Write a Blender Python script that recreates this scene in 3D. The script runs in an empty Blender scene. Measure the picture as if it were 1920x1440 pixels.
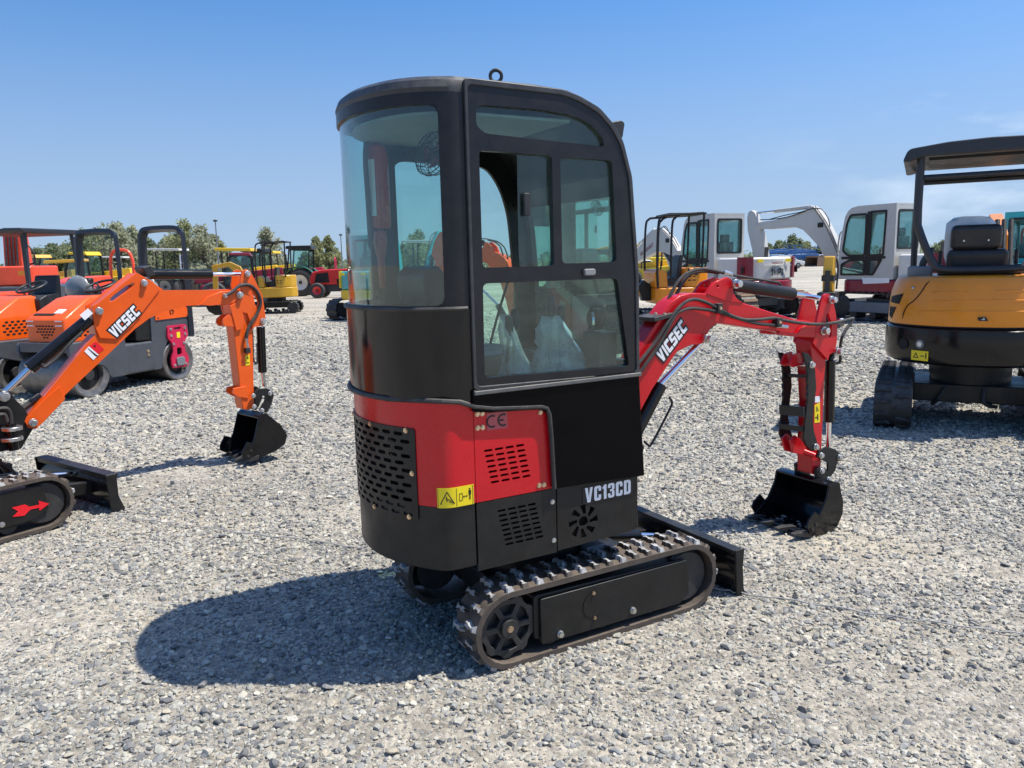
import bpy, bmesh, math, random
import numpy as np
from mathutils import Vector, Matrix, geometry
random.seed(7)
R = math.radians
SC = bpy.context.scene
COL = SC.collection
# ------------------------------------------------------------------ camera model (also used to read real sizes off planes)
FPX, CH, PITCH, ROLL = 1440., 1.55, 0.15841, 0.02417
CP, SP = math.cos(PITCH), math.sin(PITCH)
CR, SR = math.cos(ROLL), math.sin(ROLL)
EYE = Vector((0, 0, CH))
def ray(px, py):
    x = (px-960)/FPX; y = -(py-720)/FPX
    X = CR*x+SR*y; Y = -SR*x+CR*y
    return Vector((X, CP+SP*Y, -SP+CP*Y))
def gnd(px, py, z=0.):
    r = ray(px, py)
    return EYE+r*((z-CH)/r.z)
def at(px, depth, z=0.):
    "ground point seen in column px at distance depth along +Y"
    r = ray(px, 480)
    return Vector((r.x/r.y*depth, depth, z))
class Fr:
    def __init__(s, o, yaw):
        s.o = Vector((o[0], o[1], 0)); s.yaw = yaw
        s.R = Matrix.Rotation(yaw, 3, 'Z'); s.Ri = s.R.transposed()
    def loc(s, w): return s.Ri@(Vector(w)-s.o)
    def pl(s, px, py, v, ax=1):
        c = s.loc(EYE); d = s.Ri@ray(px, py)
        return c+d*((v-c[ax])/d[ax])
    def side(s, pts, y): return [(lambda q: (q.x, q.z))(s.pl(a, b, y, 1)) for a, b in pts]
def crop(ox, oy, k): return lambda *L: [(ox+a/k, oy+b/k) for a, b in L]
# ------------------------------------------------------------------ mesh builder
AXM = {'y': lambda u, w, d: (u, d, w), 'x': lambda u, w, d: (d, u, w), 'z': lambda u, w, d: (u, w, d)}
def dense(p, st):
    o = []
    for i in range(len(p)):
        a, b = p[i], p[(i+1) % len(p)]
        n = max(1, int(math.ceil(math.hypot(b[0]-a[0], b[1]-a[1])/st)))
        o += [(a[0]+(b[0]-a[0])*k/n, a[1]+(b[1]-a[1])*k/n) for k in range(n)]
    return o
def inside(p, q):
    c = False; n = len(p)
    for i in range(n):
        a, b = p[i], p[i-1]
        if (a[1] > q[1]) != (b[1] > q[1]) and q[0] < (b[0]-a[0])*(q[1]-a[1])/(b[1]-a[1])+a[0]: c = not c
    return c
def smooth_path(pts, n=6):
    P = [Vector(p) for p in pts]
    if len(P) < 3: return P
    o = []
    for i in range(len(P)-1):
        a = P[max(i-1, 0)]; b = P[i]; c = P[i+1]; d = P[min(i+2, len(P)-1)]
        for k in range(n):
            t = k/n
            o.append(.5*((2*b)+(c-a)*t+(2*a-5*b+4*c-d)*t*t+(3*b-a-3*c+d)*t**3))
    return o+[P[-1]]
def rrect(x0, x1, z0, z1, r, n=4):
    o = []
    for cx, cz, a0 in ((x1-r, z1-r, 0), (x0+r, z1-r, 90), (x0+r, z0+r, 180), (x1-r, z0+r, 270)):
        for k in range(n+1):
            a = R(a0+90*k/n); o.append((cx+r*math.cos(a), cz+r*math.sin(a)))
    return o
def roundpoly(p, r, n=4):
    "fillet every corner of a polygon"
    o = []
    for i in range(len(p)):
        a, b, c = Vector(p[i-1]), Vector(p[i]), Vector(p[(i+1) % len(p)])
        u = a-b; w = c-b
        k = min(r, u.length*.45, w.length*.45)
        s = b+u.normalized()*k; e = b+w.normalized()*k
        for j in range(n+1):
            t = j/n; q = s*(1-t)**2+b*2*t*(1-t)+e*t*t; o.append((q.x, q.y))
    return o
def circ(cx, cz, r, n=20, a0=0, a1=360):
    full = a1-a0 >= 360
    return [(cx+r*math.cos(R(a0+(a1-a0)*k/(n if full else n-1))), cz+r*math.sin(R(a0+(a1-a0)*k/(n if full else n-1)))) for k in range(n)]
class MB:
    def __init__(s): s.v = []; s.f = []; s.m = []; s.X = None
    def add(s, vs, fs, m=0):
        b = len(s.v)
        s.v += [(s.X@Vector(p) if s.X else Vector(p)) for p in vs]
        s.f += [tuple(b+i for i in f) for f in fs]; s.m += [m]*len(fs)
        return s
    def box(s, x0, x1, y0, y1, z0, z1, m=0):
        return s.add([(x, y, z) for x in (x0, x1) for y in (y0, y1) for z in (z0, z1)],
                     [(0, 1, 3, 2), (4, 6, 7, 5), (0, 4, 5, 1), (2, 3, 7, 6), (0, 2, 6, 4), (1, 5, 7, 3)], m)
    def obox(s, c, sz, rx=0, ry=0, rz=0, m=0):
        M = Matrix.Translation(Vector(c))@Matrix.Rotation(rz, 4, 'Z')@Matrix.Rotation(ry, 4, 'Y')@Matrix.Rotation(rx, 4, 'X')
        h = [q/2 for q in sz]
        vs = [M@Vector((a*h[0], b*h[1], c_*h[2])) for a in (-1, 1) for b in (-1, 1) for c_ in (-1, 1)]
        return s.add(vs, [(0, 1, 3, 2), (4, 6, 7, 5), (0, 4, 5, 1), (2, 3, 7, 6), (0, 2, 6, 4), (1, 5, 7, 3)], m)
    def bar(s, p0, p1, w, h, m=0, up=(0, 0, 1)):
        p0 = Vector(p0); p1 = Vector(p1); d = (p1-p0).normalized(); u = Vector(up)
        if abs(d.dot(u)) > .98: u = Vector((0, 1, 0))
        a = d.cross(u).normalized(); u = a.cross(d)
        vs = [p+a*(i*w/2)+u*(j*h/2) for p in (p0, p1) for i in (-1, 1) for j in (-1, 1)]
        return s.add(vs, [(0, 1, 3, 2), (4, 6, 7, 5), (0, 4, 5, 1), (2, 3, 7, 6), (0, 2, 6, 4), (1, 5, 7, 3)], m)
    def ex(s, pts, a, b, ax='y', holes=(), m=0, f=None, step=0):
        F = f or AXM[ax]
        if step: pts = dense(pts, step); holes = [dense(h, step) for h in holes]
        loops = [list(pts)]+[list(h) for h in holes]
        flat = [p for l in loops for p in l]; n = len(flat)
        fs = []
        if not holes and not step: caps = [tuple(range(n))]
        else:
            ed = []; o = 0
            for l in loops:
                ed += [(o+i, o+(i+1) % len(l)) for i in range(len(l))]; o += len(l)
            st = []
            if step:
                xs = [p[0] for p in pts]; zs = [p[1] for p in pts]
                for i in range(1, int((max(xs)-min(xs))/step)):
                    for j in range(1, int((max(zs)-min(zs))/(step*2))):
                        q = (min(xs)+i*step, min(zs)+j*step*2)
                        if inside(pts, q) and not any(inside(h, q) for h in holes): st.append(q)
            r = geometry.delaunay_2d_cdt([Vector(p) for p in flat+st], ed, [], 0, 1e-6)
            rv = r[0]; caps = []
            flat = [(p.x, p.y) for p in rv]; n = len(flat)
            mp = {}
            for i, og in enumerate(r[3]):
                for k in og: mp[k] = i
            for t in r[2]:
                c = (sum(rv[i].x for i in t)/len(t), sum(rv[i].y for i in t)/len(t))
                if inside(pts, c) and not any(inside(h, c) for h in holes): caps.append(tuple(t))
            lp = []; o = 0
            for l in loops: lp.append([mp.get(o+i, o+i) for i in range(len(l))]); o += len(l)
        if not holes and not step: lp = [list(range(n))]
        vs = [F(p[0], p[1], a) for p in flat]+[F(p[0], p[1], b) for p in flat]
        for c in caps: fs.append(c); fs.append(tuple(n+i for i in reversed(c)))
        for l in lp:
            for i in range(len(l)):
                j = (i+1) % len(l)
                if l[i] != l[j]: fs.append((l[i], l[j], n+l[j], n+l[i]))
        return s.add(vs, fs, m)
    def cyl(s, p0, p1, r, r1=None, n=16, m=0):
        p0 = Vector(p0); p1 = Vector(p1); r1 = r if r1 is None else r1
        d = (p1-p0).normalized(); a = d.orthogonal().normalized(); b = d.cross(a)
        vs = [p0+(a*math.cos(2*math.pi*k/n)+b*math.sin(2*math.pi*k/n))*r for k in range(n)]
        vs += [p1+(a*math.cos(2*math.pi*k/n)+b*math.sin(2*math.pi*k/n))*r1 for k in range(n)]
        fs = [(k, (k+1) % n, n+(k+1) % n, n+k) for k in range(n)]+[tuple(range(n-1, -1, -1)), tuple(range(n, 2*n))]
        return s.add(vs, fs, m)
    def tube(s, pts, r, n=8, m=0, sm=6, closed=False, sec=None):
        P = smooth_path(pts, sm) if sm else [Vector(p) for p in pts]
        if closed and (P[0]-P[-1]).length < 1e-5: P = P[:-1]
        N = len(P); vs = []; prev = None
        for i, p in enumerate(P):
            d = (P[(i+1) % N]-P[i-1]) if closed else (P[min(i+1, N-1)]-P[max(i-1, 0)])
            d.normalize()
            if prev is None: a = d.orthogonal().normalized() if abs(d.z) > .9 else d.cross(Vector((0, 0, 1))).normalized()
            else: a = (prev-d*prev.dot(d)).normalized()
            prev = a; b = d.cross(a)
            rr = r[i*len(r)//N] if isinstance(r, (list, tuple)) else r
            if sec: vs += [p+a*u+b*w for u, w in sec]
            else: vs += [p+(a*math.cos(2*math.pi*k/n)+b*math.sin(2*math.pi*k/n))*rr for k in range(n)]
        if sec: n = len(sec)
        fs = []
        for i in range(N if closed else N-1):
            j = (i+1) % N
            fs += [(i*n+k, i*n+(k+1) % n, j*n+(k+1) % n, j*n+k) for k in range(n)]
        if not closed: fs += [tuple(range(n-1, -1, -1)), tuple((N-1)*n+k for k in range(n))]
        return s.add(vs, fs, m)
    def lathe(s, prof, o, ax='y', n=28, m=0, cap=True):
        "prof: (radius, along axis)"
        vs = []; N = len(prof)
        for k in range(n):
            c, q = math.cos(2*math.pi*k/n), math.sin(2*math.pi*k/n)
            for r, h in prof:
                p = {'y': (r*c, h, r*q), 'x': (h, r*c, r*q), 'z': (r*c, r*q, h)}[ax]
                vs.append((o[0]+p[0], o[1]+p[1], o[2]+p[2]))
        fs = [(k*N+i, k*N+i+1, ((k+1) % n)*N+i+1, ((k+1) % n)*N+i) for k in range(n) for i in range(N-1)]
        if cap: fs += [tuple(k*N for k in range(n)), tuple(k*N+N-1 for k in range(n-1, -1, -1))]
        return s.add(vs, fs, m)
    def wrap(s, f, s0, s1, z0, z1, d0, d1, step=.03, m=0):
        "gridded slab following a curved wall f(s, z, d)"
        n = max(1, int(math.ceil(abs(s1-s0)/step)))
        vs = []
        for k in range(n+1):
            q = s0+(s1-s0)*k/n
            vs += [f(q, z0, d0), f(q, z1, d0), f(q, z1, d1), f(q, z0, d1)]
        fs = [(4*k+i, 4*k+(i+1) % 4, 4*k+4+(i+1) % 4, 4*k+4+i) for k in range(n) for i in range(4)]
        fs += [(0, 1, 2, 3), (4*n+3, 4*n+2, 4*n+1, 4*n)]
        return s.add(vs, fs, m)
    def loft(s, rings, m=0, cap=True):
        n = len(rings[0]); vs = [p for r in rings for p in r]
        fs = [(i*n+k, i*n+(k+1) % n, (i+1)*n+(k+1) % n, (i+1)*n+k) for i in range(len(rings)-1) for k in range(n)]
        if cap: fs += [tuple(range(n-1, -1, -1)), tuple((len(rings)-1)*n+k for k in range(n))]
        return s.add(vs, fs, m)
    def blob(s, c, rad, n=2, jit=.1, m=0, rng=random):
        bm = bmesh.new(); bmesh.ops.create_icosphere(bm, subdivisions=n, radius=1)
        vs = []
        for v in bm.verts:
            k = 1+rng.uniform(-jit, jit); vs.append((c[0]+v.co.x*rad[0]*k, c[1]+v.co.y*rad[1]*k, c[2]+v.co.z*rad[2]*k))
        fs = [tuple(v.index for v in f.verts) for f in bm.faces]; bm.free()
        return s.add(vs, fs, m)
    def build(s, name, mat, par=None, bev=0, sm=35, seg=2, fix=True):
        me = bpy.data.meshes.new(name); me.from_pydata([tuple(p) for p in s.v], [], s.f)
        for mt in (mat if isinstance(mat, (list, tuple)) else [mat]): me.materials.append(mt)
        me.polygons.foreach_set('material_index', s.m)
        if fix:
            bm = bmesh.new(); bm.from_mesh(me); bmesh.ops.recalc_face_normals(bm, faces=bm.faces); bm.to_mesh(me); bm.free()
        me.polygons.foreach_set('use_smooth', [sm > 0]*len(me.polygons))
        if sm: me.set_sharp_from_angle(angle=R(sm))
        o = bpy.data.objects.new(name, me); COL.objects.link(o)
        if par: o.parent = par
        if bev:
            b = o.modifiers.new('bevel', 'BEVEL'); b.width = bev; b.segments = seg; b.limit_method = 'ANGLE'; b.angle_limit = R(40); b.harden_normals = True
        return o
def tag(o, label, cat, group=None):
    o['label'] = label; o['category'] = cat
    if group: o['group'] = group
    return o
def thing(name, label, cat, loc=(0, 0, 0), yaw=0, group=None):
    o = bpy.data.objects.new(name, None); COL.objects.link(o); o.empty_display_size = .2
    o.location = (loc[0], loc[1], loc[2] if len(loc) > 2 else 0); o.rotation_euler = (0, 0, yaw)
    return tag(o, label, cat, group)
def setting(o, kind='structure'): o['kind'] = kind; return o
def copy_thing(t, loc, yaw, label, group=None, scale=1):
    def cp(o, par):
        c = o.copy(); COL.objects.link(c); c.parent = par
        for ch in list(o.children): cp(ch, c)
        return c
    r = cp(t, None); r.location = (loc[0], loc[1], 0); r.rotation_euler = (0, 0, yaw); r.scale = (scale,)*3
    tag(r, label, t['category'], group or t.get('group')); return r
def text_mesh(txt, size, M, mat, name, par, off=0, ext=.0015, xs=1., shear=0, align='CENTER'):
    cu = bpy.data.curves.new('lettering', 'FONT'); cu.body = txt; cu.size = size; cu.offset = off; cu.extrude = ext; cu.shear = shear
    cu.align_x = align; cu.align_y = 'CENTER'; cu.resolution_u = 3
    tmp = bpy.data.objects.new('lettering', cu); COL.objects.link(tmp)
    bpy.context.view_layer.update()
    me = bpy.data.meshes.new_from_object(tmp.evaluated_get(bpy.context.evaluated_depsgraph_get()))
    bpy.data.objects.remove(tmp); bpy.data.curves.remove(cu)
    me.transform(M@Matrix.Diagonal((xs, 1, 1, 1)))
    me.materials.clear(); me.materials.append(mat)
    o = bpy.data.objects.new(name, me); COL.objects.link(o); o.parent = par
    return o
def face_mat(o, xdir, ydir):
    x = Vector(xdir).normalized(); y = Vector(ydir); y = (y-x*y.dot(x)).normalized(); z = x.cross(y)
    M = Matrix((x, y, z)).transposed().to_4x4(); M.translation = Vector(o); return M
# ------------------------------------------------------------------ materials
def nt(name):
    m = bpy.data.materials.new(name); m.use_nodes = True; n = m.node_tree.nodes; l = m.node_tree.links
    return m, n, l, n['Principled BSDF']
def mat(name, col, rough=.4, metal=0, coat=0, var=.12, vs=6, bump=0, bs=150, dust=0, dustc=(.36, .33, .29), spec=.5):
    m, n, l, b = nt(name)
    b.inputs['Metallic'].default_value = metal; b.inputs['Coat Weight'].default_value = coat; b.inputs['Coat Roughness'].default_value = .08
    b.inputs['Specular IOR Level'].default_value = spec
    tc = n.new('ShaderNodeTexCoord'); no = n.new('ShaderNodeTexNoise'); no.inputs['Scale'].default_value = vs; no.inputs['Detail'].default_value = 6; no.inputs['Roughness'].default_value = .65
    l.new(tc.outputs['Object'], no.inputs['Vector'])
    mr = n.new('ShaderNodeMapRange'); mr.inputs['From Min'].default_value = .3; mr.inputs['From Max'].default_value = .7; mr.inputs['To Min'].default_value = 1-var; mr.inputs['To Max'].default_value = 1+var
    l.new(no.outputs['Fac'], mr.inputs['Value'])
    mx = n.new('ShaderNodeMix'); mx.data_type = 'RGBA'; mx.blend_type = 'MULTIPLY'; mx.inputs[0].default_value = 1; mx.inputs[6].default_value = (*col, 1)
    l.new(mr.outputs[0], mx.inputs[7])
    out = mx.outputs[2]
    rr = n.new('ShaderNodeMapRange'); rr.inputs['From Min'].default_value = .3; rr.inputs['From Max'].default_value = .7
    rr.inputs['To Min'].default_value = max(.03, rough-.1); rr.inputs['To Max'].default_value = min(1, rough+.12)
    l.new(no.outputs['Fac'], rr.inputs['Value']); ro = rr.outputs[0]
    if dust:
        g = n.new('ShaderNodeNewGeometry'); sx = n.new('ShaderNodeSeparateXYZ'); l.new(g.outputs['Normal'], sx.inputs[0])
        n2 = n.new('ShaderNodeTexNoise'); n2.inputs['Scale'].default_value = 14; n2.inputs['Detail'].default_value = 8; n2.inputs['Roughness'].default_value = .7; l.new(tc.outputs['Object'], n2.inputs['Vector'])
        up = n.new('ShaderNodeMapRange'); up.inputs['From Min'].default_value = -.2; up.inputs['To Min'].default_value = .25; up.inputs['To Max'].default_value = 1; l.new(sx.outputs['Z'], up.inputs['Value'])
        dn = n.new('ShaderNodeMapRange'); dn.inputs['From Min'].default_value = .35; dn.inputs['From Max'].default_value = .75; l.new(n2.outputs['Fac'], dn.inputs['Value'])
        a = n.new('ShaderNodeMath'); a.operation = 'MULTIPLY'; l.new(up.outputs[0], a.inputs[0]); l.new(dn.outputs[0], a.inputs[1])
        a2 = n.new('ShaderNodeMath'); a2.operation = 'MULTIPLY'; a2.inputs[1].default_value = dust; a2.use_clamp = True; l.new(a.outputs[0], a2.inputs[0])
        d = n.new('ShaderNodeMix'); d.data_type = 'RGBA'; d.inputs[7].default_value = (*dustc, 1); l.new(out, d.inputs[6]); l.new(a2.outputs[0], d.inputs[0]); out = d.outputs[2]
        ra = n.new('ShaderNodeMath'); ra.operation = 'MAXIMUM'; l.new(ro, ra.inputs[0]); l.new(a2.outputs[0], ra.inputs[1]); ro = ra.outputs[0]
    l.new(out, b.inputs['Base Color']); l.new(ro, b.inputs['Roughness'])
    if bump:
        nb = n.new('ShaderNodeTexNoise'); nb.inputs['Scale'].default_value = bs; nb.inputs['Detail'].default_value = 3; l.new(tc.outputs['Object'], nb.inputs['Vector'])
        bp = n.new('ShaderNodeBump'); bp.inputs['Strength'].default_value = bump; bp.inputs['Distance'].default_value = .002; l.new(nb.outputs['Fac'], bp.inputs['Height']); l.new(bp.outputs[0], b.inputs['Normal'])
    return m
def glass(name, tint, refl=1.0, film=0.0):
    m, n, l, b = nt(name); n.remove(b); out = n['Material Output']
    t = n.new('ShaderNodeBsdfTransparent'); t.inputs[0].default_value = (*tint, 1)
    g = n.new('ShaderNodeBsdfGlossy'); g.inputs['Roughness'].default_value = .03
    fr = n.new('ShaderNodeFresnel'); gm = n.new('ShaderNodeNewGeometry'); im = n.new('ShaderNodeMapRange'); im.inputs['To Min'].default_value = 1.5; im.inputs['To Max'].default_value = 1/1.5; l.new(gm.outputs['Backfacing'], im.inputs['Value']); l.new(im.outputs[0], fr.inputs[0])
    k = n.new('ShaderNodeMath'); k.operation = 'MULTIPLY'; k.inputs[1].default_value = refl; k.use_clamp = True; l.new(fr.outputs[0], k.inputs[0])
    mx = n.new('ShaderNodeMixShader'); l.new(k.outputs[0], mx.inputs[0]); l.new(t.outputs[0], mx.inputs[1]); l.new(g.outputs[0], mx.inputs[2])
    o = mx.outputs[0]
    if film:
        d = n.new('ShaderNodeBsdfDiffuse'); d.inputs[0].default_value = (.45, .5, .5, 1) if film < .3 else (.85, .87, .87, 1)
        tc = n.new('ShaderNodeTexCoord'); no = n.new('ShaderNodeTexNoise'); no.inputs['Scale'].default_value = 9; no.inputs['Detail'].default_value = 5; l.new(tc.outputs['Object'], no.inputs['Vector'])
        mr = n.new('ShaderNodeMapRange'); mr.inputs['From Min'].default_value = .35; mr.inputs['From Max'].default_value = .7; mr.inputs['To Min'].default_value = film*.3; mr.inputs['To Max'].default_value = film; l.new(no.outputs['Fac'], mr.inputs['Value'])
        m2 = n.new('ShaderNodeMixShader'); l.new(mr.outputs[0], m2.inputs[0]); l.new(o, m2.inputs[1]); l.new(d.outputs[0], m2.inputs[2]); o = m2.outputs[0]
    l.new(o, out.inputs['Surface']); return m
K = {}
K['blk'] = mat('gloss black paint', (.006, .006, .007), .17, bump=.22, bs=4, coat=.1, dust=.025, vs=4, spec=.32)
K['blk2'] = mat('deep gloss black paint', (.003, .003, .004), .2, bump=.15, bs=4, dust=.008, vs=4, spec=.07)
K['blkm'] = mat('satin black paint', (.0095, .0095, .0095), .4, dust=.09, spec=.35)
K['cabblk'] = mat('dusty black cab paint', (.0085, .0085, .011), .34, dust=.08, vs=9, spec=.36)
K['roofblk'] = mat('dusty black roof paint', (.02, .02, .022), .45, dust=.55, dustc=(.2, .2, .2))
K['sill'] = mat('worn and lit grey edge', (.09, .09, .088), .5, dust=.5)  # edge wear plus the light the window ledge catches, put into the colour
K['red'] = mat('red paint', (.56, .006, .013), .28, bump=.15, bs=5, coat=.12, var=.06, dust=.04, spec=.36)
K['org'] = mat('orange paint', (.78, .10, .005), .33, coat=.15, var=.06, dust=.06, spec=.4)
K['rub'] = mat('black rubber', (.022, .021, .02), .62, dust=.3, bump=.2)
K['belt'] = mat('dusty brown rubber', (.06, .047, .037), .7, dust=.8, dustc=(.2, .155, .12), bump=.3)
K['lug'] = mat('scuffed rubber lug', (.33, .325, .32), .75, var=.5, vs=40)
K['steel'] = mat('bright chrome', (.78, .78, .8), .14, metal=1, var=.04)
K['zinc'] = mat('zinc plated steel', (.62, .62, .6), .36, metal=1, var=.15, vs=30)
K['brass'] = mat('yellow passivated bolt', (.66, .5, .34), .38, metal=1, var=.15, vs=30)
K['iron'] = mat('dark iron', (.035, .035, .037), .5, metal=.4, dust=.3)
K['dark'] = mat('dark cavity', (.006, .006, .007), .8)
K['white'] = mat('white paint', (.68, .67, .63), .38, coat=.2, var=.05, dust=.12)
K['wgrey'] = mat('warm grey white paint', (.5, .49, .46), .42, coat=.15, var=.06, dust=.1)
K['crim'] = mat('crimson paint', (.24, .008, .03), .34, coat=.3, var=.08, dust=.08)
K['yel'] = mat('construction yellow paint', (.75, .245, .005), .33, coat=.2, var=.06, dust=.05)
K['ochre'] = mat('ochre yellow paint', (.62, .34, .02), .36, coat=.25, var=.07, dust=.1)
K['byel'] = mat('bright yellow paint', (.8, .52, .02), .4, var=.07, dust=.08)
K['teal'] = mat('teal paint', (.03, .4, .42), .36, coat=.25, var=.07, dust=.06)
K['green'] = mat('dark green paint', (.012, .1, .045), .36, coat=.25, dust=.08)
K['lime'] = mat('bright green paint', (.08, .5, .06), .4)
K['blue'] = mat('blue paint', (.03, .13, .33), .4, dust=.1)
K['sred'] = mat('tractor red paint', (.62, .02, .015), .34, coat=.25, dust=.06)
K['rorg'] = mat('red orange paint', (.82, .07, .02), .36, coat=.25, var=.07, dust=.08)
K['cerise'] = mat('cerise paint', (.55, .01, .06), .36, coat=.25, var=.08)
K['slate'] = mat('slate grey paint', (.055, .062, .075), .42, var=.1, dust=.18)
K['post'] = mat('blue black tube paint', (.022, .025, .032), .38, dust=.04)
K['gsteel'] = mat('grey painted steel', (.16, .18, .2), .5, var=.15, dust=.2)
K['drum'] = mat('worn steel drum', (.2, .19, .18), .45, metal=.7, var=.3, vs=12, dust=.35)
K['tyre'] = mat('tyre rubber', (.03, .03, .031), .75, dust=.45, dustc=(.16, .15, .14), bump=.3)
K['plas'] = mat('black plastic', (.014, .014, .015), .5, bump=.25, bs=400, dust=.12)
K['vinyl'] = mat('black vinyl seat', (.016, .016, .018), .45, bump=.2, dust=.1)
K['decy'] = mat('yellow sticker', (.86, .66, .01), .4, var=.03)
K['decw'] = mat('white sticker', (.82, .82, .84), .4, var=.03)
K['decp'] = mat('reddish clear sticker', (.42, .07, .08), .3, var=.03)
K['decr'] = mat('red sticker', (.75, .01, .02), .4, var=.03)
K['ink'] = mat('black print', (.01, .01, .01), .5, var=.0)
K['lin'] = mat('grey headliner', (.3, .31, .3), .8)
K['grey'] = mat('mid grey plastic', (.25, .25, .25), .6)
K['extr'] = mat('extinguisher red', (.5, .03, .02), .3, coat=.4)
K['wood'] = mat('brown mud crust', (.2, .13, .09), .85, var=.3, vs=20)
K['lens'] = mat('clear lamp lens', (.7, .7, .7), .1, metal=.8)
K['amber'] = mat('amber lens', (.8, .25, .02), .25)
K['rtail'] = mat('red lens', (.6, .02, .01), .25)
K['gl'] = glass('teal tinted glass', (.79, .92, .905), 1.4, .035)
K['gl2'] = glass('green tinted glass', (.82, .94, .90), 1.0, .045)
K['gdk'] = glass('dusky glass', (.66, .8, .79), 1.2, .08)
K['bag'] = glass('clear plastic bag', (.92, .94, .94), 2.2, .55)
# ------------------------------------------------------------------ camera, sun, sky
cd = bpy.data.cameras.new('camera'); cam = bpy.data.objects.new('camera', cd); COL.objects.link(cam)
cd.sensor_width = 36; cd.lens = FPX/1920*36; cd.clip_start = .05; cd.clip_end = 3000
xu = Vector((1, 0, 0)); yu = Vector((0, SP, CP)); fw = Vector((0, CP, -SP))
cx = xu*CR-yu*SR; cy = xu*SR+yu*CR
Mc = Matrix((cx, cy, -fw)).transposed().to_4x4(); Mc.translation = EYE; cam.matrix_world = Mc
SC.camera = cam
SUN_EL, SUN_AZ = R(65.5), R(0)
sd = Vector((math.cos(SUN_AZ)*math.cos(SUN_EL), math.sin(SUN_AZ)*math.cos(SUN_EL), math.sin(SUN_EL)))
sl = bpy.data.lights.new('sun', 'SUN'); sl.energy = 5.0; sl.angle = R(.53); sl.color = (1, .955, .865)
so = bpy.data.objects.new('sun', sl); COL.objects.link(so); so.rotation_euler = sd.to_track_quat('Z', 'Y').to_euler(); so.location = (0, 0, 30)
w = bpy.data.worlds.new('World'); SC.world = w; w.use_nodes = True
n = w.node_tree.nodes; l = w.node_tree.links; bg = n['Background']
sky = n.new('ShaderNodeTexSky'); sky.sky_type = 'NISHITA'; sky.sun_disc = False; sky.sun_elevation = SUN_EL; sky.sun_rotation = R(90)-SUN_AZ
sky.altitude = 10; sky.air_density = 1.0; sky.dust_density = .6; sky.ozone_density = 3.0
bg.inputs['Strength'].default_value = .15
tc = n.new('ShaderNodeTexCoord')
sv = n.new('ShaderNodeSeparateXYZ'); l.new(tc.outputs['Generated'], sv.inputs[0]); zz = n.new('ShaderNodeMath'); zz.operation = 'MAXIMUM'; zz.inputs[1].default_value = 0; l.new(sv.outputs['Z'], zz.inputs[0])
z2 = n.new('ShaderNodeMath'); z2.operation = 'MULTIPLY_ADD'; z2.inputs[1].default_value = 1.05; z2.inputs[2].default_value = .13; l.new(zz.outputs[0], z2.inputs[0])
cv = n.new('ShaderNodeCombineXYZ'); l.new(sv.outputs['X'], cv.inputs[0]); l.new(sv.outputs['Y'], cv.inputs[1]); l.new(z2.outputs[0], cv.inputs[2]); l.new(cv.outputs[0], sky.inputs[0])
mp = n.new('ShaderNodeMapping'); mp.inputs['Scale'].default_value = (1, 1, 3.2); l.new(tc.outputs['Generated'], mp.inputs[0])
cn = n.new('ShaderNodeTexNoise'); cn.inputs['Scale'].default_value = 5.5; cn.inputs['Detail'].default_value = 8; cn.inputs['Roughness'].default_value = .58; l.new(mp.outputs[0], cn.inputs['Vector'])
cm = n.new('ShaderNodeMapRange'); cm.inputs['From Min'].default_value = .5; cm.inputs['From Max'].default_value = .74; l.new(cn.outputs['Fac'], cm.inputs['Value'])
sx = n.new('ShaderNodeSeparateXYZ'); l.new(tc.outputs['Generated'], sx.inputs[0])
b1 = n.new('ShaderNodeMapRange'); b1.interpolation_type = 'SMOOTHSTEP'; b1.inputs['From Min'].default_value = .3; b1.inputs['From Max'].default_value = .04; l.new(sx.outputs['Z'], b1.inputs['Value'])
b2 = n.new('ShaderNodeMapRange'); b2.interpolation_type = 'SMOOTHSTEP'; b2.inputs['From Min'].default_value = .25; b2.inputs['From Max'].default_value = .62; l.new(sx.outputs['X'], b2.inputs['Value'])
q1 = n.new('ShaderNodeMath'); q1.operation = 'MULTIPLY'; l.new(b1.outputs[0], q1.inputs[0]); l.new(b2.outputs[0], q1.inputs[1])
q2 = n.new('ShaderNodeMath'); q2.operation = 'MULTIPLY'; l.new(q1.outputs[0], q2.inputs[0]); l.new(cm.outputs[0], q2.inputs[1])
q3 = n.new('ShaderNodeMath'); q3.operation = 'MULTIPLY'; q3.inputs[1].default_value = .5; l.new(q2.outputs[0], q3.inputs[0])
cmx = n.new('ShaderNodeMix'); cmx.data_type = 'RGBA'; cmx.inputs[7].default_value = (6.6, 6.9, 7.3, 1); l.new(q3.outputs[0], cmx.inputs[0])
hs = n.new('ShaderNodeHueSaturation'); hs.inputs['Saturation'].default_value = 1.28; hs.inputs['Value'].default_value = 1.04; l.new(sky.outputs[0], hs.inputs['Color']); 
hz = n.new('ShaderNodeMapRange'); hz.interpolation_type = 'SMOOTHSTEP'; hz.inputs['From Min'].default_value = .36; hz.inputs['From Max'].default_value = -.02; hz.inputs['To Max'].default_value = .8; l.new(sv.outputs['Z'], hz.inputs['Value'])
hm = n.new('ShaderNodeMix'); hm.data_type = 'RGBA'; hm.inputs[7].default_value = (2.3, 2.8, 3.45, 1); l.new(hz.outputs[0], hm.inputs[0]); l.new(hs.outputs[0], hm.inputs[6]); l.new(hm.outputs[2], cmx.inputs[6])
l.new(cmx.outputs[2], bg.inputs['Color'])
SC.view_settings.view_transform = 'Standard'; SC.view_settings.look = 'None'; SC.view_settings.exposure = .38; SC.view_settings.gamma = 1
SC.cycles.max_bounces = 10; SC.cycles.transparent_max_bounces = 24; SC.cycles.glossy_bounces = 4; SC.cycles.caustics_reflective = False; SC.cycles.caustics_refractive = False
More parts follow.
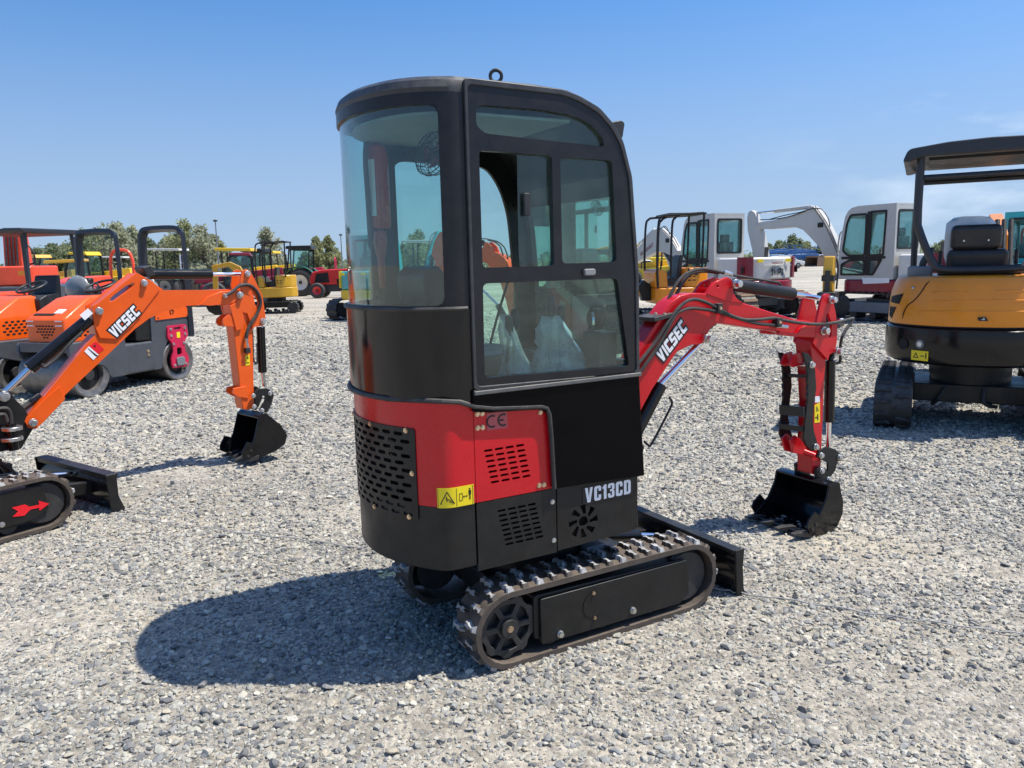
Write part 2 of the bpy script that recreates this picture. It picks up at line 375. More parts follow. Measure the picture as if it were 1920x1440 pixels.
# ------------------------------------------------------------------ gravel ground
def gravel_mat():
    m, n, l, b = nt('gravel yard'); b.inputs['Roughness'].default_value = .9; b.inputs['Specular IOR Level'].default_value = .25
    tc = n.new('ShaderNodeTexCoord'); P = tc.outputs['Object']
    v = n.new('ShaderNodeTexVoronoi'); v.inputs['Scale'].default_value = 50; l.new(P, v.inputs['Vector'])
    s = n.new('ShaderNodeSeparateColor'); l.new(v.outputs['Color'], s.inputs[0])
    cr = n.new('ShaderNodeValToRGB'); e = cr.color_ramp.elements
    e[0].position = 0; e[0].color = (.11, .115, .125, 1); e[1].position = 1; e[1].color = (.56, .53, .47, 1)
    for p, c in ((.25, (.26, .255, .25, 1)), (.55, (.40, .38, .345, 1)), (.8, (.49, .46, .40, 1))): q = e.new(p); q.color = c
    l.new(s.outputs[0], cr.inputs[0])
    sn = n.new('ShaderNodeTexNoise'); sn.inputs['Scale'].default_value = 260; sn.inputs['Detail'].default_value = 3; l.new(P, sn.inputs['Vector'])
    sr = n.new('ShaderNodeValToRGB'); sr.color_ramp.elements[0].position = .3; sr.color_ramp.elements[0].color = (.25, .215, .155, 1); sr.color_ramp.elements[1].position = .7; sr.color_ramp.elements[1].color = (.52, .45, .33, 1); l.new(sn.outputs['Fac'], sr.inputs[0])
    big = n.new('ShaderNodeTexNoise'); big.inputs['Scale'].default_value = .8; big.inputs['Detail'].default_value = 6; big.inputs['Roughness'].default_value = .6; l.new(P, big.inputs['Vector'])
    bm_ = n.new('ShaderNodeMapRange'); bm_.inputs['From Min'].default_value = .42; bm_.inputs['From Max'].default_value = .66; bm_.inputs['To Min'].default_value = .1; bm_.inputs['To Max'].default_value = .8; l.new(big.outputs['Fac'], bm_.inputs['Value'])
    ed = n.new('ShaderNodeMapRange'); ed.inputs['From Min'].default_value = .30; ed.inputs['From Max'].default_value = .5; ed.inputs['To Max'].default_value = .55; l.new(v.outputs['Distance'], ed.inputs['Value'])
    mxs = n.new('ShaderNodeMath'); mxs.operation = 'MAXIMUM'; l.new(bm_.outputs[0], mxs.inputs[0]); l.new(ed.outputs[0], mxs.inputs[1])
    c1 = n.new('ShaderNodeMix'); c1.data_type = 'RGBA'; l.new(mxs.outputs[0], c1.inputs[0]); l.new(cr.outputs[0], c1.inputs[6]); l.new(sr.outputs[0], c1.inputs[7])
    b3 = n.new('ShaderNodeTexNoise'); b3.inputs['Scale'].default_value = .16; b3.inputs['Detail'].default_value = 7; b3.inputs['Roughness'].default_value = .62; l.new(P, b3.inputs['Vector'])
    b4 = n.new('ShaderNodeMapRange'); b4.inputs['From Min'].default_value = .3; b4.inputs['From Max'].default_value = .7; b4.inputs['To Min'].default_value = .68; b4.inputs['To Max'].default_value = 1.16; l.new(b3.outputs['Fac'], b4.inputs['Value'])
    c2 = n.new('ShaderNodeMix'); c2.data_type = 'RGBA'; c2.blend_type = 'MULTIPLY'; c2.inputs[0].default_value = 1; l.new(c1.outputs[2], c2.inputs[6]); l.new(b4.outputs[0], c2.inputs[7])
    b5 = n.new('ShaderNodeTexNoise'); b5.inputs['Scale'].default_value = 7; b5.inputs['Detail'].default_value = 8; b5.inputs['Roughness'].default_value = .8; l.new(P, b5.inputs['Vector'])
    b6 = n.new('ShaderNodeMapRange'); b6.inputs['From Min'].default_value = .32; b6.inputs['From Max'].default_value = .68; b6.inputs['To Min'].default_value = .62; b6.inputs['To Max'].default_value = 1.5; l.new(b5.outputs['Fac'], b6.inputs['Value'])
    c3 = n.new('ShaderNodeMix'); c3.data_type = 'RGBA'; c3.blend_type = 'MULTIPLY'; c3.inputs[0].default_value = 1; l.new(c2.outputs[2], c3.inputs[6]); l.new(b6.outputs[0], c3.inputs[7])
    mp_ = n.new('ShaderNodeMapping'); mp_.inputs['Scale'].default_value = (.12, .55, 1); mp_.inputs['Rotation'].default_value = (0, 0, R(8)); l.new(P, mp_.inputs[0])
    b7 = n.new('ShaderNodeTexNoise'); b7.inputs['Scale'].default_value = 1.6; b7.inputs['Detail'].default_value = 5; l.new(mp_.outputs[0], b7.inputs['Vector'])
    b8 = n.new('ShaderNodeMapRange'); b8.inputs['From Min'].default_value = .35; b8.inputs['From Max'].default_value = .65; b8.inputs['To Min'].default_value = .84; b8.inputs['To Max'].default_value = 1.2; l.new(b7.outputs['Fac'], b8.inputs['Value'])
    c4_ = n.new('ShaderNodeMix'); c4_.data_type = 'RGBA'; c4_.blend_type = 'MULTIPLY'; c4_.inputs[0].default_value = 1; l.new(c3.outputs[2], c4_.inputs[6]); l.new(b8.outputs[0], c4_.inputs[7])
    l.new(c4_.outputs[2], b.inputs['Base Color'])
    iv = n.new('ShaderNodeMath'); iv.operation = 'SUBTRACT'; iv.inputs[0].default_value = 1; l.new(v.outputs['Distance'], iv.inputs[1])
    ad = n.new('ShaderNodeMath'); ad.operation = 'MULTIPLY_ADD'; ad.inputs[1].default_value = .35; l.new(sn.outputs['Fac'], ad.inputs[0]); l.new(iv.outputs[0], ad.inputs[2])
    sd_ = n.new('ShaderNodeMath'); sd_.operation = 'SUBTRACT'; sd_.inputs[0].default_value = 1; l.new(bm_.outputs[0], sd_.inputs[1])
    hm_ = n.new('ShaderNodeMath'); hm_.operation = 'MULTIPLY'; l.new(iv.outputs[0], hm_.inputs[0]); l.new(sd_.outputs[0], hm_.inputs[1]); l.new(hm_.outputs[0], ad.inputs[2])
    bp = n.new('ShaderNodeBump'); bp.inputs['Strength'].default_value = .85; bp.inputs['Distance'].default_value = .016; l.new(ad.outputs[0], bp.inputs['Height']); l.new(bp.outputs[0], b.inputs['Normal'])
    return m
mb = MB()
xs = [-900, -200, -60, -20, -8, -4, 0, 4, 8, 20, 60, 200, 900]; ys = [-200, -20, -4, 0, 4, 8, 20, 60, 200, 900]
mb.add([(x, y, 0) for y in ys for x in xs], [(j*len(xs)+i, j*len(xs)+i+1, (j+1)*len(xs)+i+1, (j+1)*len(xs)+i) for j in range(len(ys)-1) for i in range(len(xs)-1)])
setting(mb.build('ground', gravel_mat(), sm=0))
def pebble_mat():
    m, n, l, b = nt('river gravel stones'); b.inputs['Roughness'].default_value = .78; b.inputs['Specular IOR Level'].default_value = .3
    oi = n.new('ShaderNodeObjectInfo'); cr = n.new('ShaderNodeValToRGB'); e = cr.color_ramp.elements
    e[0].position = 0; e[0].color = (.14, .14, .14, 1); e[1].position = 1; e[1].color = (.64, .61, .51, 1)
    for p, c in ((.15, (.215, .215, .213, 1)), (.38, (.33, .325, .305, 1)), (.6, (.42, .40, .335, 1)), (.82, (.51, .49, .425, 1)), (.92, (.43, .37, .28, 1))): q = e.new(p); q.color = c
    l.new(oi.outputs['Random'], cr.inputs[0])
    tc = n.new('ShaderNodeTexCoord'); no = n.new('ShaderNodeTexNoise'); no.inputs['Scale'].default_value = 2.2; no.inputs['Detail'].default_value = 6; l.new(tc.outputs['Object'], no.inputs['Vector'])
    mr = n.new('ShaderNodeMapRange'); mr.inputs['From Min'].default_value = .3; mr.inputs['From Max'].default_value = .7; mr.inputs['To Min'].default_value = .68; mr.inputs['To Max'].default_value = 1.04; l.new(no.outputs['Fac'], mr.inputs['Value'])
    mx = n.new('ShaderNodeMix'); mx.data_type = 'RGBA'; mx.blend_type = 'MULTIPLY'; mx.inputs[0].default_value = 1; l.new(cr.outputs[0], mx.inputs[6]); l.new(mr.outputs[0], mx.inputs[7])
    l.new(mx.outputs[2], b.inputs['Base Color'])
    return m
def pebbles():
    rs = np.random.RandomState(3)
    pm = pebble_mat(); protos = bpy.data.collections.new('stone kinds')
    for k in range(9):
        bm = bmesh.new(); bmesh.ops.create_icosphere(bm, subdivisions=2, radius=1)
        sh = rs.uniform(.72, 1.4, 3); sh[2] *= .6; pl = [(Vector(rs.normal(size=3)).normalized(), rs.uniform(.45, .85)) for _ in range(9)]
        for v in bm.verts:
            c = v.co.copy()
            for nn, d in pl:
                t = c.dot(nn)
                if t > d: c -= nn*(t-d)*.95
            c *= 1+rs.uniform(-.05, .05); v.co = Vector((c.x*sh[0], c.y*sh[1], c.z*sh[2]))
        me = bpy.data.meshes.new('stone'); bm.to_mesh(me); bm.free(); me.materials.append(pm)
        me.polygons.foreach_set('use_smooth', [True]*len(me.polygons)); me.set_sharp_from_angle(angle=R(24))
        protos.objects.link(bpy.data.objects.new('stone', me))
    # low frequency value noise that thins the stones out into sandy patches
    G = rs.rand(60, 60)
    def vn(x, y, s):
        u = x/s+25; v = y/s+25; i = np.floor(u).astype(int) % 59; j = np.floor(v).astype(int) % 59; a = u-np.floor(u); c = v-np.floor(v)
        a = a*a*(3-2*a); c = c*c*(3-2*c)
        return G[i, j]*(1-a)*(1-c)+G[i+1, j]*a*(1-c)+G[i, j+1]*(1-a)*c+G[i+1, j+1]*a*c
    X = []; Y = []
    for y0 in np.arange(1.7, 27, .25):
        ym = y0+.125; d = 4300*min(1, (3.9/ym)**1.6)*min(1, max(0, (27-ym)/15)); hw = ym*.72+.8
        k = rs.poisson(d*.25*2*hw); X.append((rs.rand(k)*2-1)*hw); Y.append(y0+.25*rs.rand(k))
    x = np.concatenate(X); y = np.concatenate(Y)
    nb = len(x)
    for y0 in np.arange(1.7, 5.6, .2):
        k = rs.poisson(3300*min(1, 3/(y0+.1))*.2*2*(y0*.72+.5)); x = np.r_[x, (rs.rand(k)*2-1)*(y0*.72+.5)]; y = np.r_[y, y0+.2*rs.rand(k)]
    fine = np.arange(len(x)) >= nb
    pat = .6*vn(x, y, .8)+.4*vn(x+7, y+3, .3)
    k = (rs.rand(len(x)) < np.clip(1.62-1.75*pat, .16, 1)) | fine; x = x[k]; y = y[k]; fine = fine[k]
    r = np.clip(np.exp(rs.normal(math.log(.0077), .42, len(x))), .0038, .022)*np.clip((y/3.9)**.66, 1, 2.4)
    r = np.where(fine, rs.uniform(.0022, .0048, len(x)), r)
    me = bpy.data.meshes.new('gravel'); me.vertices.add(len(x)); co = np.stack([x, y, r*rs.uniform(-.2, .4, len(x))], 1)
    me.vertices.foreach_set('co', co.ravel())
    a = me.attributes.new('sz', 'FLOAT_VECTOR', 'POINT'); a.data.foreach_set('vector', (r[:, None]*np.ones((1, 3))).ravel())
    a = me.attributes.new('rt', 'FLOAT_VECTOR', 'POINT'); a.data.foreach_set('vector', np.stack([rs.uniform(-.4, .4, len(x)), rs.uniform(-.4, .4, len(x)), rs.uniform(0, 6.28, len(x))], 1).ravel())
    o = bpy.data.objects.new('gravel', me); COL.objects.link(o); setting(o, 'stuff')
    ng = bpy.data.node_groups.new('scatter stones', 'GeometryNodeTree')
    ng.interface.new_socket('Geometry', in_out='INPUT', socket_type='NodeSocketGeometry'); ng.interface.new_socket('Geometry', in_out='OUTPUT', socket_type='NodeSocketGeometry')
    n = ng.nodes; l = ng.links; gi = n.new('NodeGroupInput'); go = n.new('NodeGroupOutput')
    mp = n.new('GeometryNodeMeshToPoints'); ip = n.new('GeometryNodeInstanceOnPoints'); ci = n.new('GeometryNodeCollectionInfo')
    ci.inputs['Collection'].default_value = protos; ci.inputs['Separate Children'].default_value = True; ci.inputs['Reset Children'].default_value = True
    ip.inputs['Pick Instance'].default_value = True
    a1 = n.new('GeometryNodeInputNamedAttribute'); a1.data_type = 'FLOAT_VECTOR'; a1.inputs[0].default_value = 'sz'
    a2 = n.new('GeometryNodeInputNamedAttribute'); a2.data_type = 'FLOAT_VECTOR'; a2.inputs[0].default_value = 'rt'
    l.new(gi.outputs[0], mp.inputs[0]); l.new(mp.outputs[0], ip.inputs['Points']); l.new(ci.outputs[0], ip.inputs['Instance'])
    l.new(a1.outputs[0], ip.inputs['Scale']); l.new(a2.outputs[0], ip.inputs['Rotation']); l.new(ip.outputs[0], go.inputs[0])
    md = o.modifiers.new('scatter stones', 'NODES'); md.node_group = ng
    print('stones', len(x))
pebbles()
# ================================================================== main red and black mini excavator
YAW = 0.51091743
MO = (0.06849, 3.34757)
MF = Fr(MO, YAW)
AX = -.05                                  # the body's own centre line, a little right of the boom
def my(y): return 2*AX-y
def _per():
    P = [(1.5, -.45), (-.574, -.45)]
    P += [(-.574+.08*math.cos(R(270-47.9*i/6)), -.37+.08*math.sin(R(270-47.9*i/6))) for i in range(1, 7)]
    P += [(-.22+.557*math.cos(R(222.1-42.1*i/22)), AX+.557*math.sin(R(222.1-42.1*i/22))) for i in range(1, 23)]
    return P+[(x, my(y)) for x, y in reversed(P[:-1])]
import bisect
class Wall:
    "vertical wall round the back of the body: s runs from the right front corner round the back, d is how far outside"
    def __init__(w, P):
        w.P = [Vector(p) for p in P]; w.N = []; w.S = [-1.25]
        for i in range(len(w.P)):
            d = w.P[min(i+1, len(w.P)-1)]-w.P[max(i-1, 0)]; d.normalize(); w.N.append(Vector((-d.y, d.x)))
        w.N[0] = Vector((0, -1)); w.N[-1] = Vector((0, 1))
        for i in range(1, len(w.P)): w.S.append(w.S[-1]+(w.P[i]-w.P[i-1]).length)
        w.mid = (w.S[1]+w.S[-2])/2
    def __call__(w, s, z, d):
        i = min(max(bisect.bisect_right(w.S, s)-1, 0), len(w.S)-2)
        t = (s-w.S[i])/(w.S[i+1]-w.S[i]); p = w.P[i].lerp(w.P[i+1], t)
        a, b = (w.N[1] if i else w.N[0]), w.N[i+1]
        n = w.N[i].lerp(w.N[i+1], t) if 0 < i < len(w.S)-2 else (w.N[0] if i == 0 else w.N[-1])
        n.normalize(); return (p.x+n.x*d, p.y+n.y*d, z)
    def mir(w, s): return 2*w.mid-s
def _cabper():
    a = [(1.5, -.45), (-.528, -.45), (-.534, -.4495)]
    b0, b1, b2 = Vector((-.54, -.448)), Vector((-.671, -.401)), Vector((-.725, -.285))
    P = a+[(p.x, p.y) for p in [b0*(1-t)**2+b1*2*t*(1-t)+b2*t*t for t in [k/10 for k in range(11)]]]
    P += [(-.22+.557*math.cos(R(205-25*i/14)), AX+.557*math.sin(R(205-25*i/14))) for i in range(1, 15)]
    return P+[(x, my(y)) for x, y in reversed(P[:-1])]
pw = Wall(_per()); pc = Wall(_cabper()); mir = pw.mir; SMID = pw.mid
def slot(s, z, l, h, sk=0):
    r = h/2; return [(s+u+sk*w, z+w) for u, w in circ(l/2-r, 0, r, 5, -90, 90)+circ(-l/2+r, 0, r, 5, 90, 270)]
def bolt(par, c, n, r=.008, h=.006, m='brass'):
    c = Vector(c); n = Vector(n); b = MB(); b.cyl(c-n*.002, c+n*h*.3, r*1.25, n=12); b.cyl(c+n*h*.3, c+n*h, r, n=6); return b.build('bolt', K[m], par)
def wbolt(par, s, z, d, **k):
    a = Vector(pw(s, z, d)); b = Vector(pw(s, z, d+1)); return bolt(par, a, b-a, **k)
def pin(par, x, z, y, r=.022, h=.03, m='zinc', d=-1, name='pivot_pin'):
    b = MB(); b.cyl((x, y, z), (x, y+d*h*.4, z), r*1.2, n=16); b.cyl((x, y+d*h*.4, z), (x, y+d*h, z), r, r*.92, n=6); return b.build(name, K[m], par, bev=.002)
# ---------------- crawler track
def stadium(xr, xf, zc, r, rf=None, n=10):
    rf = rf or r
    P = [(xr+r*math.cos(R(90+180*k/n)), zc+r*math.sin(R(90+180*k/n))) for k in range(n+1)]
    zf = zc-r+rf
    P += [(xf+rf*math.cos(R(-90+180*k/n)), zf+rf*math.sin(R(-90+180*k/n))) for k in range(n+1)]
    return P
def track(root, y0, y1, xr, xf, r, zc, detail=True, lugn=40, mats=('belt', 'lug', 'blkm', 'iron'), out=-1, lug_h=.017, plate=True, arrow=False, rf=None, lugm=None):
    th = .022
    P = stadium(xr, xf, zc, r-lug_h*.6, rf and rf-lug_h*.6); I = stadium(xr, xf, zc, r-lug_h*.6-th, rf and rf-lug_h*.6-th)
    mb = MB()
    mb.ex(P, y0, y1, holes=[I], m=0)
    D = dense(P, .012); L = [0]
    for i in range(len(D)): a, b = D[i], D[(i+1) % len(D)]; L.append(L[-1]+math.hypot(b[0]-a[0], b[1]-a[1]))
    T = L[-1]
    def onp(t):
        t %= T; i = min(bisect.bisect_right(L, t)-1, len(D)-1); a, b = Vector(D[i]), Vector(D[(i+1) % len(D)]); u = (t-L[i])/max(L[i+1]-L[i], 1e-9)
        d = (b-a).normalized(); return a.lerp(b, u), d, Vector((-d.y, d.x))*-1
    W = y1-y0
    for k in range(lugn):
        for row in ((0, 1) if detail else (2,)):
            t0 = T*(k+.5*(row == 1))/lugn
            p, d, n = onp(t0)
            if n.dot(p-Vector(((xr+xf)/2, zc))) < 0: n = -n
            pit = T/lugn
            def q(u, v, hh): c = p+d*(u*pit)+n*hh; return (c.x, y0+W*v, c.y)
            v0, v1 = ((.03, .47), (.53, .97), (.02, .98))[row]
            if detail:
                pl = [(-.34, .0), (-.12, .12), (-.16, .45), (-.34, .62), (-.30, .92), (-.06, .8), (.02, 1.), (.22, .96), (.2, .7), (.34, .55), (.12, .4), (.16, .14), (.36, .06), (.26, -.04)]
                if row: pl = [(a, 1-b) for a, b in pl]
                k1 = len(pl)
                lo = [q(a*.72, v0+(v1-v0)*b, -.002) for a, b in pl]; hi = [q(a*.5, v0+(v1-v0)*(.08+.84*b), lug_h) for a, b in pl]
                mb.add(lo+hi, [tuple(range(k1, 2*k1))], 1); mb.add(lo+hi, [(i, (i+1) % k1, k1+(i+1) % k1, k1+i) for i in range(k1)], 0 if k % 3 else 1)
            else:
                vs = [q(a, v, hh) for hh, aa in ((-.002, .3), (lug_h, .2)) for a, v in ((-aa, v0), (aa, v0), (aa, v1), (-aa, v1))]
                mb.add(vs, [(4, 5, 6, 7), (0, 1, 5, 4), (1, 2, 6, 5), (2, 3, 7, 6), (3, 0, 4, 7)], 1)
    o = mb.build('crawler_track', [K[mats[0]], K[lugm or mats[1]]], root, sm=30)
    yo = y0 if out < 0 else y1; si = 1 if out < 0 else -1
    rr = r-lug_h-th-.004
    ym = (y0+y1)/2
    # drive sprocket with spokes, idler and rollers
    holes = [[(xr+a*math.cos(R(b+k*60)), zc+a*math.sin(R(b+k*60))) for a, b in ((rr*.42, 12), (rr*.78, 7), (rr*.78, 35), (rr*.78, 53), (rr*.42, 48))] for k in range(6)]
    tooth = [(xr+(rr+.004 if (k//2) % 2 else rr*.93)*math.cos(R(k*10)), zc+(rr+.004 if (k//2) % 2 else rr*.93)*math.sin(R(k*10))) for k in range(36)]
    s = MB(); s.ex(tooth, yo+si*.03, yo+si*.055, holes=holes if detail else ()); s.cyl((xr, yo+si*.012, zc), (xr, yo+si*.1, zc), rr*.3, n=20); s.cyl((xr, yo+si*.06, zc), (xr, yo+si*(W-.03), zc), rr*.8, n=20)
    s.build('sprocket', K[mats[3]], o, bev=.002)
    zf = zc-r+(rf or r); rrf = (rf or r)-lug_h-th-.004
    s = MB(); s.lathe([(rrf*.35, .03), (rrf*.9, .03), (rrf, .045), (rrf, .075), (rrf*.6, .08), (rrf*.6, W-.04)], (xf, yo, zf), n=24) if si > 0 else s.lathe([(rrf*.35, -.03), (rrf*.9, -.03), (rrf, -.045), (rrf, -.075), (rrf*.6, -.08), (rrf*.6, -W+.04)], (xf, yo, zf), n=24)
    s.build('idler_wheel', K[mats[3]], o)
    nr = 3 if detail else 4
    for k in range(nr):
        x = xr+(xf-xr)*(k+.75)/(nr+.5); rw = .052 if detail else r*.24
        s = MB(); s.cyl((x, yo+si*.035, lug_h+th+rw), (x, yo+si*(W-.04), lug_h+th+rw), rw, n=18); s.build('track_roller', K[mats[3]], o, bev=.004)
    return o
def side_frame(root, pl, y0, y1, m='blkm', name='track_frame'):
    mb = MB(); mb.ex(pl, y0, y1); return mb.build(name, K[m], root, bev=.006)
# ---------------- reusable upper body (s, z panels) used by the red machine and by its orange neighbours
def upper_body(root, paint, full=True):
    # deck and inner core so nothing shows through the vents but darkness
    mb = MB(); pl = [pw(s, 0, -.12)[:2] for s in np.linspace(0.02, mir(.02), 60)]; mb.ex(pl, .40, .44, 'z'); mb.cyl((0, 0, .27), (0, 0, .41), .27, n=32)
    mb.box(-.02, .3, -.14, .2, .3, .43); mb.build('swing_deck', K['blkm'], root)
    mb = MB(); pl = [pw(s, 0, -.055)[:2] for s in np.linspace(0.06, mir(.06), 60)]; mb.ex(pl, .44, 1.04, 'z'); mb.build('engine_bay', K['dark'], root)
    # rear weight: black lower skirt
    mb = MB(); mb.wrap(pw, .745, mir(.745), .445, .693, -.03, 0, .025); o = mb.build('rear_skirt', K['blkm'], root, bev=.008)
    # red engine cover with a grille opening
    g0, g1 = .972, mir(.972)
    mb = MB(); mb.wrap(pw, .745, g0, .69, 1.07, -.012, .001, .02); mb.wrap(pw, g1, mir(.745), .69, 1.07, -.012, .001, .02); mb.wrap(pw, g0, g1, .972, 1.07, -.012, .001, .02)
    cover = mb.build('engine_cover', paint, root)
    holes = []
    for r in range(12):
        z = .652+r*.0272
        for c in range(11):
            s = g0+.045+c*.062+(.031 if r % 2 else 0)
            if s+.024 < g1-.02 and z < .955: holes.append(slot(s, z, .044, .014))
    mb = MB(); mb.ex(roundpoly([(g0, .632), (g1, .632), (g1, .975), (g0, .975)], .012), -.004, .006, holes=holes, f=lambda u, w, d: pw(u, w, d), step=.02)
    gr = mb.build('rear_grille', K['blkm'], cover, sm=30)
    for s, z in ((1.01, .966), (.99, .808), (1.012, .641), (1.21, .966), (1.21, .641), (1.45, .966)): wbolt(gr, s, z, .006)
    for s, z, r in ((1.1, .83, .05), (1.22, .75, .035), (1.12, .72, .03), (1.3, .88, .06)):
        b = MB(); p = pw(s, z, -.05); q = pw(s, z, -.02); b.cyl(p, q, r*.5, n=14); b.build('engine_pipe', K['gsteel'] if r < .04 else K['blkm'], cover)
    # side panels, right with vents, left plain
    for sgn, f in ((0, pw), (1, lambda s, z, d: pw(mir(s), z, d))):
        h1 = [slot(.688-c*.045+ -r*.0, .878-r*.0205, .036, .0095, sk=0) for r in range(7) for c in range(4)] if not sgn else []
        h1 = [[(u-(.878-.0205*(i//4)-.878)*-.2, w) for u, w in h] for i, h in enumerate(h1)]
        mb = MB(); mb.ex([(.743, .689), (.743, 1.05), (.415, 1.05), (.415, .689)], -.012, .002, holes=h1, f=f); sp = mb.build('side_panel', paint, root, sm=30)
        h2 = [slot(.64-c*.044-r*.0045, .64-r*.0195, .036, .0095) for r in range(8) for c in range(4)] if not sgn else []
        mb = MB(); mb.ex([(.743, .425), (.743, .686), (.398, .686), (.398, .425)], -.012, .002, holes=h2, f=f); lp = mb.build('lower_side_panel', K['blkm'], root, sm=30)
        fan = []
        if not sgn:
            cs, cz = .27, .527
            for k in range(8):
                a0 = 45*k
                fan.append([(cs+.001*r*math.cos(R(a0+a)), cz+.001*r*math.sin(R(a0+a))) for r, a in ((30, 0), (48, -8), (68, -14), (72, 8), (50, 14), (32, 22))])
            fan.append(circ(cs, cz, .022, 12))
        mb = MB(); mb.ex([(.393, .43), (.393, .69), (.0, .69), (.005, .44)], -.012, .002, holes=fan, f=f); fp = mb.build('front_side_panel', K['blkm'], root, sm=30)
        if not sgn:
            for s, z in ((.729, 1.019), (.709, 1.019), (.729, .968), (.709, .967), (.463, .994), (.474, .71), (.453, .709)): wbolt(sp, s, z, .002)
            for s, z in ((.415, .634), (.411, .477)): wbolt(lp, s, z, .002, m='zinc')
    return cover, sp
PROF = [(-.10, 2.185), (-.03, 2.17), (.03, 2.145), (.09, 2.1), (.135, 2.045), (.17, 1.97), (.195, 1.885)]
def zprof(x):
    if x <= PROF[0][0]: return PROF[0][1]
    for a, b in zip(PROF, PROF[1:]):
        if x <= b[0]: return a[1]+(b[1]-a[1])*(x-a[0])/(b[0]-a[0])
    return PROF[-1][1]
def cab(root, glassm, glassr, interior=True):
    Z0 = 1.04
    # rear wrap: glossy black below the window, frame round it, glass
    mc = pc.mir; w0, w1 = .834, mc(.80)
    mb = MB(); mb.wrap(pc, .70, mc(.70), 1.07, 1.40, -.014, .010, .02); mb.build('rear_panel', K['blk'], root, sm=16)
    mb = MB()
    mb.wrap(pc, .70, w0, 1.39, 2.125, -.03, .008, .012); mb.wrap(pc, w1, mc(.70), 1.39, 2.125, -.03, .008, .012)
    mb.wrap(pc, w0, w1, 2.085, 2.125, -.03, .008, .02); mb.wrap(pc, w0, w1, 1.39, 1.412, -.03, .008, .02)
    for sx in (w0, w1):
        for zz in (1.412, 2.085):
            du = .03 if sx == w0 else -.03; dz = .03 if zz < 1.5 else -.03
            mb.ex([(sx, zz), (sx+du, zz), (sx+du*.3, zz+dz*.3), (sx, zz+dz)], -.012, .006, f=pc)
    mb.build('rear_window_frame', K['cabblk'], root, sm=16)
    mb = MB(); mb.tube([pc(s, 1.402, .014) for s in np.linspace(.76, mc(.76), 50)], .008, 6, sm=0); mb.build('window_ledge', K['rub'], root)
    mb = MB(); mb.wrap(pc, w0-.004, w1+.004, 1.408, 2.09, -.006, -.002, .02); mb.build('rear_window', glassr, root, sm=60)
    # rubber trim where the cab sits on the body
    T = [(1.085, 1.076), (.86, 1.08), (.80, 1.072), (.745, 1.05), (.672, 1.036), (.56, 1.026), (.468, 1.019), (.443, 1.01), (.432, .985), (.425, .9), (.418, .75), (.415, .692)]
    mb = MB(); mb.tube([pw(s, 1.078, .016) for s in np.linspace(mir(.86), 1.09, 30)]+[pw(s, z, .012 if s > .76 else .018) for s, z in T], .0095, 8, sm=0); mb.build('rubber_seal', K['rub'], root)
    out = [(-.49, 1.115), (.242, 1.10), (.235, 1.5), (.2, 1.87), (.165, 1.98), (.125, 2.045), (.06, 2.1), (-.03, 2.14), (-.10, 2.155), (-.49, 2.165)]
    top = roundpoly([(-.45, 2.088), (-.455, 2.02), (-.42, 1.995), (.085, 1.976), (.075, 2.01), (.02, 2.055), (-.06, 2.08), (-.2, 2.09)], .03)
    wl = roundpoly([(-.446, 1.938), (-.15, 1.934), (-.147, 1.54), (-.445, 1.54)], .018)
    wr = roundpoly([(-.115, 1.93), (.118, 1.928), (.14, 1.548), (-.112, 1.547)], .02)
    lo = roundpoly([(-.446, 1.485), (.142, 1.485), (.2, 1.135), (-.45, 1.15)], .02)
    for sg in (-1, 1):
        Y = (lambda d: -(.45+d)) if sg < 0 else (lambda d: .35+d)
        if sg < 0:
            mb = MB(); mb.ex(out, Y(-.012), Y(.014), holes=[top, wl, wr, lo]); fr = mb.build('side_window_frame', K['cabblk'], root, sm=30)
            mb = MB(); mb.ex(roundpoly([(-.497, 1.106), (.25, 1.092), (.245, 1.5), (.212, 1.87), (.17, 2.0), (.125, 2.06), (.06, 2.115), (-.03, 2.15), (-.10, 2.166), (-.497, 2.172)], .02), Y(.0), Y(.02), holes=[roundpoly([(-.484, 1.122), (.234, 1.108), (.228, 1.5), (.194, 1.87), (.155, 1.985), (.115, 2.042), (.055, 2.093), (-.03, 2.128), (-.10, 2.145), (-.484, 2.15)], .02)]); mb.build('frame_lip', K['roofblk'], fr, bev=.004)
            for q, d in ((top, -.004), (wr, -.004), (lo, -.004), (roundpoly([(-.285, 1.938), (-.145, 1.936), (-.145, 1.54), (-.285, 1.54)], .004), -.008)):
                mb = MB(); mb.ex([(a, b) for a, b in q], Y(d), Y(d+.003)); mb.build('window_pane', glassm, fr)
            mb = MB(); mb.ex(rrect(-.268, -.243, 1.72, 1.80, .006), Y(-.002), Y(.012)); mb.build('slide_handle', K['plas'], fr, bev=.003)
            mb = MB(); mb.ex(rrect(-.02, .03, 1.50, 1.525, .009), Y(.014), Y(.03)); mb.build('door_latch', K['grey'], fr, bev=.004)
            bx = [(-.505, 1.032), (-.44, 1.022), (-.22, 1.008), (-.192, .99), (-.18, .96), (-.172, .69), (.275, .672), (.252, 1.0), (.245, 1.112), (-.505, 1.112)]
            mb = MB(); mb.ex(bx, Y(0.003), Y(.024)); mb.build('lower_cab_panel', K['blk2'], root, bev=.008)
            mb = MB(); mb.box(-.50, .25, Y(.032), Y(.018), 1.092, 1.107); mb.build('sill_strip', K['sill'], fr, bev=.003)
        else:
            big = roundpoly([(-.455, 2.0), (.0, 1.99), (.07, 1.9), (.11, 1.78), (.165, 1.15), (-.455, 1.15)], .06)
            mb = MB(); mb.ex([(-.575, 1.115)]+out[1:-1]+[(-.575, 2.165)], Y(-.02), Y(.0), holes=[big]); fr = mb.build('side_window_frame', K['cabblk'], root, sm=30)
            mb = MB(); mb.ex(big, Y(-.012), Y(-.009)); mb.build('window_pane', glassm, fr)
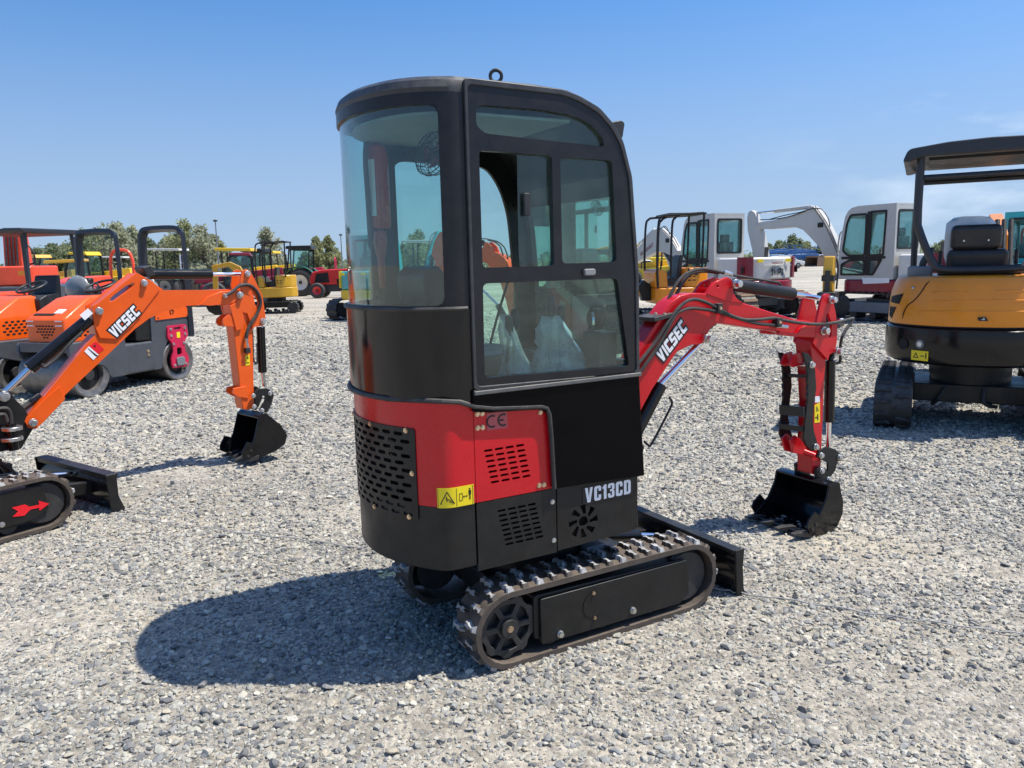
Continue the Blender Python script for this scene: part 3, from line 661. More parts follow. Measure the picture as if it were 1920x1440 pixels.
            mb = MB(); mb.ex([(-.53, .69), (.25, .69), (.245, 1.112), (-.53, 1.112)], Y(0.003), Y(.024)); mb.build('lower_cab_panel', K['blk'], root, bev=.008)
    # roof shell: plan outline shrunk ring by ring over the side profile
    plan = [pc(s, 0, .004)[:2] for s in np.linspace(.60, pc.mir(.60), 80)]
    fx = [-.2, -.05, .02, .08, .13, .165, .19, .2]
    plan = [(x, -.455) for x in reversed(fx)]+plan[1:-1]+[(x, .355) for x in fx]
    rings = []
    for ins, dz in ((.03, -.085), (0, -.08), (-.006, -.045), (.004, -.02), (.022, -.006), (.05, .0), (.14, .006), (.3, .009)):
        rg = []
        for x, y in plan:
            k = 1-ins/.5; X = -.28+(x+.28)*k; rg.append((X, (y-AX)*k+AX, zprof(X if x > -.2 else x)+dz))
        rings.append(rg)
    mb = MB(); mb.loft(rings); mb.build('roof', K['roofblk'], root, sm=28)
    mb = MB(); mb.ex([(x*.93-.0, (y-AX)*.93+AX) for x, y in plan if x < .02], 2.06, 2.07, 'z'); mb.build('headliner', K['lin'], root)
    # windscreen and front frame follow the profile
    fp = [(.2, 1.87), (.222, 1.7), (.238, 1.5), (.244, 1.14)]
    mb = MB()
    for y0, y1 in ((-.45, -.40), (.30, .35)):
        for a, b in zip(fp, fp[1:]): mb.bar((a[0], (y0+y1)/2, a[1]+.004), (b[0], (y0+y1)/2, b[1]-.004), .05, .03, up=(1, 0, 0))
    for x, z in ((.205, 1.86), (.246, 1.12)): mb.box(x-.016, x+.014, -.40, .30, z-.03, z+.03)
    mb.build('front_frame', K['cabblk'], root, bev=.004)
    mb = MB(); mb.loft([[(x+d, y, z) for d, y in ((0, -.41), (0, .31), (.004, .31), (.004, -.41))] for x, z in fp]); mb.build('windscreen', glassm, root)
    mb = MB(); mb.box(.235, .26, -.45, .35, .44, 1.1); mb.build('front_panel', K['blk'], root, bev=.01)
    mb = MB(); mb.box(-.5, .24, -.44, .34, 1.03, 1.05); mb.build('cab_floor', K['dark'], root)
    if not interior: return
    # seat, consoles, levers
    mb = MB(); mb.ex(roundpoly([(-.42, 1.06), (-.02, 1.06), (0, 1.16), (-.06, 1.2), (-.3, 1.18), (-.42, 1.2)], .04), -.16, .2); mb.ex(roundpoly([(-.5, 1.15), (-.4, 1.15), (-.42, 1.5), (-.47, 1.56), (-.53, 1.52)], .04), -.14, .18)
    mb.build('seat', K['vinyl'], root, bev=.02)
    mb = MB(); mb.box(-.28, -.16, .21, .31, 1.05, 1.33); mb.box(-.28, -.13, .2, .32, 1.33, 1.36); mb.build('left_console', K['grey'], root, bev=.006)
    mb = MB(); mb.box(.07, .2, -.42, .1, 1.05, 1.12); mb.box(.1, .19, -.40, -.28, 1.12, 1.27); mb.build('front_console', K['plas'], root, bev=.01)
    for x, y, h in ((-.29, -.34, .24), (-.24, -.30, .26), (-.06, -.28, .30), (.0, -.26, .26)):
        mb = MB(); mb.tube([(x, y, 1.04), (x+.004, y, 1.04+h*.6), (x+.015, y+.005, 1.04+h)], .007, 8); mb.lathe([(.0, h), (.016, h+.01), (.02, h+.05), (.013, h+.085), (0, h+.09)], (x+.015, y+.005, 1.03), 'z', 12); mb.lathe([(.028, 0), (.03, .02), (.018, .06), (.009, .09)], (x, y, 1.04), 'z', 14); mb.build('control_lever', K['vinyl'], root)
    mb = MB(); mb.tube([(-.12, .2, 1.05), (-.05, .18, 1.3), (.02, .17, 1.5)], .006, 6); mb.tube([(-.35, .28, 1.46), (-.3, .3, 1.4), (-.27, .29, 1.3), (-.2, .29, 1.28)], .006, 6); mb.build('cab_cable', K['rub'], root)
    mb = MB(); mb.cyl((.12, -.33, 1.32), (.15, -.33, 1.32), .045, n=18); mb.cyl((.1, -.33, 1.27), (.13, -.33, 1.3), .012); lm = mb.build('headlamp', K['plas'], root); mb = MB(); mb.cyl((.112, -.33, 1.315), (.121, -.335, 1.315), .036, n=18); mb.build('lens', K['lens'], lm)
    # small caged fan under the headliner
    mb = MB(); c = Vector((-.47, -.16, 1.96)); M = Matrix.Translation(c)@Matrix.Rotation(R(35), 4, 'X')@Matrix.Rotation(R(-62), 4, 'Y')
    mb.X = M
    for rr, h in ((.085, 0), (.088, .02), (.07, .045), (.03, .05), (.07, -.025)): mb.tube([(rr*math.cos(R(a)), rr*math.sin(R(a)), h) for a in range(0, 360, 20)], .0022, 5, sm=0, closed=True)
    for a in range(0, 360, 12): ca, sa = math.cos(R(a)), math.sin(R(a)); mb.tube([(.02*ca, .02*sa, .052), (.07*ca, .07*sa, .045), (.088*ca, .088*sa, .015), (.07*ca, .07*sa, -.025)], .0014, 4, sm=0)
    mb.cyl((0, 0, -.06), (0, 0, -.01), .03, n=14); fn = mb.build('cab_fan', K['plas'], root)
    mb = MB(); mb.X = M
    for a in (0, 120, 240): mb.ex([(.01*math.cos(R(a)), .01*math.sin(R(a))), (.06*math.cos(R(a-25)), .06*math.sin(R(a-25))), (.066*math.cos(R(a+10)), .066*math.sin(R(a+10))), (.05*math.cos(R(a+35)), .05*math.sin(R(a+35)))], .012, .015, 'z')
    mb.build('fan_blade', K['crim'], fn)

mx = thing('mini_excavator', 'red and black mini excavator with glazed cab, large in the middle of the gravel yard', 'excavator', (MO[0], MO[1], -.01), YAW)
upper_body(mx, K['red'])
cab(mx, K['gl2'], K['gl'])
# tracks
for y0, y1, o in ((-.475, -.30, -1), (my(-.30), my(-.475), 1)):
    tk = track(mx, y0, y1, -.37, .53, .165, .165, lugn=41, out=o)
pl_ = MF.side([(1013, 1120), (1289, 1046), (1293, 1108), (1275, 1128), (1150, 1165), (1016, 1205)], -.468)
for sg in (1, -1):
    yq = (lambda y: y) if sg > 0 else my
    fr = side_frame(mx, roundpoly(pl_, .01), yq(-.468), yq(-.46))
    mb = MB(); mb.ex(roundpoly([(-.26, .085), (.5, .075), (.52, .255), (-.26, .27)], .02), yq(-.455), yq(-.33)); mb.build('frame_beam', K['blkm'], fr, bev=.006)
    if sg > 0:
        c = MF.pl(1113, 1130, -.469); mb = MB(); mb.cyl((c.x, -.466, c.z), (c.x, -.471, c.z), .052, n=28); mb.build('cover_disc', K['blkm'], fr)
        for q in ((1113, 1108), (1115, 1154)): p = MF.pl(*q, -.472); bolt(fr, (p.x, p.y, p.z), (0, -1, 0), r=.006)
        for q in ((1186, 1140), (1050, 1184)): p = MF.pl(*q, -.469); bolt(fr, (p.x, p.y, p.z), (0, -1, 0), r=.012, h=.014, m='zinc')
        p = MF.pl(933, 1181, -.462); bolt(tk, (-.37, -.462, .165), (0, -1, 0), r=.011)
mb = MB(); mb.box(-.3, .42, -.31, .21, .14, .24); mb.box(-.05, .25, -.44, .34, .13, .2); mb.cyl((0, 0, .2), (0, 0, .30), .24, n=28); mb.build('car_body', K['blkm'], mx, bev=.01)
mb = MB(); mb.ex([(.10, .34), (.2, .34), (.27, .26), (.13, .24)], -.30, -.24); mb.build('bearing_gusset', K['gsteel'], mx, bev=.004)
# dozer blade
mb = MB()
bp = [(.86, .0), (.845, .03), (.83, .08), (.828, .14), (.84, .20), (.85, .222), (.832, .225), (.815, .2), (.805, .14), (.808, .07), (.825, .02), (.84, -.002)]
mb.ex(bp, -.465, .40); bl = mb.build('dozer_blade', K['blk'], mx, bev=.003)
mb = MB(); mb.ex([(.80, .232), (.80, .212), (.855, .212), (.857, .232)], -.468, .403); mb.build('blade_flange', K['blkm'], bl, bev=.004)
for sg in (-1, 1):
    mb = MB(); mb.bar((.38, AX+sg*.2, .17), (.81, AX+sg*.2, .12), .05, .07); mb.build('blade_arm', K['blkm'], bl, bev=.004); mb = MB(); mb.ex([(.815, .02), (.872, -.002), (.858, .05), (.850, .15), (.858, .236), (.80, .236)], AX+sg*.415, AX+sg*.425); mb.build('blade_end', K['blkm'], bl, bev=.004)
mb = MB(); mb.cyl((.4, 0, .24), (.62, 0, .2), .028); mb.cyl((.62, 0, .2), (.8, 0, .16), .014, m=1); mb.build('blade_cylinder', [K['blk'], K['steel']], mx)
# roof fittings
mb = MB(); P0 = Vector((-.283, -.30, 2.195)); mb.tube([(P0.x+.021*math.cos(R(a))*.9, P0.y-.021*math.cos(R(a))*.42, P0.z+.034+.021*math.sin(R(a))) for a in range(0, 360, 20)], .0065, 8, sm=0, closed=True); mb.cyl(P0, P0+Vector((0, 0, .014)), .012, n=10); mb.build('lifting_eye', K['iron'], mx)
mb = MB(); mb.ex(roundpoly([(.16, 2.02), (.25, 2.03), (.262, 2.09), (.245, 2.1), (.17, 2.085)], .01), -.36, -.26); mb.box(.12, .18, -.33, -.29, 2.03, 2.05); wl_ = mb.build('work_light', K['plas'], mx, bev=.005); mb = MB(); mb.box(.251, .258, -.35, -.27, 2.04, 2.085); mb.build('lens', K['lens'], wl_)
# stickers
sp = [o for o in mx.children if o.name.startswith('side_panel')][0]
fp_ = [o for o in mx.children if o.name.startswith('front_side_panel')][0]
def sticker(par, m, s0, s1, z0, z1, d=.003, name='sticker', f=pw):
    b = MB(); b.wrap(f, s0, s1, z0, z1, d, d+.0012, .01); return b.build(name, K[m], par)
ce = sticker(sp, 'decp', .692, .606, .953, 1.017, name='conformity_sticker')
def on_side(s, z, d): p = pw(s, z, d); return face_mat(p, (1, 0, 0), (0, 0, 1))
mb = MB()
for cs, a0, a1 in ((.670, 60, 300), (.624, 60, 300)):
    ro, ri = .024, .0175
    mb.ex([(cs-ro*math.cos(R(a)), .985+ro*math.sin(R(a))) for a in np.linspace(a0, a1, 18)]+[(cs-ri*math.cos(R(a)), .985+ri*math.sin(R(a))) for a in np.linspace(a1, a0, 18)], .0045, .0055, f=pw)
mb.ex([(.640, .982), (.622, .982), (.622, .988), (.640, .988)], .0045, .0056, f=pw); mb.build('lettering', K['ink'], ce)
ws = sticker([o for o in mx.children if o.name.startswith('engine_cover')][0], 'decy', .892, .754, .688, .762, name='warning_sticker')
mb = MB()
def line(s0, z0, s1, z1, w=.0016):
    u = Vector((s1-s0, z1-z0)); u.normalize(); v = Vector((-u.y, u.x))*w/2
    mb.ex([(s0+v.x, z0+v.y), (s1+v.x, z1+v.y), (s1-v.x, z1-v.y), (s0-v.x, z0-v.y)], .0045, .0052, f=pw)
A_, B_, C_ = (.857, .748), (.880, .703), (.832, .703)
for p, q in ((A_, B_), (B_, C_), (C_, A_)): line(*p, *q, .0035)
for k in (0, 1, 2): line(.856-k*.003, .722-k*.006, .842-k*.003, .716-k*.005, .002)
line(.86, .73, .857, .712, .004); line(.823, .692, .823, .758, .0012)
for a, b in (((.8885, .692), (.758, .692)), ((.8885, .758), (.758, .758)), ((.8885, .692), (.8885, .758)), ((.758, .692), (.758, .758))): line(*a, *b, .0012)
for a, b in (((.812, .710), (.800, .710)), ((.800, .710), (.800, .736)), ((.800, .736), (.812, .736)), ((.812, .736), (.812, .710)), ((.796, .723), (.781, .723))): line(*a, *b, .0014)
mb.ex([(.798, .723), (.793, .727), (.793, .719)], .0045, .0052, f=pw); mb.ex([(.779, .723), (.784, .727), (.784, .719)], .0045, .0052, f=pw)
mb.ex(circ(.770, .748, .0035, 8), .0045, .0052, f=pw); mb.ex([(.775, .743), (.765, .743), (.765, .727), (.7675, .727), (.7675, .708), (.7695, .708), (.7695, .722), (.7705, .722), (.7705, .708), (.7725, .708), (.7725, .727), (.775, .727)], .0045, .0052, f=pw)
mb.build('pictogram', K['ink'], ws)
sk = sticker(fp_, 'ink', .275, .022, .598, .668, name='model_sticker')
VCM = on_side(.149, .633, .0046)
# ---------------- boom, arm, bucket (side outlines measured on the boom's own plane)
YN, YF = -.015, .085
c4 = crop(1180, 490, 4.174); c6 = crop(1400, 640, 3.6)
boom = MF.side(c4((-330, 960), (60, 690), (240, 420), (320, 310), (400, 252), (480, 234), (545, 232), (620, 236), (700, 252), (790, 268), (880, 305), (1100, 378), (1300, 440), (1400, 452), (1480, 480), (1530, 520), (1522, 552), (1440, 582), (1300, 578), (1170, 538), (1000, 515), (800, 482), (690, 470), (640, 505), (612, 560), (622, 598), (600, 620), (552, 636), (490, 640), (380, 690), (330, 760), (180, 990), (-130, 1450), (-330, 1500)), YN)
boom[0] = (.38, .80); boom[-1] = (.42, .62); boom[-2] = (.50, .66)
mb = MB(); mb.ex(boom, YN, YF); bo = mb.build('boom', K['red'], mx, bev=.006)
brk = MF.side(c4((600, 240), (625, 200), (660, 150), (760, 108), (790, 118), (805, 160), (812, 235), (842, 280), (890, 312), (760, 300)), YN)
for a, b in ((YN-.004, YN+.016), (YF-.016, YF+.004)):
    mb = MB(); mb.ex(brk, a, b, holes=[MF.side(c4(*[(688+10*math.cos(R(t)), 178+12*math.sin(R(t))) for t in range(0, 360, 45)]), YN)]); mb.build('cylinder_bracket', K['red'], bo, bev=.003)
for a, b in ((YN-.018, YN+.002), (YF-.002, YF+.018)):
    mb = MB(); mb.ex(MF.side(c4((1150, 560), (1280, 572), (1440, 582), (1522, 552), (1530, 520), (1480, 488), (1400, 470), (1330, 500), (1300, 545), (1150, 535)), YN), a, b); mb.build('clevis_plate', K['red'], bo, bev=.003)
for x, z in ((808, 160), (585, 590), (1492, 528)):
    p = MF.side(c4((x, z)), YN)[0]; pin(bo, p[0], p[1], YN-.012, r=.02, h=.045)
mb = MB(); a = MF.side(c4((820, 170)), .035)[0]; b = MF.side(c4((1275, 240)), .035)[0]; c = MF.side(c4((1545, 285)), .035)[0]
mb.cyl((a[0], .035, a[1]), (b[0], .035, b[1]), .034, n=22); mb.cyl((b[0]-.002, .035, b[1]), (c[0], .035, c[1]), .0145, n=14, m=1); mb.build('arm_cylinder', [K['blkm'], K['steel']], mx)
mb = MB(); a = MF.pl(1175, 838, .035); b = MF.side(c4((240, 950)), .035)[0]; c = MF.side(c4((585, 590)), .035)[0]
a = (.56, .62)
mb.cyl((a[0], .035, a[1]), (b[0], .035, b[1]), .036, n=22); mb.cyl((b[0], .035, b[1]), (c[0], .035, c[1]), .0165, n=14, m=1); bc = mb.build('boom_cylinder', [K['blk'], K['steel']], mx)
q = [MF.pl(u, v, -.01) for u, v in ((1255, 742), (1260, 750), (1255, 765), (1222, 828), (1215, 830), (1208, 824))]
mb = MB(); mb.tube(q, .006, 8, sm=3); mb.build('hydraulic_line', K['blk'], bc)
mb = MB(); mb.tube([(.56, -.005, .66), (.585, -.002, .62), (.60, .0, .57)], .008, 8, m=0); mb.build('hose_fitting', K['zinc'], bc)
# boom foot
mb = MB(); mb.box(.25, .50, -.05, .12, .46, .60); mb.ex([(.36, .56), (.58, .54), (.62, .66), (.5, .86), (.36, .82)], -.05, -.03); mb.ex([(.36, .56), (.58, .54), (.62, .66), (.5, .86), (.36, .82)], .1, .12); mb.cyl((.42, .035, .42), (.42, .035, .64), .05); mb.build('swing_post', K['blkm'], mx, bev=.006)
# arm
arm = MF.side(c4((1478, 300), (1500, 250), (1522, 238), (1545, 242), (1570, 282), (1592, 380), (1607, 480), (1604, 600), (1590, 690), (1545, 715), (1535, 760)), YN)+MF.side(c6((522, 270), (512, 520), (503, 720), (498, 860), (470, 890), (440, 885), (438, 700), (452, 400), (440, 140), (428, 0)), YN)+MF.side(c4((1422, 600), (1432, 560), (1440, 470)), YN)
mb = MB(); mb.ex(arm[:10]+[arm[10], arm[-4], arm[-3], arm[-2], arm[-1]], YN-.02, YN-.004, holes=[MF.side(c4((1520, 400), (1535, 392), (1562, 480), (1560, 560), (1545, 580), (1515, 500)), YN)])
ar = mb.build('arm_plate', K['red'], mx, bev=.003)
mb = MB(); mb.ex(arm[:10]+[arm[10], arm[-4], arm[-3], arm[-2], arm[-1]], YF+.004, YF+.02); mb.build('arm_plate', K['red'], mx, bev=.003)
mb = MB(); mb.ex(arm[8:], YN-.003, YF+.003); ab = mb.build('arm', K['red'], mx, bev=.005)
for x, z in ((1548, 285), (1598, 690)): p = MF.side(c4((x, z)), YN)[0]; pin(ar, p[0], p[1], YN-.02, r=.018, h=.04)
mb = MB(); p = MF.side(c4((1572, 760)), .035)[0]; q = MF.side(c6((556, 530)), .035)[0]; r_ = MF.side(c6((552, 690)), .035)[0]; p0 = MF.side(c4((1600, 690)), .035)[0]
mb.cyl((p[0], .035, p[1]), (q[0], .035, q[1]), .03, n=20); mb.cyl((q[0], .035, q[1]), (r_[0], .035, r_[1]-.03), .0145, n=14, m=1); mb.cyl((p0[0]-.01, .035, p0[1]), (p[0], .035, p[1]), .018, n=14); mb.build('bucket_cylinder', [K['blk'], K['steel']], mx)
lk = MF.side(c6((465, 770), (480, 720), (530, 698), (590, 715), (632, 750), (638, 790), (605, 800), (590, 860), (560, 900), (525, 900), (540, 850), (540, 810), (520, 795)), YN-.02)
for a, b in ((YN-.03, YN-.018), (YF+.018, YF+.03)):
    mb = MB(); mb.ex(lk, a, b); ln = mb.build('bucket_link', K['blkm'], mx, bev=.003)
    if a < 0:
        for x, z in ((502, 758), (624, 770)): p = MF.side(c6((x, z)), YN-.03)[0]; pin(ln, p[0], p[1], YN-.03, r=.015, h=.016)
lk2 = MF.side(c6((462, 850), (490, 835), (525, 845), (560, 920), (545, 950), (470, 945)), YN-.02)
# bucket
BY0, BY1 = -.155, .225
bk = MF.side(c6((560, 960), (600, 938), (632, 945), (636, 990), (655, 1070), (650, 1150), (620, 1230), (560, 1290), (480, 1312), (392, 1296), (410, 1262), (500, 1150), (545, 1040)), BY0)
bu_shell = [bk[0], bk[1], bk[2], bk[3], bk[4], bk[5], bk[6], bk[7], bk[8], bk[9]]
def offs(P, t):
    o = []
    for i in range(len(P)):
        d = Vector(P[min(i+1, len(P)-1)])-Vector(P[max(i-1, 0)]); d.normalize(); o.append((P[i][0]-(-d.y)*-t, P[i][1]-d.x*t))
    return o
def bucket(root, prof, y0, y1, m='blk', teeth=4, sh=None):
    xs = [p[0] for p in prof]; zs = [p[1] for p in prof]; cxm = sum(xs)/len(xs); czm = sum(zs)/len(zs)
    inn = [(cxm+(x-cxm)*.93, czm+(z-czm)*.93) for x, z in prof]
    mb = MB(); mb.ex(list(prof[:10])+list(reversed(inn[:10])), y0+.004, y1-.004); b = mb.build('bucket', K[m], root, bev=.003)
    for a, c in ((y0, y0+.012), (y1-.012, y1)):
        mb = MB(); mb.ex(prof, a, c); mb.build('side_plate', K[m], b, bev=.003)
    lip = Vector(prof[9]); dr = (Vector(prof[9])-Vector(prof[7])).normalized()
    W = y1-y0
    for k in range(teeth):
        yy = y0+W*(.06+.88*k/(teeth-1)); t0 = lip-dr*.07; t1 = lip+dr*.075
        mb = MB(); mb.loft([[(q.x, yy+a*wd, q.y+h) for a, h in ((-1, -hh), (1, -hh), (1, hh), (-1, hh))] for q, wd, hh in ((t0, .022, .016), (lip, .021, .015), (t1, .013, .004))]); mb.build('tooth', K['iron'], b, bev=.002)
    for sg, yy in ((-1, y0), (1, y1)):
        e0 = Vector(prof[10]); e1 = Vector(prof[11]); e2 = e0+(e1-e0)*.75; nrm = Vector((-(e1-e0).y, (e1-e0).x)).normalized()
        if nrm.x > 0: nrm = -nrm
        pl = [e0-nrm*.03, e0+nrm*.03, e0+(e1-e0)*.25+nrm*.05, e2+nrm*.05, e2+(e1-e0)*.1-nrm*.03]
        mb = MB(); mb.ex([tuple(p) for p in pl], yy+sg*.001, yy+sg*.012); sc_ = mb.build('side_cutter', K[m], b, bev=.002)
        for t in (.15, .45): p = e0+(e1-e0)*t-nrm*.012; bolt(sc_, (p.x, yy+sg*.012, p.y), (0, sg, 0), r=.009, h=.008, m='iron')
    return b
bu = bucket(mx, bk, BY0, BY1, 'blk')
for yy in (YN-.032, YF+.012):
    mb = MB(); mb.ex(lk2, yy, yy+.02); ear = mb.build('bucket_ear', K['blkm'], bu, bev=.003)
    if yy < 0:
        for x, z in ((503, 862), (548, 922)): p = MF.side(c6((x, z)), YN-.03)[0]; pin(ear, p[0], p[1], YN-.032, r=.015, h=.016)
# thumb: two toothed plates joined by bars
th_ = MF.side(c6((375, 62), (410, 68), (440, 110), (458, 180), (466, 300), (450, 420), (440, 520), (452, 600), (478, 690), (470, 722), (440, 728), (400, 690), (380, 640), (388, 560), (396, 480), (402, 420), (408, 380), (402, 360), (410, 330), (403, 310), (410, 280), (402, 260), (408, 230), (400, 150)), YN-.035)
dx = MF.pl(*c6((225, 60))[0], .135); d0 = MF.pl(*c6((390, 62))[0], YN-.035)
TY0, TY1 = YN-.035, .135
tb = thb = None
for a in (TY0, TY1):
    mb = MB(); mb.ex([(x+(dx.x-d0.x if a > 0 else 0)*1.0, z+(dx.z-d0.z if a > 0 else 0)) for x, z in th_], a-.006, a+.006)
    if tb is None: tb = mb.build('thumb', K['blkm'], mx, bev=.002)
    else: mb.build('thumb_plate', K['blkm'], tb, bev=.002)
ox, oz = dx.x-d0.x, dx.z-d0.z
for (x, z), w, h, m in (((430, 145), .018, .018, 'zinc'), ((430, 225), .016, .02, 'blkm'), ((395, 465), .03, .055, 'blkm'), ((390, 580), .03, .03, 'blkm')):
    p = MF.pl(*c6((x, z))[0], TY0); mb = MB()
    if m == 'zinc': mb.cyl((p.x, TY0-.02, p.z), (p.x+ox, TY1+.02, p.z+oz), .011)
    else: mb.bar((p.x, TY0, p.z), (p.x+ox, TY1, p.z+oz), w, h)
    mb.build('thumb_bar', K[m], tb, bev=.002)
p = MF.side(c6((430, 145), (458, 698)), TY0)
for q in p: pin(tb, q[0], q[1], TY0-.006, r=.016, h=.02)
for pts in (((300, 150), (330, 80), (375, 65), (400, 150), (330, 165)), ((310, 660), (345, 625), (375, 650), (430, 720), (440, 770), (330, 745))):
    for yy in (.0, .055):
        mb = MB(); mb.ex(MF.side(c6(*pts), YN), yy, yy+.014); mb.build('thumb_lug', K['red'], ab, bev=.003)
mb = MB(); a, b = MF.side(c6((345, 700), (440, 755)), YN); mb.cyl((a[0], .10, a[1]), (b[0], YN-.02, b[1]), .016); mb.build('thumb_pivot', K['red'], ab)
st = MB(); q0 = MF.side(c6((497, 402), (497, 535), (460, 540), (461, 420)), YN-.006); st.ex(q0, YN-.0045, YN-.003); sy = st.build('warning_sticker', K['decy'], ab)
st = MB(); q0 = MF.side(c6((496, 358), (496, 400), (464, 402), (464, 362)), YN-.006); st.ex(q0, YN-.0045, YN-.003); st.build('sticker', K['decw'], ab)
st = MB(); q0 = MF.side(c6((470, 462), (488, 455), (474, 425)), YN-.006); q1 = MF.side(c6((473, 457), (483, 453), (475, 436)), YN-.006); st.ex(q0, YN-.0055, YN-.0042, holes=[q1]); st.ex(MF.side(c6((484, 478), (478, 482), (478, 520), (486, 518)), YN-.006), YN-.0055, YN-.0042); st.ex(MF.side(c6((464, 500), (476, 498), (476, 506), (464, 508)), YN-.006), YN-.0055, YN-.0042); st.build('pictogram', K['ink'], sy)
# hoses
def hose(pts, yy, par, r=.0085, m='rub', name='hose'):
    P = [MF.pl(u, v, y) for (u, v), y in zip(pts, yy if isinstance(yy, (list, tuple)) else [yy]*len(pts))]
    b = MB(); b.tube(P, r, 8, sm=5); return b.build(name, K[m], par)
hose(c4((60, 800), (200, 620), (330, 420), (430, 310), (510, 282), (600, 305), (680, 345), (800, 410), (900, 440), (1020, 440), (1130, 430), (1200, 445), (1350, 470), (1480, 478), (1600, 468), (1700, 445), (1755, 432)), [YN-.02]*12+[YN-.03]*5, bo)
hose(c4((80, 860), (230, 640), (350, 420), (400, 375), (480, 352), (600, 362), (680, 375), (800, 415), (950, 460), (1050, 478), (1140, 485)), YN-.018, bo)
hose(c4((1755, 432), (1735, 470), (1690, 530), (1660, 600), (1650, 680), (1652, 750), (1640, 780), (1590, 785)), [YN-.03]*4+[.0, .02, .03, .035], ar)
hose(c4((150, 560), (260, 390), (330, 230), (400, 120), (470, 70), (560, 45), (650, 55), (740, 75)), .04, bo)
hose(c4((130, 640), (250, 470), (340, 300), (420, 150), (480, 85), (580, 62), (700, 75)), .06, bo)
for k, (a, b) in enumerate(((40, 860), (70, 880), (95, 900), (20, 820))):
    hose(c4((a-40, b-100), (a+60, b-260), (a+150, b-390), (a+190, b-450)), .03+.012*k, bo, r=.009)
hose(c4((820, 95), (950, 115), (1100, 140), (1170, 155), (1185, 180)), .035, bo, r=.006, name='hydraulic_line')
for pts in (((740, 68), (800, 85)), ((1150, 490), (1235, 498)), ((1645, 450), (1670, 446)), ((1648, 665), (1652, 720))): hose(c4(*pts), YN-.02 if pts[0][0] > 900 else .04, bo, r=.011, m='zinc', name='hose_fitting')
for x, z, h in ((677, 350, 75), (1142, 460, 70)):
    a, b = MF.side(c4((x-20, z-h/2), (x+18, z+h/2)), YN); mb = MB(); mb.box(a[0], b[0], YN-.034, YN, b[1], a[1]); hc = mb.build('hose_clamp', K['rub'], bo, bev=.004); bolt(hc, ((a[0]+b[0])/2, YN-.034, (a[1]+b[1])/2), (0, -1, 0), r=.007, m='brass')
a, b = MF.side(c4((170, 440), (320, 400)), YN); mb = MB(); mb.bar((a[0], .03, a[1]), (b[0], .03, b[1]), .14, .02); hc = mb.build('hose_clamp', K['rub'], bo, bev=.003)
for x, z in ((222, 402), (293, 405)): p = MF.side(c4((x, z)), YN-.03)[0]; bolt(hc, (p[0], -.03, p[1]+.004), (-.5, 0, .86), r=.007, m='brass')
# name on the boom
a, b = [Vector(p) for p in MF.side(c4((232, 740), (425, 478)), YN)]
md = (a+b)/2; d = (b-a); L = d.length; d.normalize()
M = face_mat((md.x, YN-.002, md.y), (d.x, 0, d.y), (-d.y, 0, d.x)); M2 = face_mat((md.x, YN-.0032, md.y), (d.x, 0, d.y), (-d.y, 0, d.x))
def offset_poly(p, d):
    if sum(p[i-1][0]*p[i][1]-p[i][0]*p[i-1][1] for i in range(len(p))) < 0: p = p[::-1]
    o = []
    for i in range(len(p)):
        a, b, c = Vector(p[i-1]), Vector(p[i]), Vector(p[(i+1) % len(p)])
        u = (b-a).normalized(); v = (c-b).normalized(); n1 = Vector((u.y, -u.x)); n2 = Vector((v.y, -v.x))
        m_ = (n1+n2); m_ = m_/max(m_.dot(n1), .35); o.append((b.x+m_.x*d, b.y+m_.y*d))
    return o
GLY = {'V': (.86, [(0, 1), (.3, 1), (.42, .42), (.56, 1), (.86, 1), (.58, 0), (.26, 0)]), 'I': (.28, [(0, 0), (.28, 0), (.28, 1), (0, 1)]),
       'C': (.8, [(.1, 0), (.8, 0), (.8, .25), (.3, .25), (.3, .75), (.8, .75), (.8, 1), (.1, 1), (0, .88), (0, .12)]),
       'S': (.8, [(0, 0), (.7, 0), (.8, .12), (.8, .6), (.3, .6), (.3, .75), (.8, .75), (.8, 1), (.1, 1), (0, .88), (0, .4), (.5, .4), (.5, .25), (0, .25)]),
       'E': (.74, [(0, 0), (.74, 0), (.74, .24), (.3, .24), (.3, .39), (.66, .39), (.66, .61), (.3, .61), (.3, .76), (.74, .76), (.74, 1), (0, 1)]),
       'v': (.62, [(0, 1), (.22, 1), (.31, .3), (.4, 1), (.62, 1), (.43, 0), (.19, 0)]), '1': (.32, [(.1, 0), (.32, 0), (.32, 1), (.16, 1), (0, .84), (0, .7), (.1, .74)]),
       'c': (.56, [(.1, 0), (.46, 0), (.56, .1), (.56, .38), (.35, .38), (.35, .18), (.22, .18), (.22, .82), (.35, .82), (.35, .64), (.56, .64), (.56, .9), (.46, 1), (.1, 1), (0, .9), (0, .1)]),
       '3': (.54, [(.1, 0), (.44, 0), (.54, .1), (.54, .42), (.46, .51), (.54, .6), (.54, .9), (.44, 1), (.1, 1), (0, .9), (0, .7), (.21, .7), (.21, .84), (.33, .84), (.33, .59), (.17, .59), (.17, .44), (.33, .44), (.33, .16), (.21, .16), (.21, .32), (0, .32), (0, .1)]),
       'd': (.57, [(0, 0), (.44, 0), (.57, .12), (.57, .88), (.44, 1), (0, 1)], [(.22, .18), (.35, .18), (.35, .82), (.22, .82)])}
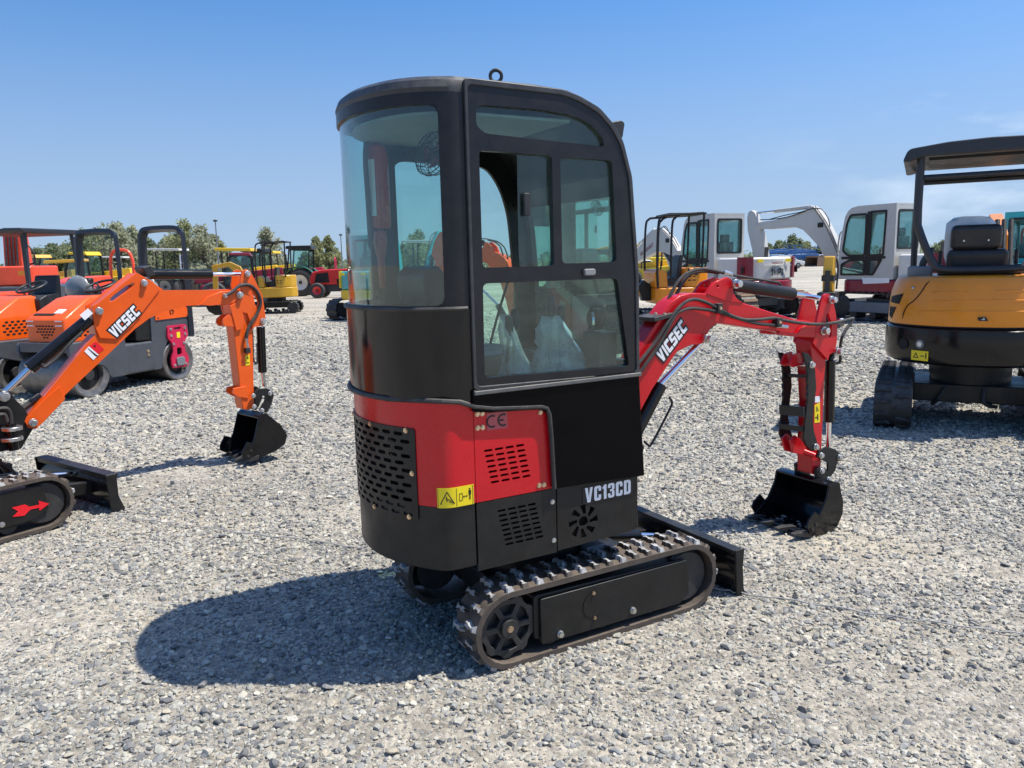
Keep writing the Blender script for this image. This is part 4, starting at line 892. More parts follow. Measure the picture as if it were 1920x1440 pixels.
def wordmark(par, M, M2, L, h, txt='VICSEC', shear=.18):
    tot = sum(GLY[c][0]+.12 for c in txt)-.12; k = L/tot; x = -L/2
    b1 = MB(); b2 = MB(); b1.X = M; b2.X = M2
    for i, c in enumerate(txt):
        w_, pl = GLY[c][:2]; ho = [[(x+u*k, (v-.5)*h) for u, v in q] for q in GLY[c][2:]]
        q = [(x+(u+shear*(v-.5)*h/k*.6)*k, (v-.5)*h) for u, v in pl]
        b2.ex(q, 0, .0006, 'z', holes=ho); b1.ex(offset_poly(q, h*.13), 0, .0006, 'z'); x += (w_+.12)*k
    o = b1.build('lettering_outline', K['ink'], par, sm=0) if M is not M2 else None; b2.build('lettering', K['decw'], par, sm=0)
wordmark(bo, M, M2, L*1.02, .066)
wordmark(sk, VCM, VCM, .228, .060, 'vc13cd', 0)
# things kept inside the cab
def in_main(name, label, cat, loc): p = MF.R@Vector(loc)+MF.o; return thing(name, label, cat, p, YAW)
fe = in_main('fire_extinguisher', 'red fire extinguisher hung on a black post behind the rear cab glass', 'fire extinguisher', (-.545, .285, 1.60))
mb = MB(); mb.lathe([(0, 0), (.045, 0), (.05, .015), (.05, .30), (.04, .335), (.02, .35), (.02, .37)], (0, 0, .1), 'z', 20); mb.build('bottle', K['extr'], fe)
mb = MB(); mb.add([(.0515*math.cos(R(a)), .0515*math.sin(R(a)), z) for a in (-170, -160, -150, -140, -130, -120) for z in (.15, .38)], [(2*i, 2*i+2, 2*i+3, 2*i+1) for i in range(5)]); mb.build('paper_label', K['decw'], fe, fix=False)
mb = MB(); mb.box(-.03, .03, -.02, .02, .46, .5); mb.box(-.05, .02, -.012, .012, .5, .515); mb.build('valve', K['iron'], fe)
mb = MB(); mb.tube([(-.03, -.02, .48), (-.06, -.04, .4), (-.055, -.03, .2), (-.05, -.02, .02)], .011, 8); mb.build('nozzle_hose', K['rub'], fe)
mb = MB(); mb.lathe([(.0, .0), (.025, .0), (.03, -.05), (.016, -.12), (.014, -.24)], (-.0, -.0, .09), 'z', 14); mb.build('horn', K['extr'], fe)
mb = MB(); mb.box(-.03, .03, .03, .05, .15, .39); mb.build('bracket', K['cabblk'], fe)
rb = random.Random(5)
for nm, lab, cpos, rad in (('plastic_bag', 'narrow clear plastic bag over the twin levers, nearer the back of the cab', (-.26, -.32, 1.05), (.065, .06, .30)), ('plastic_bag', 'wide crumpled clear plastic bag over the thick lever in the cab', (-.02, -.26, 1.05), (.14, .09, .28))):
    b = in_main(nm, lab, 'plastic bag', cpos)
    rings = []
    for k in range(12):
        t = k/11; s = (1-.75*t**1.5)*(1+.1*math.sin(9*t)); rings.append([(math.cos(2*math.pi*j/28)*rad[0]*s*(1+rb.uniform(-.16, .16))+.02*math.sin(5*t), math.sin(2*math.pi*j/28)*rad[1]*s*(1+rb.uniform(-.16, .16)), rad[2]*t) for j in range(28)])
    mb = MB(); mb.loft(rings, cap=False); mb.build('bag_film', K['bag'], b, sm=60, fix=False)
# ================================================================== helpers for re-posing copies
def fmat(fr, z=0): m = Matrix.Rotation(fr.yaw, 4, 'Z'); m.translation = fr.o+Vector((0, 0, z)); return m
def reframe(objs, root_fr, fr):
    M = fmat(root_fr).inverted()@fmat(fr)
    for o in objs: o.matrix_basis = M@o.matrix_basis
def recolor(o, mp):
    for i, sl_ in enumerate(o.material_slots):
        if sl_.material in mp:
            mt = mp[sl_.material]; sl_.link = 'OBJECT'; sl_.material = mt
    for c in o.children: recolor(c, mp)
def base(o): return o.name.split('.')[0]
# ------------------------------------------------------------------ orange cab excavator standing just behind, seen through the glass
nb_loc = at(1035, 9.1)
nb = copy_thing(mx, nb_loc, R(138), 'orange mini excavator with black cab, seen through the windows of the red one', scale=1.08)
recolor(nb, {K['red']: K['org']})
for c in nb.children:
    if c.name.split('.')[0] in ('engine_cover', 'side_panel'): recolor(c, {K['org']: K['slate']})
ARMSET = ('boom', 'arm', 'arm_plate', 'arm_cylinder', 'bucket_cylinder', 'bucket_link', 'bucket', 'thumb')
for c in list(nb.children):
    if base(c) in ('thumb', 'conformity_sticker', 'warning_sticker'):
        for g_ in list(c.children):
            bpy.data.objects.remove(g_)
        bpy.data.objects.remove(c); continue
    if base(c) in ARMSET:
        P = Matrix.Translation((.45, 0, .75)); c.matrix_basis = P@Matrix.Rotation(R(-20), 4, 'Y')@P.inverted()@c.matrix_basis
mb = MB(); mb.lathe([(.04, 0), (.04, .02), (.035, .02), (.032, .07), (.015, .085), (0, .087)], (-.3, .1, 2.19), 'z', 16); mb.build('beacon', K['amber'], nb)
# ------------------------------------------------------------------ orange excavator at the left edge
AU = Fr((-3.50, 4.33), R(55)); AB = Fr(gnd(470, 866), R(47))
oa = thing('mini_excavator', 'orange mini excavator with lettered boom and red arrow on its track, far left', 'excavator', AU.o, AU.yaw)
ca = crop(0, 480, 2.571); cb = crop(380, 480, 3.428); cc = crop(0, 700, 4.364)
AN, AF_ = -.06, .06
parts = []
b0 = AB.side(ca((118, 800), (128, 775), (190, 705), (235, 650), (440, 400), (462, 378), (452, 330), (444, 280), (462, 238), (560, 160), (655, 82), (692, 98), (735, 128), (790, 165), (1000, 164), (1100, 160), (1150, 170), (1165, 205), (1120, 225), (1080, 238), (1030, 234), (900, 240), (790, 268), (720, 300), (650, 352), (520, 475), (345, 640), (312, 672), (310, 690), (208, 800), (172, 832), (135, 828)), AN)
mb = MB(); mb.ex(b0, AN, AF_, holes=[AB.side(ca((530, 205), (545, 190), (600, 148), (640, 128), (645, 140), (600, 175), (545, 215), (528, 218)), AN)]); ob = mb.build('boom', K['org'], oa, bev=.0, sm=30); parts.append(ob)
for a, b in ((AN-.012, AN-.001), (AF_+.001, AF_+.012)):
    mb = MB(); mb.ex(AB.side(ca((118, 800), (128, 775), (195, 705), (285, 625), (312, 690), (208, 800), (172, 832), (135, 828)), AN), a, b); mb.build('foot_plate', K['org'], ob, bev=.003)
    mb = MB(); mb.ex(AB.side(ca((442, 240), (470, 225), (560, 155), (655, 80), (735, 125), (770, 160), (700, 250), (640, 330), (560, 400), (478, 395), (452, 330)), AN), a, b, holes=[AB.side(ca((530, 205), (545, 190), (600, 148), (640, 128), (645, 140), (600, 175), (545, 215), (528, 218)), AN)]); mb.build('stiffener_plate', K['org'], ob, bev=.003)
    mb = MB(); mb.ex(AB.side(ca((1000, 195), (1060, 172), (1150, 165), (1168, 200), (1120, 228), (1010, 240), (960, 235)), AN), a, b); mb.build('clevis_plate', K['org'], ob, bev=.003)
for x, z, r in ((156, 802, .022), (474, 265, .022), (690, 130, .02), (1078, 192, .014), (1150, 188, .022)):
    p = AB.side(ca((x, z)), AN)[0]; pin(ob, p[0], p[1], AN-.012, r=r, h=.03)
def acyl(pa, pb, pc_, rb, rr, name, m='blk', y=.0):
    A, B, C_ = [AB.side([q], y)[0] for q in (pa, pb, pc_)]
    mb = MB(); mb.cyl((A[0], y, A[1]), (B[0], y, B[1]), rb, n=20); mb.cyl((B[0], y, B[1]), (C_[0], y, C_[1]), rr, n=14, m=1); o = mb.build(name, [K[m], K['steel']], oa, bev=.003); parts.append(o); return o
p = ca((715, 88), (1018, 88), (1186, 88)); acyl(p[0], p[1], p[2], .037, .016, 'arm_cylinder')
p = ca((430, 305), (140, 545), (20, 660)); bcy = acyl(p[0], p[1], p[2], .042, .02, 'boom_cylinder', y=-.03)
mb = MB(); mb.tube([AB.pl(*q, -.09) for q in ca((400, 365), (340, 420), (270, 495), (215, 535), (205, 520))], .01, 8); mb.build('hydraulic_line', K['rub'], bcy)
mb = MB(); q = AB.side(ca((405, 280)), -.03)[0]; mb.obox((q[0], -.075, q[1]), (.07, .002, .045), ry=R(-38)); mb.build('sticker', K['decw'], bcy)
for pts in (((500, 480), (470, 520), (440, 560), (400, 590)),): pass
# plastic cover on the boom head
p = AB.side(ca((680, 55), (722, 44), (748, 92), (706, 102)), AN); mb = MB(); mb.ex(p, AN-.02, AF_+.02); mb.build('rubber_cover', K['plas'], ob, bev=.008)
# arm
ar0 = AB.side(cb((238, 130), (248, 95), (275, 84), (300, 98), (342, 180), (378, 255), (396, 380), (398, 432), (378, 448), (330, 455), (318, 470), (330, 860), (330, 975), (292, 992), (262, 985), (252, 940), (245, 880), (200, 480), (165, 320), (172, 295), (240, 240), (225, 200)), AN)
for a, b in ((AN-.018, AN-.002), (AF_+.002, AF_+.018)):
    mb = MB(); mb.ex(AB.side(cb((238, 130), (248, 95), (275, 84), (300, 98), (342, 180), (378, 255), (396, 380), (398, 432), (378, 448), (330, 455), (316, 470), (298, 420), (280, 370), (250, 362), (262, 400), (245, 470), (210, 480), (168, 320), (205, 300), (235, 270), (245, 230), (232, 190)), AN), a, b, holes=[AB.side(cb((284, 238), (300, 216), (322, 235), (352, 300), (345, 320), (330, 315)), AN)]); o = mb.build('arm_plate', K['org'], oa, bev=.003); parts.append(o)
    if a < 0:
        for x, z in ((278, 113), (378, 418), (232, 250)): q = AB.side(cb((x, z)), AN)[0]; pin(o, q[0], q[1], AN-.018, r=.02, h=.03)
mb = MB(); mb.ex(AB.side(cb((170, 305), (245, 250), (300, 300), (325, 450), (322, 480), (330, 860), (330, 975), (292, 992), (262, 985), (252, 940), (245, 880), (200, 480)), AN), AN, AF_); oarm = mb.build('arm', K['org'], oa, bev=.006); parts.append(oarm)
for pts in (((124, 430), (130, 405), (165, 375), (205, 395), (205, 455), (140, 452)), ((188, 880), (196, 850), (235, 842), (275, 838), (300, 890), (290, 915), (225, 905))):
    for yy in (AN-.01, .03):
        mb = MB(); pp = AB.side(cb(*pts), AN); cxx = sum(x for x, z in pp[:3])/3; mb.ex(pp, yy, yy+.02); mb.build('arm_lug', K['org'], oarm, bev=.003)
p = cb((372, 455), (385, 748), (398, 838)); acyl(p[0], p[1], p[2], .034, .017, 'bucket_cylinder')
lk = AB.side(cb((300, 900), (312, 880), (345, 852), (400, 848), (440, 870), (446, 890), (438, 930), (420, 975), (400, 1005), (350, 990), (365, 960), (385, 930), (388, 900), (365, 892), (345, 900), (330, 915)), AN)
for a in (AN-.03, AF_+.018):
    mb = MB(); mb.ex(lk, a, a+.012); o = mb.build('bucket_link', K['blkm'], oa, bev=.003); parts.append(o)
    if a < 0:
        for x, z in ((325, 898), (432, 882), (330, 968), (380, 992)): q = AB.side(cb((x, z)), AN-.03)[0]; pin(o, q[0], q[1], a, r=.016, h=.018)
bk2 = AB.side(cb((360, 1040), (385, 1015), (415, 1010), (425, 1035), (500, 1080), (545, 1150), (530, 1210), (470, 1255), (390, 1290), (310, 1310), (270, 1300), (330, 1180), (350, 1090)), -.15)
obk = bucket(oa, bk2, -.15, .20, 'blk'); parts.append(obk)
for pts, m, nm in (((( 274, 640), (300, 632), (304, 700), (276, 705)), 'decy', 'warning_sticker'),):
    mb = MB(); mb.ex(AB.side(cb(*pts), AN), AN-.002, AN-.0008); st_ = mb.build(nm, K[m], oarm); mb = MB(); mb.ex(AB.side(cb((280, 662), (296, 660), (288, 642)), AN), AN-.003, AN-.0021, holes=[AB.side(cb((284, 658), (292, 657), (288, 648)), AN)]); mb.ex(AB.side(cb((280, 684), (298, 682), (298, 688), (280, 690)), AN), AN-.003, AN-.0021); mb.build('pictogram', K['ink'], st_)
mb = MB(); mb.tube([AB.pl(*q, AN-.03) for q in cb((140, 258), (190, 230), (240, 190), (300, 188), (350, 230), (372, 300), (350, 370), (310, 430), (285, 490), (283, 530))], .013, 8); o = mb.build('hose', K['rub'], oarm)
mb = MB(); mb.tube([AB.pl(*q, AN-.03) for q in cb((283, 525), (286, 560), (292, 590))], .009, 8); mb.build('hose_fitting', K['zinc'], oarm)
mb = MB(); q = AB.side(cb((280, 606)), AN)[0]; mb.box(q[0]-.02, q[0]+.02, AN-.035, AN, q[1]-.02, q[1]+.02); mb.build('valve_block', K['plas'], oarm, bev=.004)
mb = MB(); mb.tube([AB.pl(*q, 0) for q in cb((318, 480), (322, 560), (325, 660), (345, 690), (352, 660), (350, 560))], .008, 8); mb.build('hydraulic_line', K['rub'], oarm)
# lettering, instruction sticker
a, b = [Vector(p) for p in AB.side(ca((545, 372), (655, 262)), AN-.013)]; md = (a+b)/2; d = b-a; L = d.length*1.1; d.normalize()
wordmark(ob, face_mat((md.x, AN-.0125, md.y), (d.x, 0, d.y), (-d.y, 0, d.x)), face_mat((md.x, AN-.0135, md.y), (d.x, 0, d.y), (-d.y, 0, d.x)), L, .075)
for pts, m in ((((428, 435), (462, 412), (502, 450), (470, 472)), 'decr'), (((406, 460), (428, 435), (475, 475), (450, 502)), 'decw')):
    mb = MB(); mb.ex(AB.side(ca(*pts), AN), AN-.0025, AN-.001); st_ = mb.build('sticker', K[m], ob)
mb = MB()
for k in range(4):
    mb.ex(AB.side(ca((422+k*7, 452+k*6-6), (424+k*7, 449+k*6-6), (462+k*4, 482+k*1-2), (460+k*4, 485+k-2)), AN), AN-.0034, AN-.0026)
mb.ex(AB.side(ca((448, 432), (462, 428), (458, 442)), AN), AN-.0034, AN-.0026); mb.build('print', K['ink'], st_)
reframe(parts, AU, AB)
# swing bracket
mb = MB(); sw = []
mb.ex(AB.side(ca((-60, 660), (0, 645), (50, 650), (75, 690), (125, 740), (165, 830), (140, 870), (105, 930), (0, 945), (-60, 940)), -.06), -.055, .055); o = mb.build('swing_bracket', K['blkm'], oa, bev=.006); sw.append(o)
q = AB.side(ca((20, 676)), -.06)[0]; pin(o, q[0], q[1], -.055, r=.028, h=.03)
for z, r in ((830, .06), (880, .062)): q = AB.side(ca((55, z)), -.09)[0]; mb = MB(); mb.cyl((q[0], -.1, q[1]-.012), (q[0], -.1, q[1]+.012), r, n=22); mb.build('pivot_collar', K['zinc'], o, bev=.004)
q = AB.side(ca((55, 860)), -.09)[0]; mb = MB(); mb.cyl((q[0], -.1, q[1]-.1), (q[0], -.1, q[1]+.07), .03, n=16); mb.build('swing_pin', K['blk'], o)
mb = MB(); mb.tube([AB.pl(*q, -.1) for q in ca((-20, 740), (30, 735), (50, 760), (55, 810))], .012, 8); mb.tube([AB.pl(*q, -.11) for q in ca((-20, 770), (20, 765), (35, 800))], .012, 8); mb.build('hose', K['rub'], o)
mb = MB(); mb.tube([AB.pl(*q, 0) for q in ca((95, 745), (150, 705), (195, 672))], .022, 8); mb.build('hose', K['rub'], o)
reframe(sw, AU, AB)
# undercarriage and the machine behind it
for y0, y1, sg in ((-.475, -.29, -1), (.29, .475, 1)): tk = track(oa, y0, y1, -.45, .50, .175, .175, lugn=40, out=sg)
for sg in (-1, 1):
    fr = side_frame(oa, roundpoly([(-.35, .09), (.40, .09), (.52, .13), (.50, .29), (.36, .30), (-.35, .29)], .02), sg*.462, sg*.452); mb = MB(); mb.ex(roundpoly([(-.35, .09), (.4, .08), (.46, .28), (-.35, .29)], .02), sg*.45, sg*.32); mb.build('frame_beam', K['blkm'], fr)
    if sg < 0:
        P = [AU.pl(*q, -.466) for q in cc((98, 1100), (205, 1073), (245, 1092), (322, 1075), (315, 1042), (404, 1066), (325, 1125), (320, 1100), (250, 1115), (200, 1165), (105, 1175), (150, 1130))]
        mb = MB(); mb.ex([(p.x, p.z) for p in P], -.4655, -.463); mb.build('arrow_sticker', K['decr'], fr)
        p = AU.pl(*cc((20, 1240))[0], -.47); bolt(fr, (p.x, -.462, p.z), (0, -1, 0), r=.013, h=.014, m='zinc')
P = [AU.pl(*q, -.45) for q in cc((905, 870), (1000, 1118))]
bx = P[1].x; bt = .26
mb = MB(); mb.ex([(bx, 0), (bx-.03, .03), (bx-.055, .09), (bx-.055, .16), (bx-.03, bt-.03), (bx-.05, bt-.03), (bx-.085, .16), (bx-.08, .08), (bx-.03, .0)], -.47, .47); bl = mb.build('dozer_blade', K['blk'], oa, bev=.003)
mb = MB(); mb.ex([(bx-.09, bt-.035), (bx-.02, bt-.035), (bx-.015, bt), (bx-.09, bt)], -.475, .475); mb.build('blade_flange', K['blkm'], bl, bev=.004)
for sg in (-1, 1):
    mb = MB(); mb.bar((.38, sg*.22, .2), (bx-.08, sg*.22, .14), .06, .08); mb.build('blade_arm', K['blkm'], bl, bev=.004)
    mb = MB(); mb.ex([(bx-.085, .02), (bx+.01, -.002), (bx-.03, .11), (bx-.03, bt), (bx-.1, bt)], sg*.475, sg*.487); mb.build('blade_end', K['blkm'], bl, bev=.004)
mb = MB(); mb.cyl((.3, 0, .28), (.52, 0, .26), .035); mb.cyl((.52, 0, .26), (bx-.08, 0, .2), .016, m=1); mb.build('blade_cylinder', [K['blk'], K['steel']], oa)
mb = MB(); mb.box(-.3, .4, -.3, .3, .14, .26); mb.cyl((0, 0, .2), (0, 0, .34), .24, n=24); mb.build('car_body', K['blkm'], oa, bev=.01)
mb = MB(); mb.ex(roundpoly([(-.25, -.46), (.1, -.46), (.1, .46), (-.25, .46), (-.72, .35), (-.82, 0), (-.72, -.35)], .06), .36, .9, 'z'); mb.build('counterweight', K['org'], oa, bev=.03)
mb = MB(); mb.box(-.28, .05, -.22, .22, .9, 1.0); mb.ex([(-.4, .9), (-.28, .9), (-.34, 1.45), (-.44, 1.45)], -.22, .22); mb.build('seat', K['vinyl'], oa, bev=.03)
# ================================================================== white and crimson cab excavators at the back right
def tubes(par, name, m, paths, r, n=8, sm=4):
    for p in paths: b = MB(); b.tube(p, r, n, sm=sm); b.build(name, K[m], par)
def cab_box(root, y0, y1, side, holes_l, holes_r, rear_hole, m, gm, rim='blkm', gw=.02):
    "cab from a side outline: left wall with panes, right wall, rear wall, roof, windscreen"
    xs = [p[0] for p in side]; zs = [p[1] for p in side]; x0 = min(xs); z0 = min(zs); z1 = max(zs)
    mb = MB(); mb.ex(side, y1-.04, y1, holes=holes_l); c = mb.build('cab', K[m], root)
    mb = MB(); mb.ex(side, y0, y0+.04, holes=holes_r); mb.build('cab_wall', K[m], c)
    for h in holes_l:
        big = [Vector(p) for p in offset_poly(list(h), .0)]; inn = offset_poly(list(h), -.035)
        mb = MB(); mb.ex(offset_poly(list(h), .01), y1-.005, y1+.012, holes=[inn]); mb.build('window_seal', K[rim], c)
        mb = MB(); mb.ex(h, y1-.024, y1-.018); mb.build('window_pane', gm, c)
    for h in holes_r: mb = MB(); mb.ex(h, y0+.018, y0+.024); mb.build('window_pane', gm, c)
    ro = [(y0+.04, z0), (y0+.04, z1-.002), (y1-.04, z1-.002), (y1-.04, z0)]
    mb = MB(); mb.ex(ro, x0+.002, x0+.04, 'x', holes=[rear_hole]); mb.build('rear_wall', K[m], c)
    mb = MB(); mb.ex(offset_poly(list(rear_hole), .012), x0-.012, x0+.004, 'x', holes=[offset_poly(list(rear_hole), -.03)]); mb.build('window_seal', K[rim], c)
    mb = MB(); mb.ex(rear_hole, x0+.016, x0+.022, 'x'); mb.build('rear_window', gm, c)
    top = [p for p in side if p[1] > z0+.62*(z1-z0)]; top.sort(key=lambda p: p[0]); top = [p for p in top if p[0] > x0+.01 or p[1] > z1-.02]
    mb = MB(); mb.ex(top+[(x, z-.04) for x, z in reversed(top)], y0+.04, y1-.04); mb.build('roof', K[m], c)
    fr = sorted([p for p in side if p[0] > max(xs)-.35*(max(xs)-x0)], key=lambda p: -p[1]); fr = [p for p in fr if p[1] < top[-1][1]+.001]
    if len(fr) > 1: mb = MB(); mb.ex(fr+[(x-.008, z) for x, z in reversed(fr)], y0+.045, y1-.045); mb.build('windscreen', gm, c)
    return c
def white_excavator(px, depth, yaw, label, boom, arm, cyls, seed, brand=False):
    F0 = Fr((0, 0), yaw); e = at(px, depth); o = e-F0.R@Vector((-.2, .95, 0)); F = Fr((o.x, o.y), yaw)
    r = thing('excavator', label, 'excavator', F.o, yaw, 'white and crimson excavators')
    for y0, y1, sg in ((.62, 1.04, 1), (-1.04, -.62, -1)):
        t = track(r, y0, y1, -1.1, 1.1, .33, .33, detail=False, lugn=40, out=sg, lug_h=.03, lugm='wood' if brand else 'iron', mats=('iron', 'iron', 'blkm', 'iron'))
        mb = MB(); mb.ex(roundpoly([(-1.0, .2), (1.0, .2), (.95, .44), (-.95, .44)], .06), sg*.66, sg*1.0); mb.build('track_frame', K['gsteel'], r, bev=.02)
    mb = MB(); mb.box(-.7, .7, -.62, .62, .3, .5); mb.cyl((0, 0, .45), (0, 0, .68), .5, n=24); mb.build('car_body', K['gsteel'], r, bev=.02)
    mb = MB(); mb.ex([(1.62, .05), (1.56, .2), (1.58, .45), (1.52, .45), (1.5, .2), (1.56, .03)], -1.0, 1.0); mb.build('dozer_blade', K['gsteel'], r)
    pl = roundpoly([(1.15, -.95), (1.15, .99), (-.5, .99), (-1.15, .72), (-1.32, 0), (-1.15, -.72), (-.5, -.95)], .3, 6)
    mb = MB(); mb.ex(pl, .64, .95, 'z'); mb.build('lower_skirt', K['crim'], r, bev=.05)
    rear = [p for p in roundpoly([(-.24, -.93), (-.24, .96), (-.5, .96), (-1.13, .70), (-1.30, 0), (-1.13, -.70), (-.5, -.93)], .28, 6)]
    mb = MB(); mb.ex(rear, .952, 1.5, 'z'); cw = mb.build('engine_hood', K['white'], r, bev=.06)
    for sg in (1, -1):
        Wp = [(-.86, sg*.832), (-.93, sg*.805), (-1.03, sg*.765), (-1.11, sg*.70), (-1.165, sg*.60)]
        mb = MB(); vs = [(x*1.015, y*1.012, z) for z in (1.0, 1.22, 1.44, 1.5) for x, y in Wp]; vs = [(x, y, z+(.0 if z < 1.4 else .012)) for x, y, z in vs]
        inn = [(x*.96, y*.96, z) for x, y, z in vs]; n5 = 5
        fs = [(j*n5+i, j*n5+i+1, (j+1)*n5+i+1, (j+1)*n5+i) for j in range(3) for i in range(4)]
        k = len(vs); mb.add(vs+inn, fs+[tuple(k+i for i in reversed(f)) for f in fs]+[(15+i, 16+i, k+16+i, k+15+i) for i in range(4)]+[(i, i+1, k+i+1, k+i) for i in range(4)]+[(0, 5, k+5, k), (5, 10, k+10, k+5), (10, 15, k+15, k+10), (4, 9, k+9, k+4), (9, 14, k+14, k+9), (14, 19, k+19, k+14)]); mb.build('corner_panel', K['crim'], cw, sm=40)
        mb = MB(); mb.obox((-1.0, sg*.80, 1.2), (.2, .03, .16), rz=-sg*R(22)); mb.build('tail_light', K['blkm'], cw, bev=.02)
    for yy in (-.4, .45): mb = MB(); mb.obox((-1.285+abs(yy)*.1, yy, 1.42), (.02, .16, .07)); mb.build('warning_sticker', K['decy'], cw)
    mb = MB(); mb.bar((-1.28, -.45, 1.30), (-1.28, .4, 1.30), .03, .016); mb.build('pressed_line', K['white'], cw)
    mb = MB(); mb.box(-.22, 1.1, -.92, .02, .95, 1.4); mb.build('right_cover', K['white'], r, bev=.06)
    # cab
    side = [(-.2, .955), (-.2, 2.6), (.74, 2.6), (.9, 2.57), (1.0, 2.5), (1.07, 2.38), (1.16, 1.9), (1.2, 1.4), (1.2, .955)]
    h = [roundpoly([(.5, 2.42), (.93, 2.42), (1.02, 2.22), (1.1, 1.6), (.95, 1.48), (.5, 1.48)], .05), roundpoly([(.02, 2.46), (.42, 2.46), (.42, 1.48), (.05, 1.48)], .03),
         roundpoly([(.5, 1.4), (.9, 1.4), (1.12, 1.3), (1.12, 1.05), (.5, 1.05)], .03), roundpoly([(.08, 1.4), (.42, 1.4), (.42, 1.05), (.28, 1.05)], .03)]
    c = cab_box(r, .08, 1.0, side, h, [roundpoly([(0, 2.45), (.9, 2.42), (1.05, 1.5), (0, 1.5)], .05)], roundpoly([(.17, 1.62), (.91, 1.62), (.91, 2.46), (.17, 2.46)], .05), 'wgrey', K['gdk'])
    mb = MB(); mb.box(.0, 1.12, 1.001, 1.008, 1.41, 1.47); mb.box(.43, .49, 1.001, 1.008, 1.04, 2.46); mb.build('door_pillar', K['blkm'], c)
    mb = MB(); mb.ex(roundpoly([(-.05, 1.0), (.35, 1.0), (.4, 1.2), (.06, 1.25), (-.02, 1.9), (-.12, 1.9)], .05), .33, .77); mb.ex(roundpoly([(-.08, 1.9), (0.02, 1.9), (.02, 2.08), (-.08, 2.08)], .03), .43, .67); mb.build('seat', K['grey'], c, bev=.03)
    tubes(c, 'control_lever', 'plas', [[(.6, .35, .96), (.62, .35, 1.3), (.58, .35, 1.62)], [(.6, .75, .96), (.62, .75, 1.3), (.58, .75, 1.62)]], .02)
    tubes(c, 'grab_rail', 'wgrey', [[(1.18, .9, 1.5), (1.3, .9, 1.55), (1.26, .9, 2.0), (1.12, .9, 2.05)]], .018)
    mb = MB(); mb.cyl((-.4, -.45, 1.45), (-.42, -.45, 1.75), .05); mb.build('exhaust_pipe', K['iron'], r)
    # boom and arm, outlines read on the boom's plane
    B = F.side(boom, -.25); B = B+[(.95, .95), (.75, 1.0)]
    mb = MB(); mb.ex(B, -.36, -.14); bo_ = mb.build('boom', K['wgrey'], r, bev=.02)
    if arm: mb = MB(); mb.ex(F.side(arm, -.25), -.33, -.17); mb.build('arm', K['wgrey'], r, bev=.02)
    for a, b, c_, rr in cyls:
        A, Bq, C_ = F.side([a, b, c_], -.25); mb = MB(); mb.cyl((A[0], -.25, A[1]), (Bq[0], -.25, Bq[1]), rr, n=12); mb.cyl((Bq[0], -.25, Bq[1]), (C_[0], -.25, C_[1]), rr*.55, n=10, m=1); mb.build('hydraulic_cylinder', [K['wgrey'], K['steel']], r)
    mb = MB(); mb.box(1.0, 1.35, -.4, -.1, .6, 1.15); mb.build('swing_post', K['gsteel'], r, bev=.03)
    return r, F, bo_, cw
wd, FD, bo_d, cwd = white_excavator(1679, 17.0, R(120), 'white and crimson excavator with a raised boom, left of the ochre canopy machine', [(1575, 500), (1576, 470), (1570, 450), (1550, 412), (1534, 390), (1524, 385), (1514, 396), (1457, 413), (1427, 417), (1421, 424), (1424, 429), (1447, 430), (1496, 426), (1510, 431), (1520, 441), (1545, 468), (1562, 500)],
    [(1406, 398), (1412, 394), (1419, 398), (1424, 412), (1428, 426), (1434, 445), (1440, 480), (1441, 520), (1437, 560), (1424, 560), (1416, 480), (1405, 432), (1404, 410)], [((1519, 388), (1453, 396), (1416, 400), .055), ((1568, 522), (1545, 470), (1519, 438), .06)], 1)
tubes(bo_d, 'hose', 'iron', [[FD.pl(*q, -.12) for q in L] for L in (((1524, 387), (1545, 418), (1560, 450), (1572, 480)), ((1528, 386), (1549, 416), (1564, 448), (1575, 478)), ((1440, 412), (1470, 404), (1500, 398), (1520, 392), (1540, 392), (1553, 410), (1556, 425)), ((1425, 412), (1450, 411), (1480, 406), (1510, 396)))], .013)
mb = MB(); q = FD.pl(1538, 422, -.13); mb.obox(q, (.16, .03, .12)); mb.build('boom_lamp', K['blkm'], bo_d, bev=.01)
mb = MB(); vs = [(x, y, z) for x, z in ((.55, .99), (-.12, .99), (-.12, .88), (.52, .85)) for y in (1.002, 1.008)]; mb.add(vs, [(0, 2, 4, 6), (7, 5, 3, 1), (0, 1, 3, 2), (2, 3, 5, 4), (4, 5, 7, 6), (6, 7, 1, 0)]); mb.build('paper_sheet', K['decw'], wd)
wc, FC, bo_c, cwc = white_excavator(1342, 19.3, R(113), 'white and crimson excavator seen from behind, with black brush lettering on its tail', [(1268, 500), (1276, 470), (1262, 446), (1244, 428), (1232, 430), (1190, 476), (1184, 486), (1188, 497), (1236, 472), (1247, 473), (1258, 492)], [(1178, 480), (1188, 474), (1193, 486), (1186, 520), (1176, 545), (1168, 540)], [((1264, 512), (1254, 490), (1245, 475), .06), ((1228, 430), (1205, 452), (1186, 474), .05)], 2, True)
tubes(bo_c, 'hose', 'iron', [[FC.pl(*q, -.12) for q in L] for L in (((1240, 428), (1258, 446), (1270, 466)), ((1245, 426), (1262, 443), (1273, 463)), ((1236, 430), (1246, 424), (1252, 430), (1256, 440)))], .013)
mb = MB(); q = FC.pl(1251, 451, -.13); mb.obox(q, (.16, .03, .12)); mb.build('boom_lamp', K['blkm'], bo_c, bev=.01)
def on_rear(x, y, z): return face_mat((x, y, z), (0, -1, 0), (0, 0, 1))
try:
    text_mesh('竹内', .2, on_rear(-1.318, .0, 1.14), K['ink'], 'lettering', cwc, off=.004)
except Exception as ex_: print('cjk', ex_)
text_mesh('TAKEUCHI', .07, on_rear(-1.312, .0, 1.36), K['crim'], 'lettering', cwc, off=.001)
a = FC.pl(1226, 466, -.362); b = FC.pl(1200, 484, -.362)
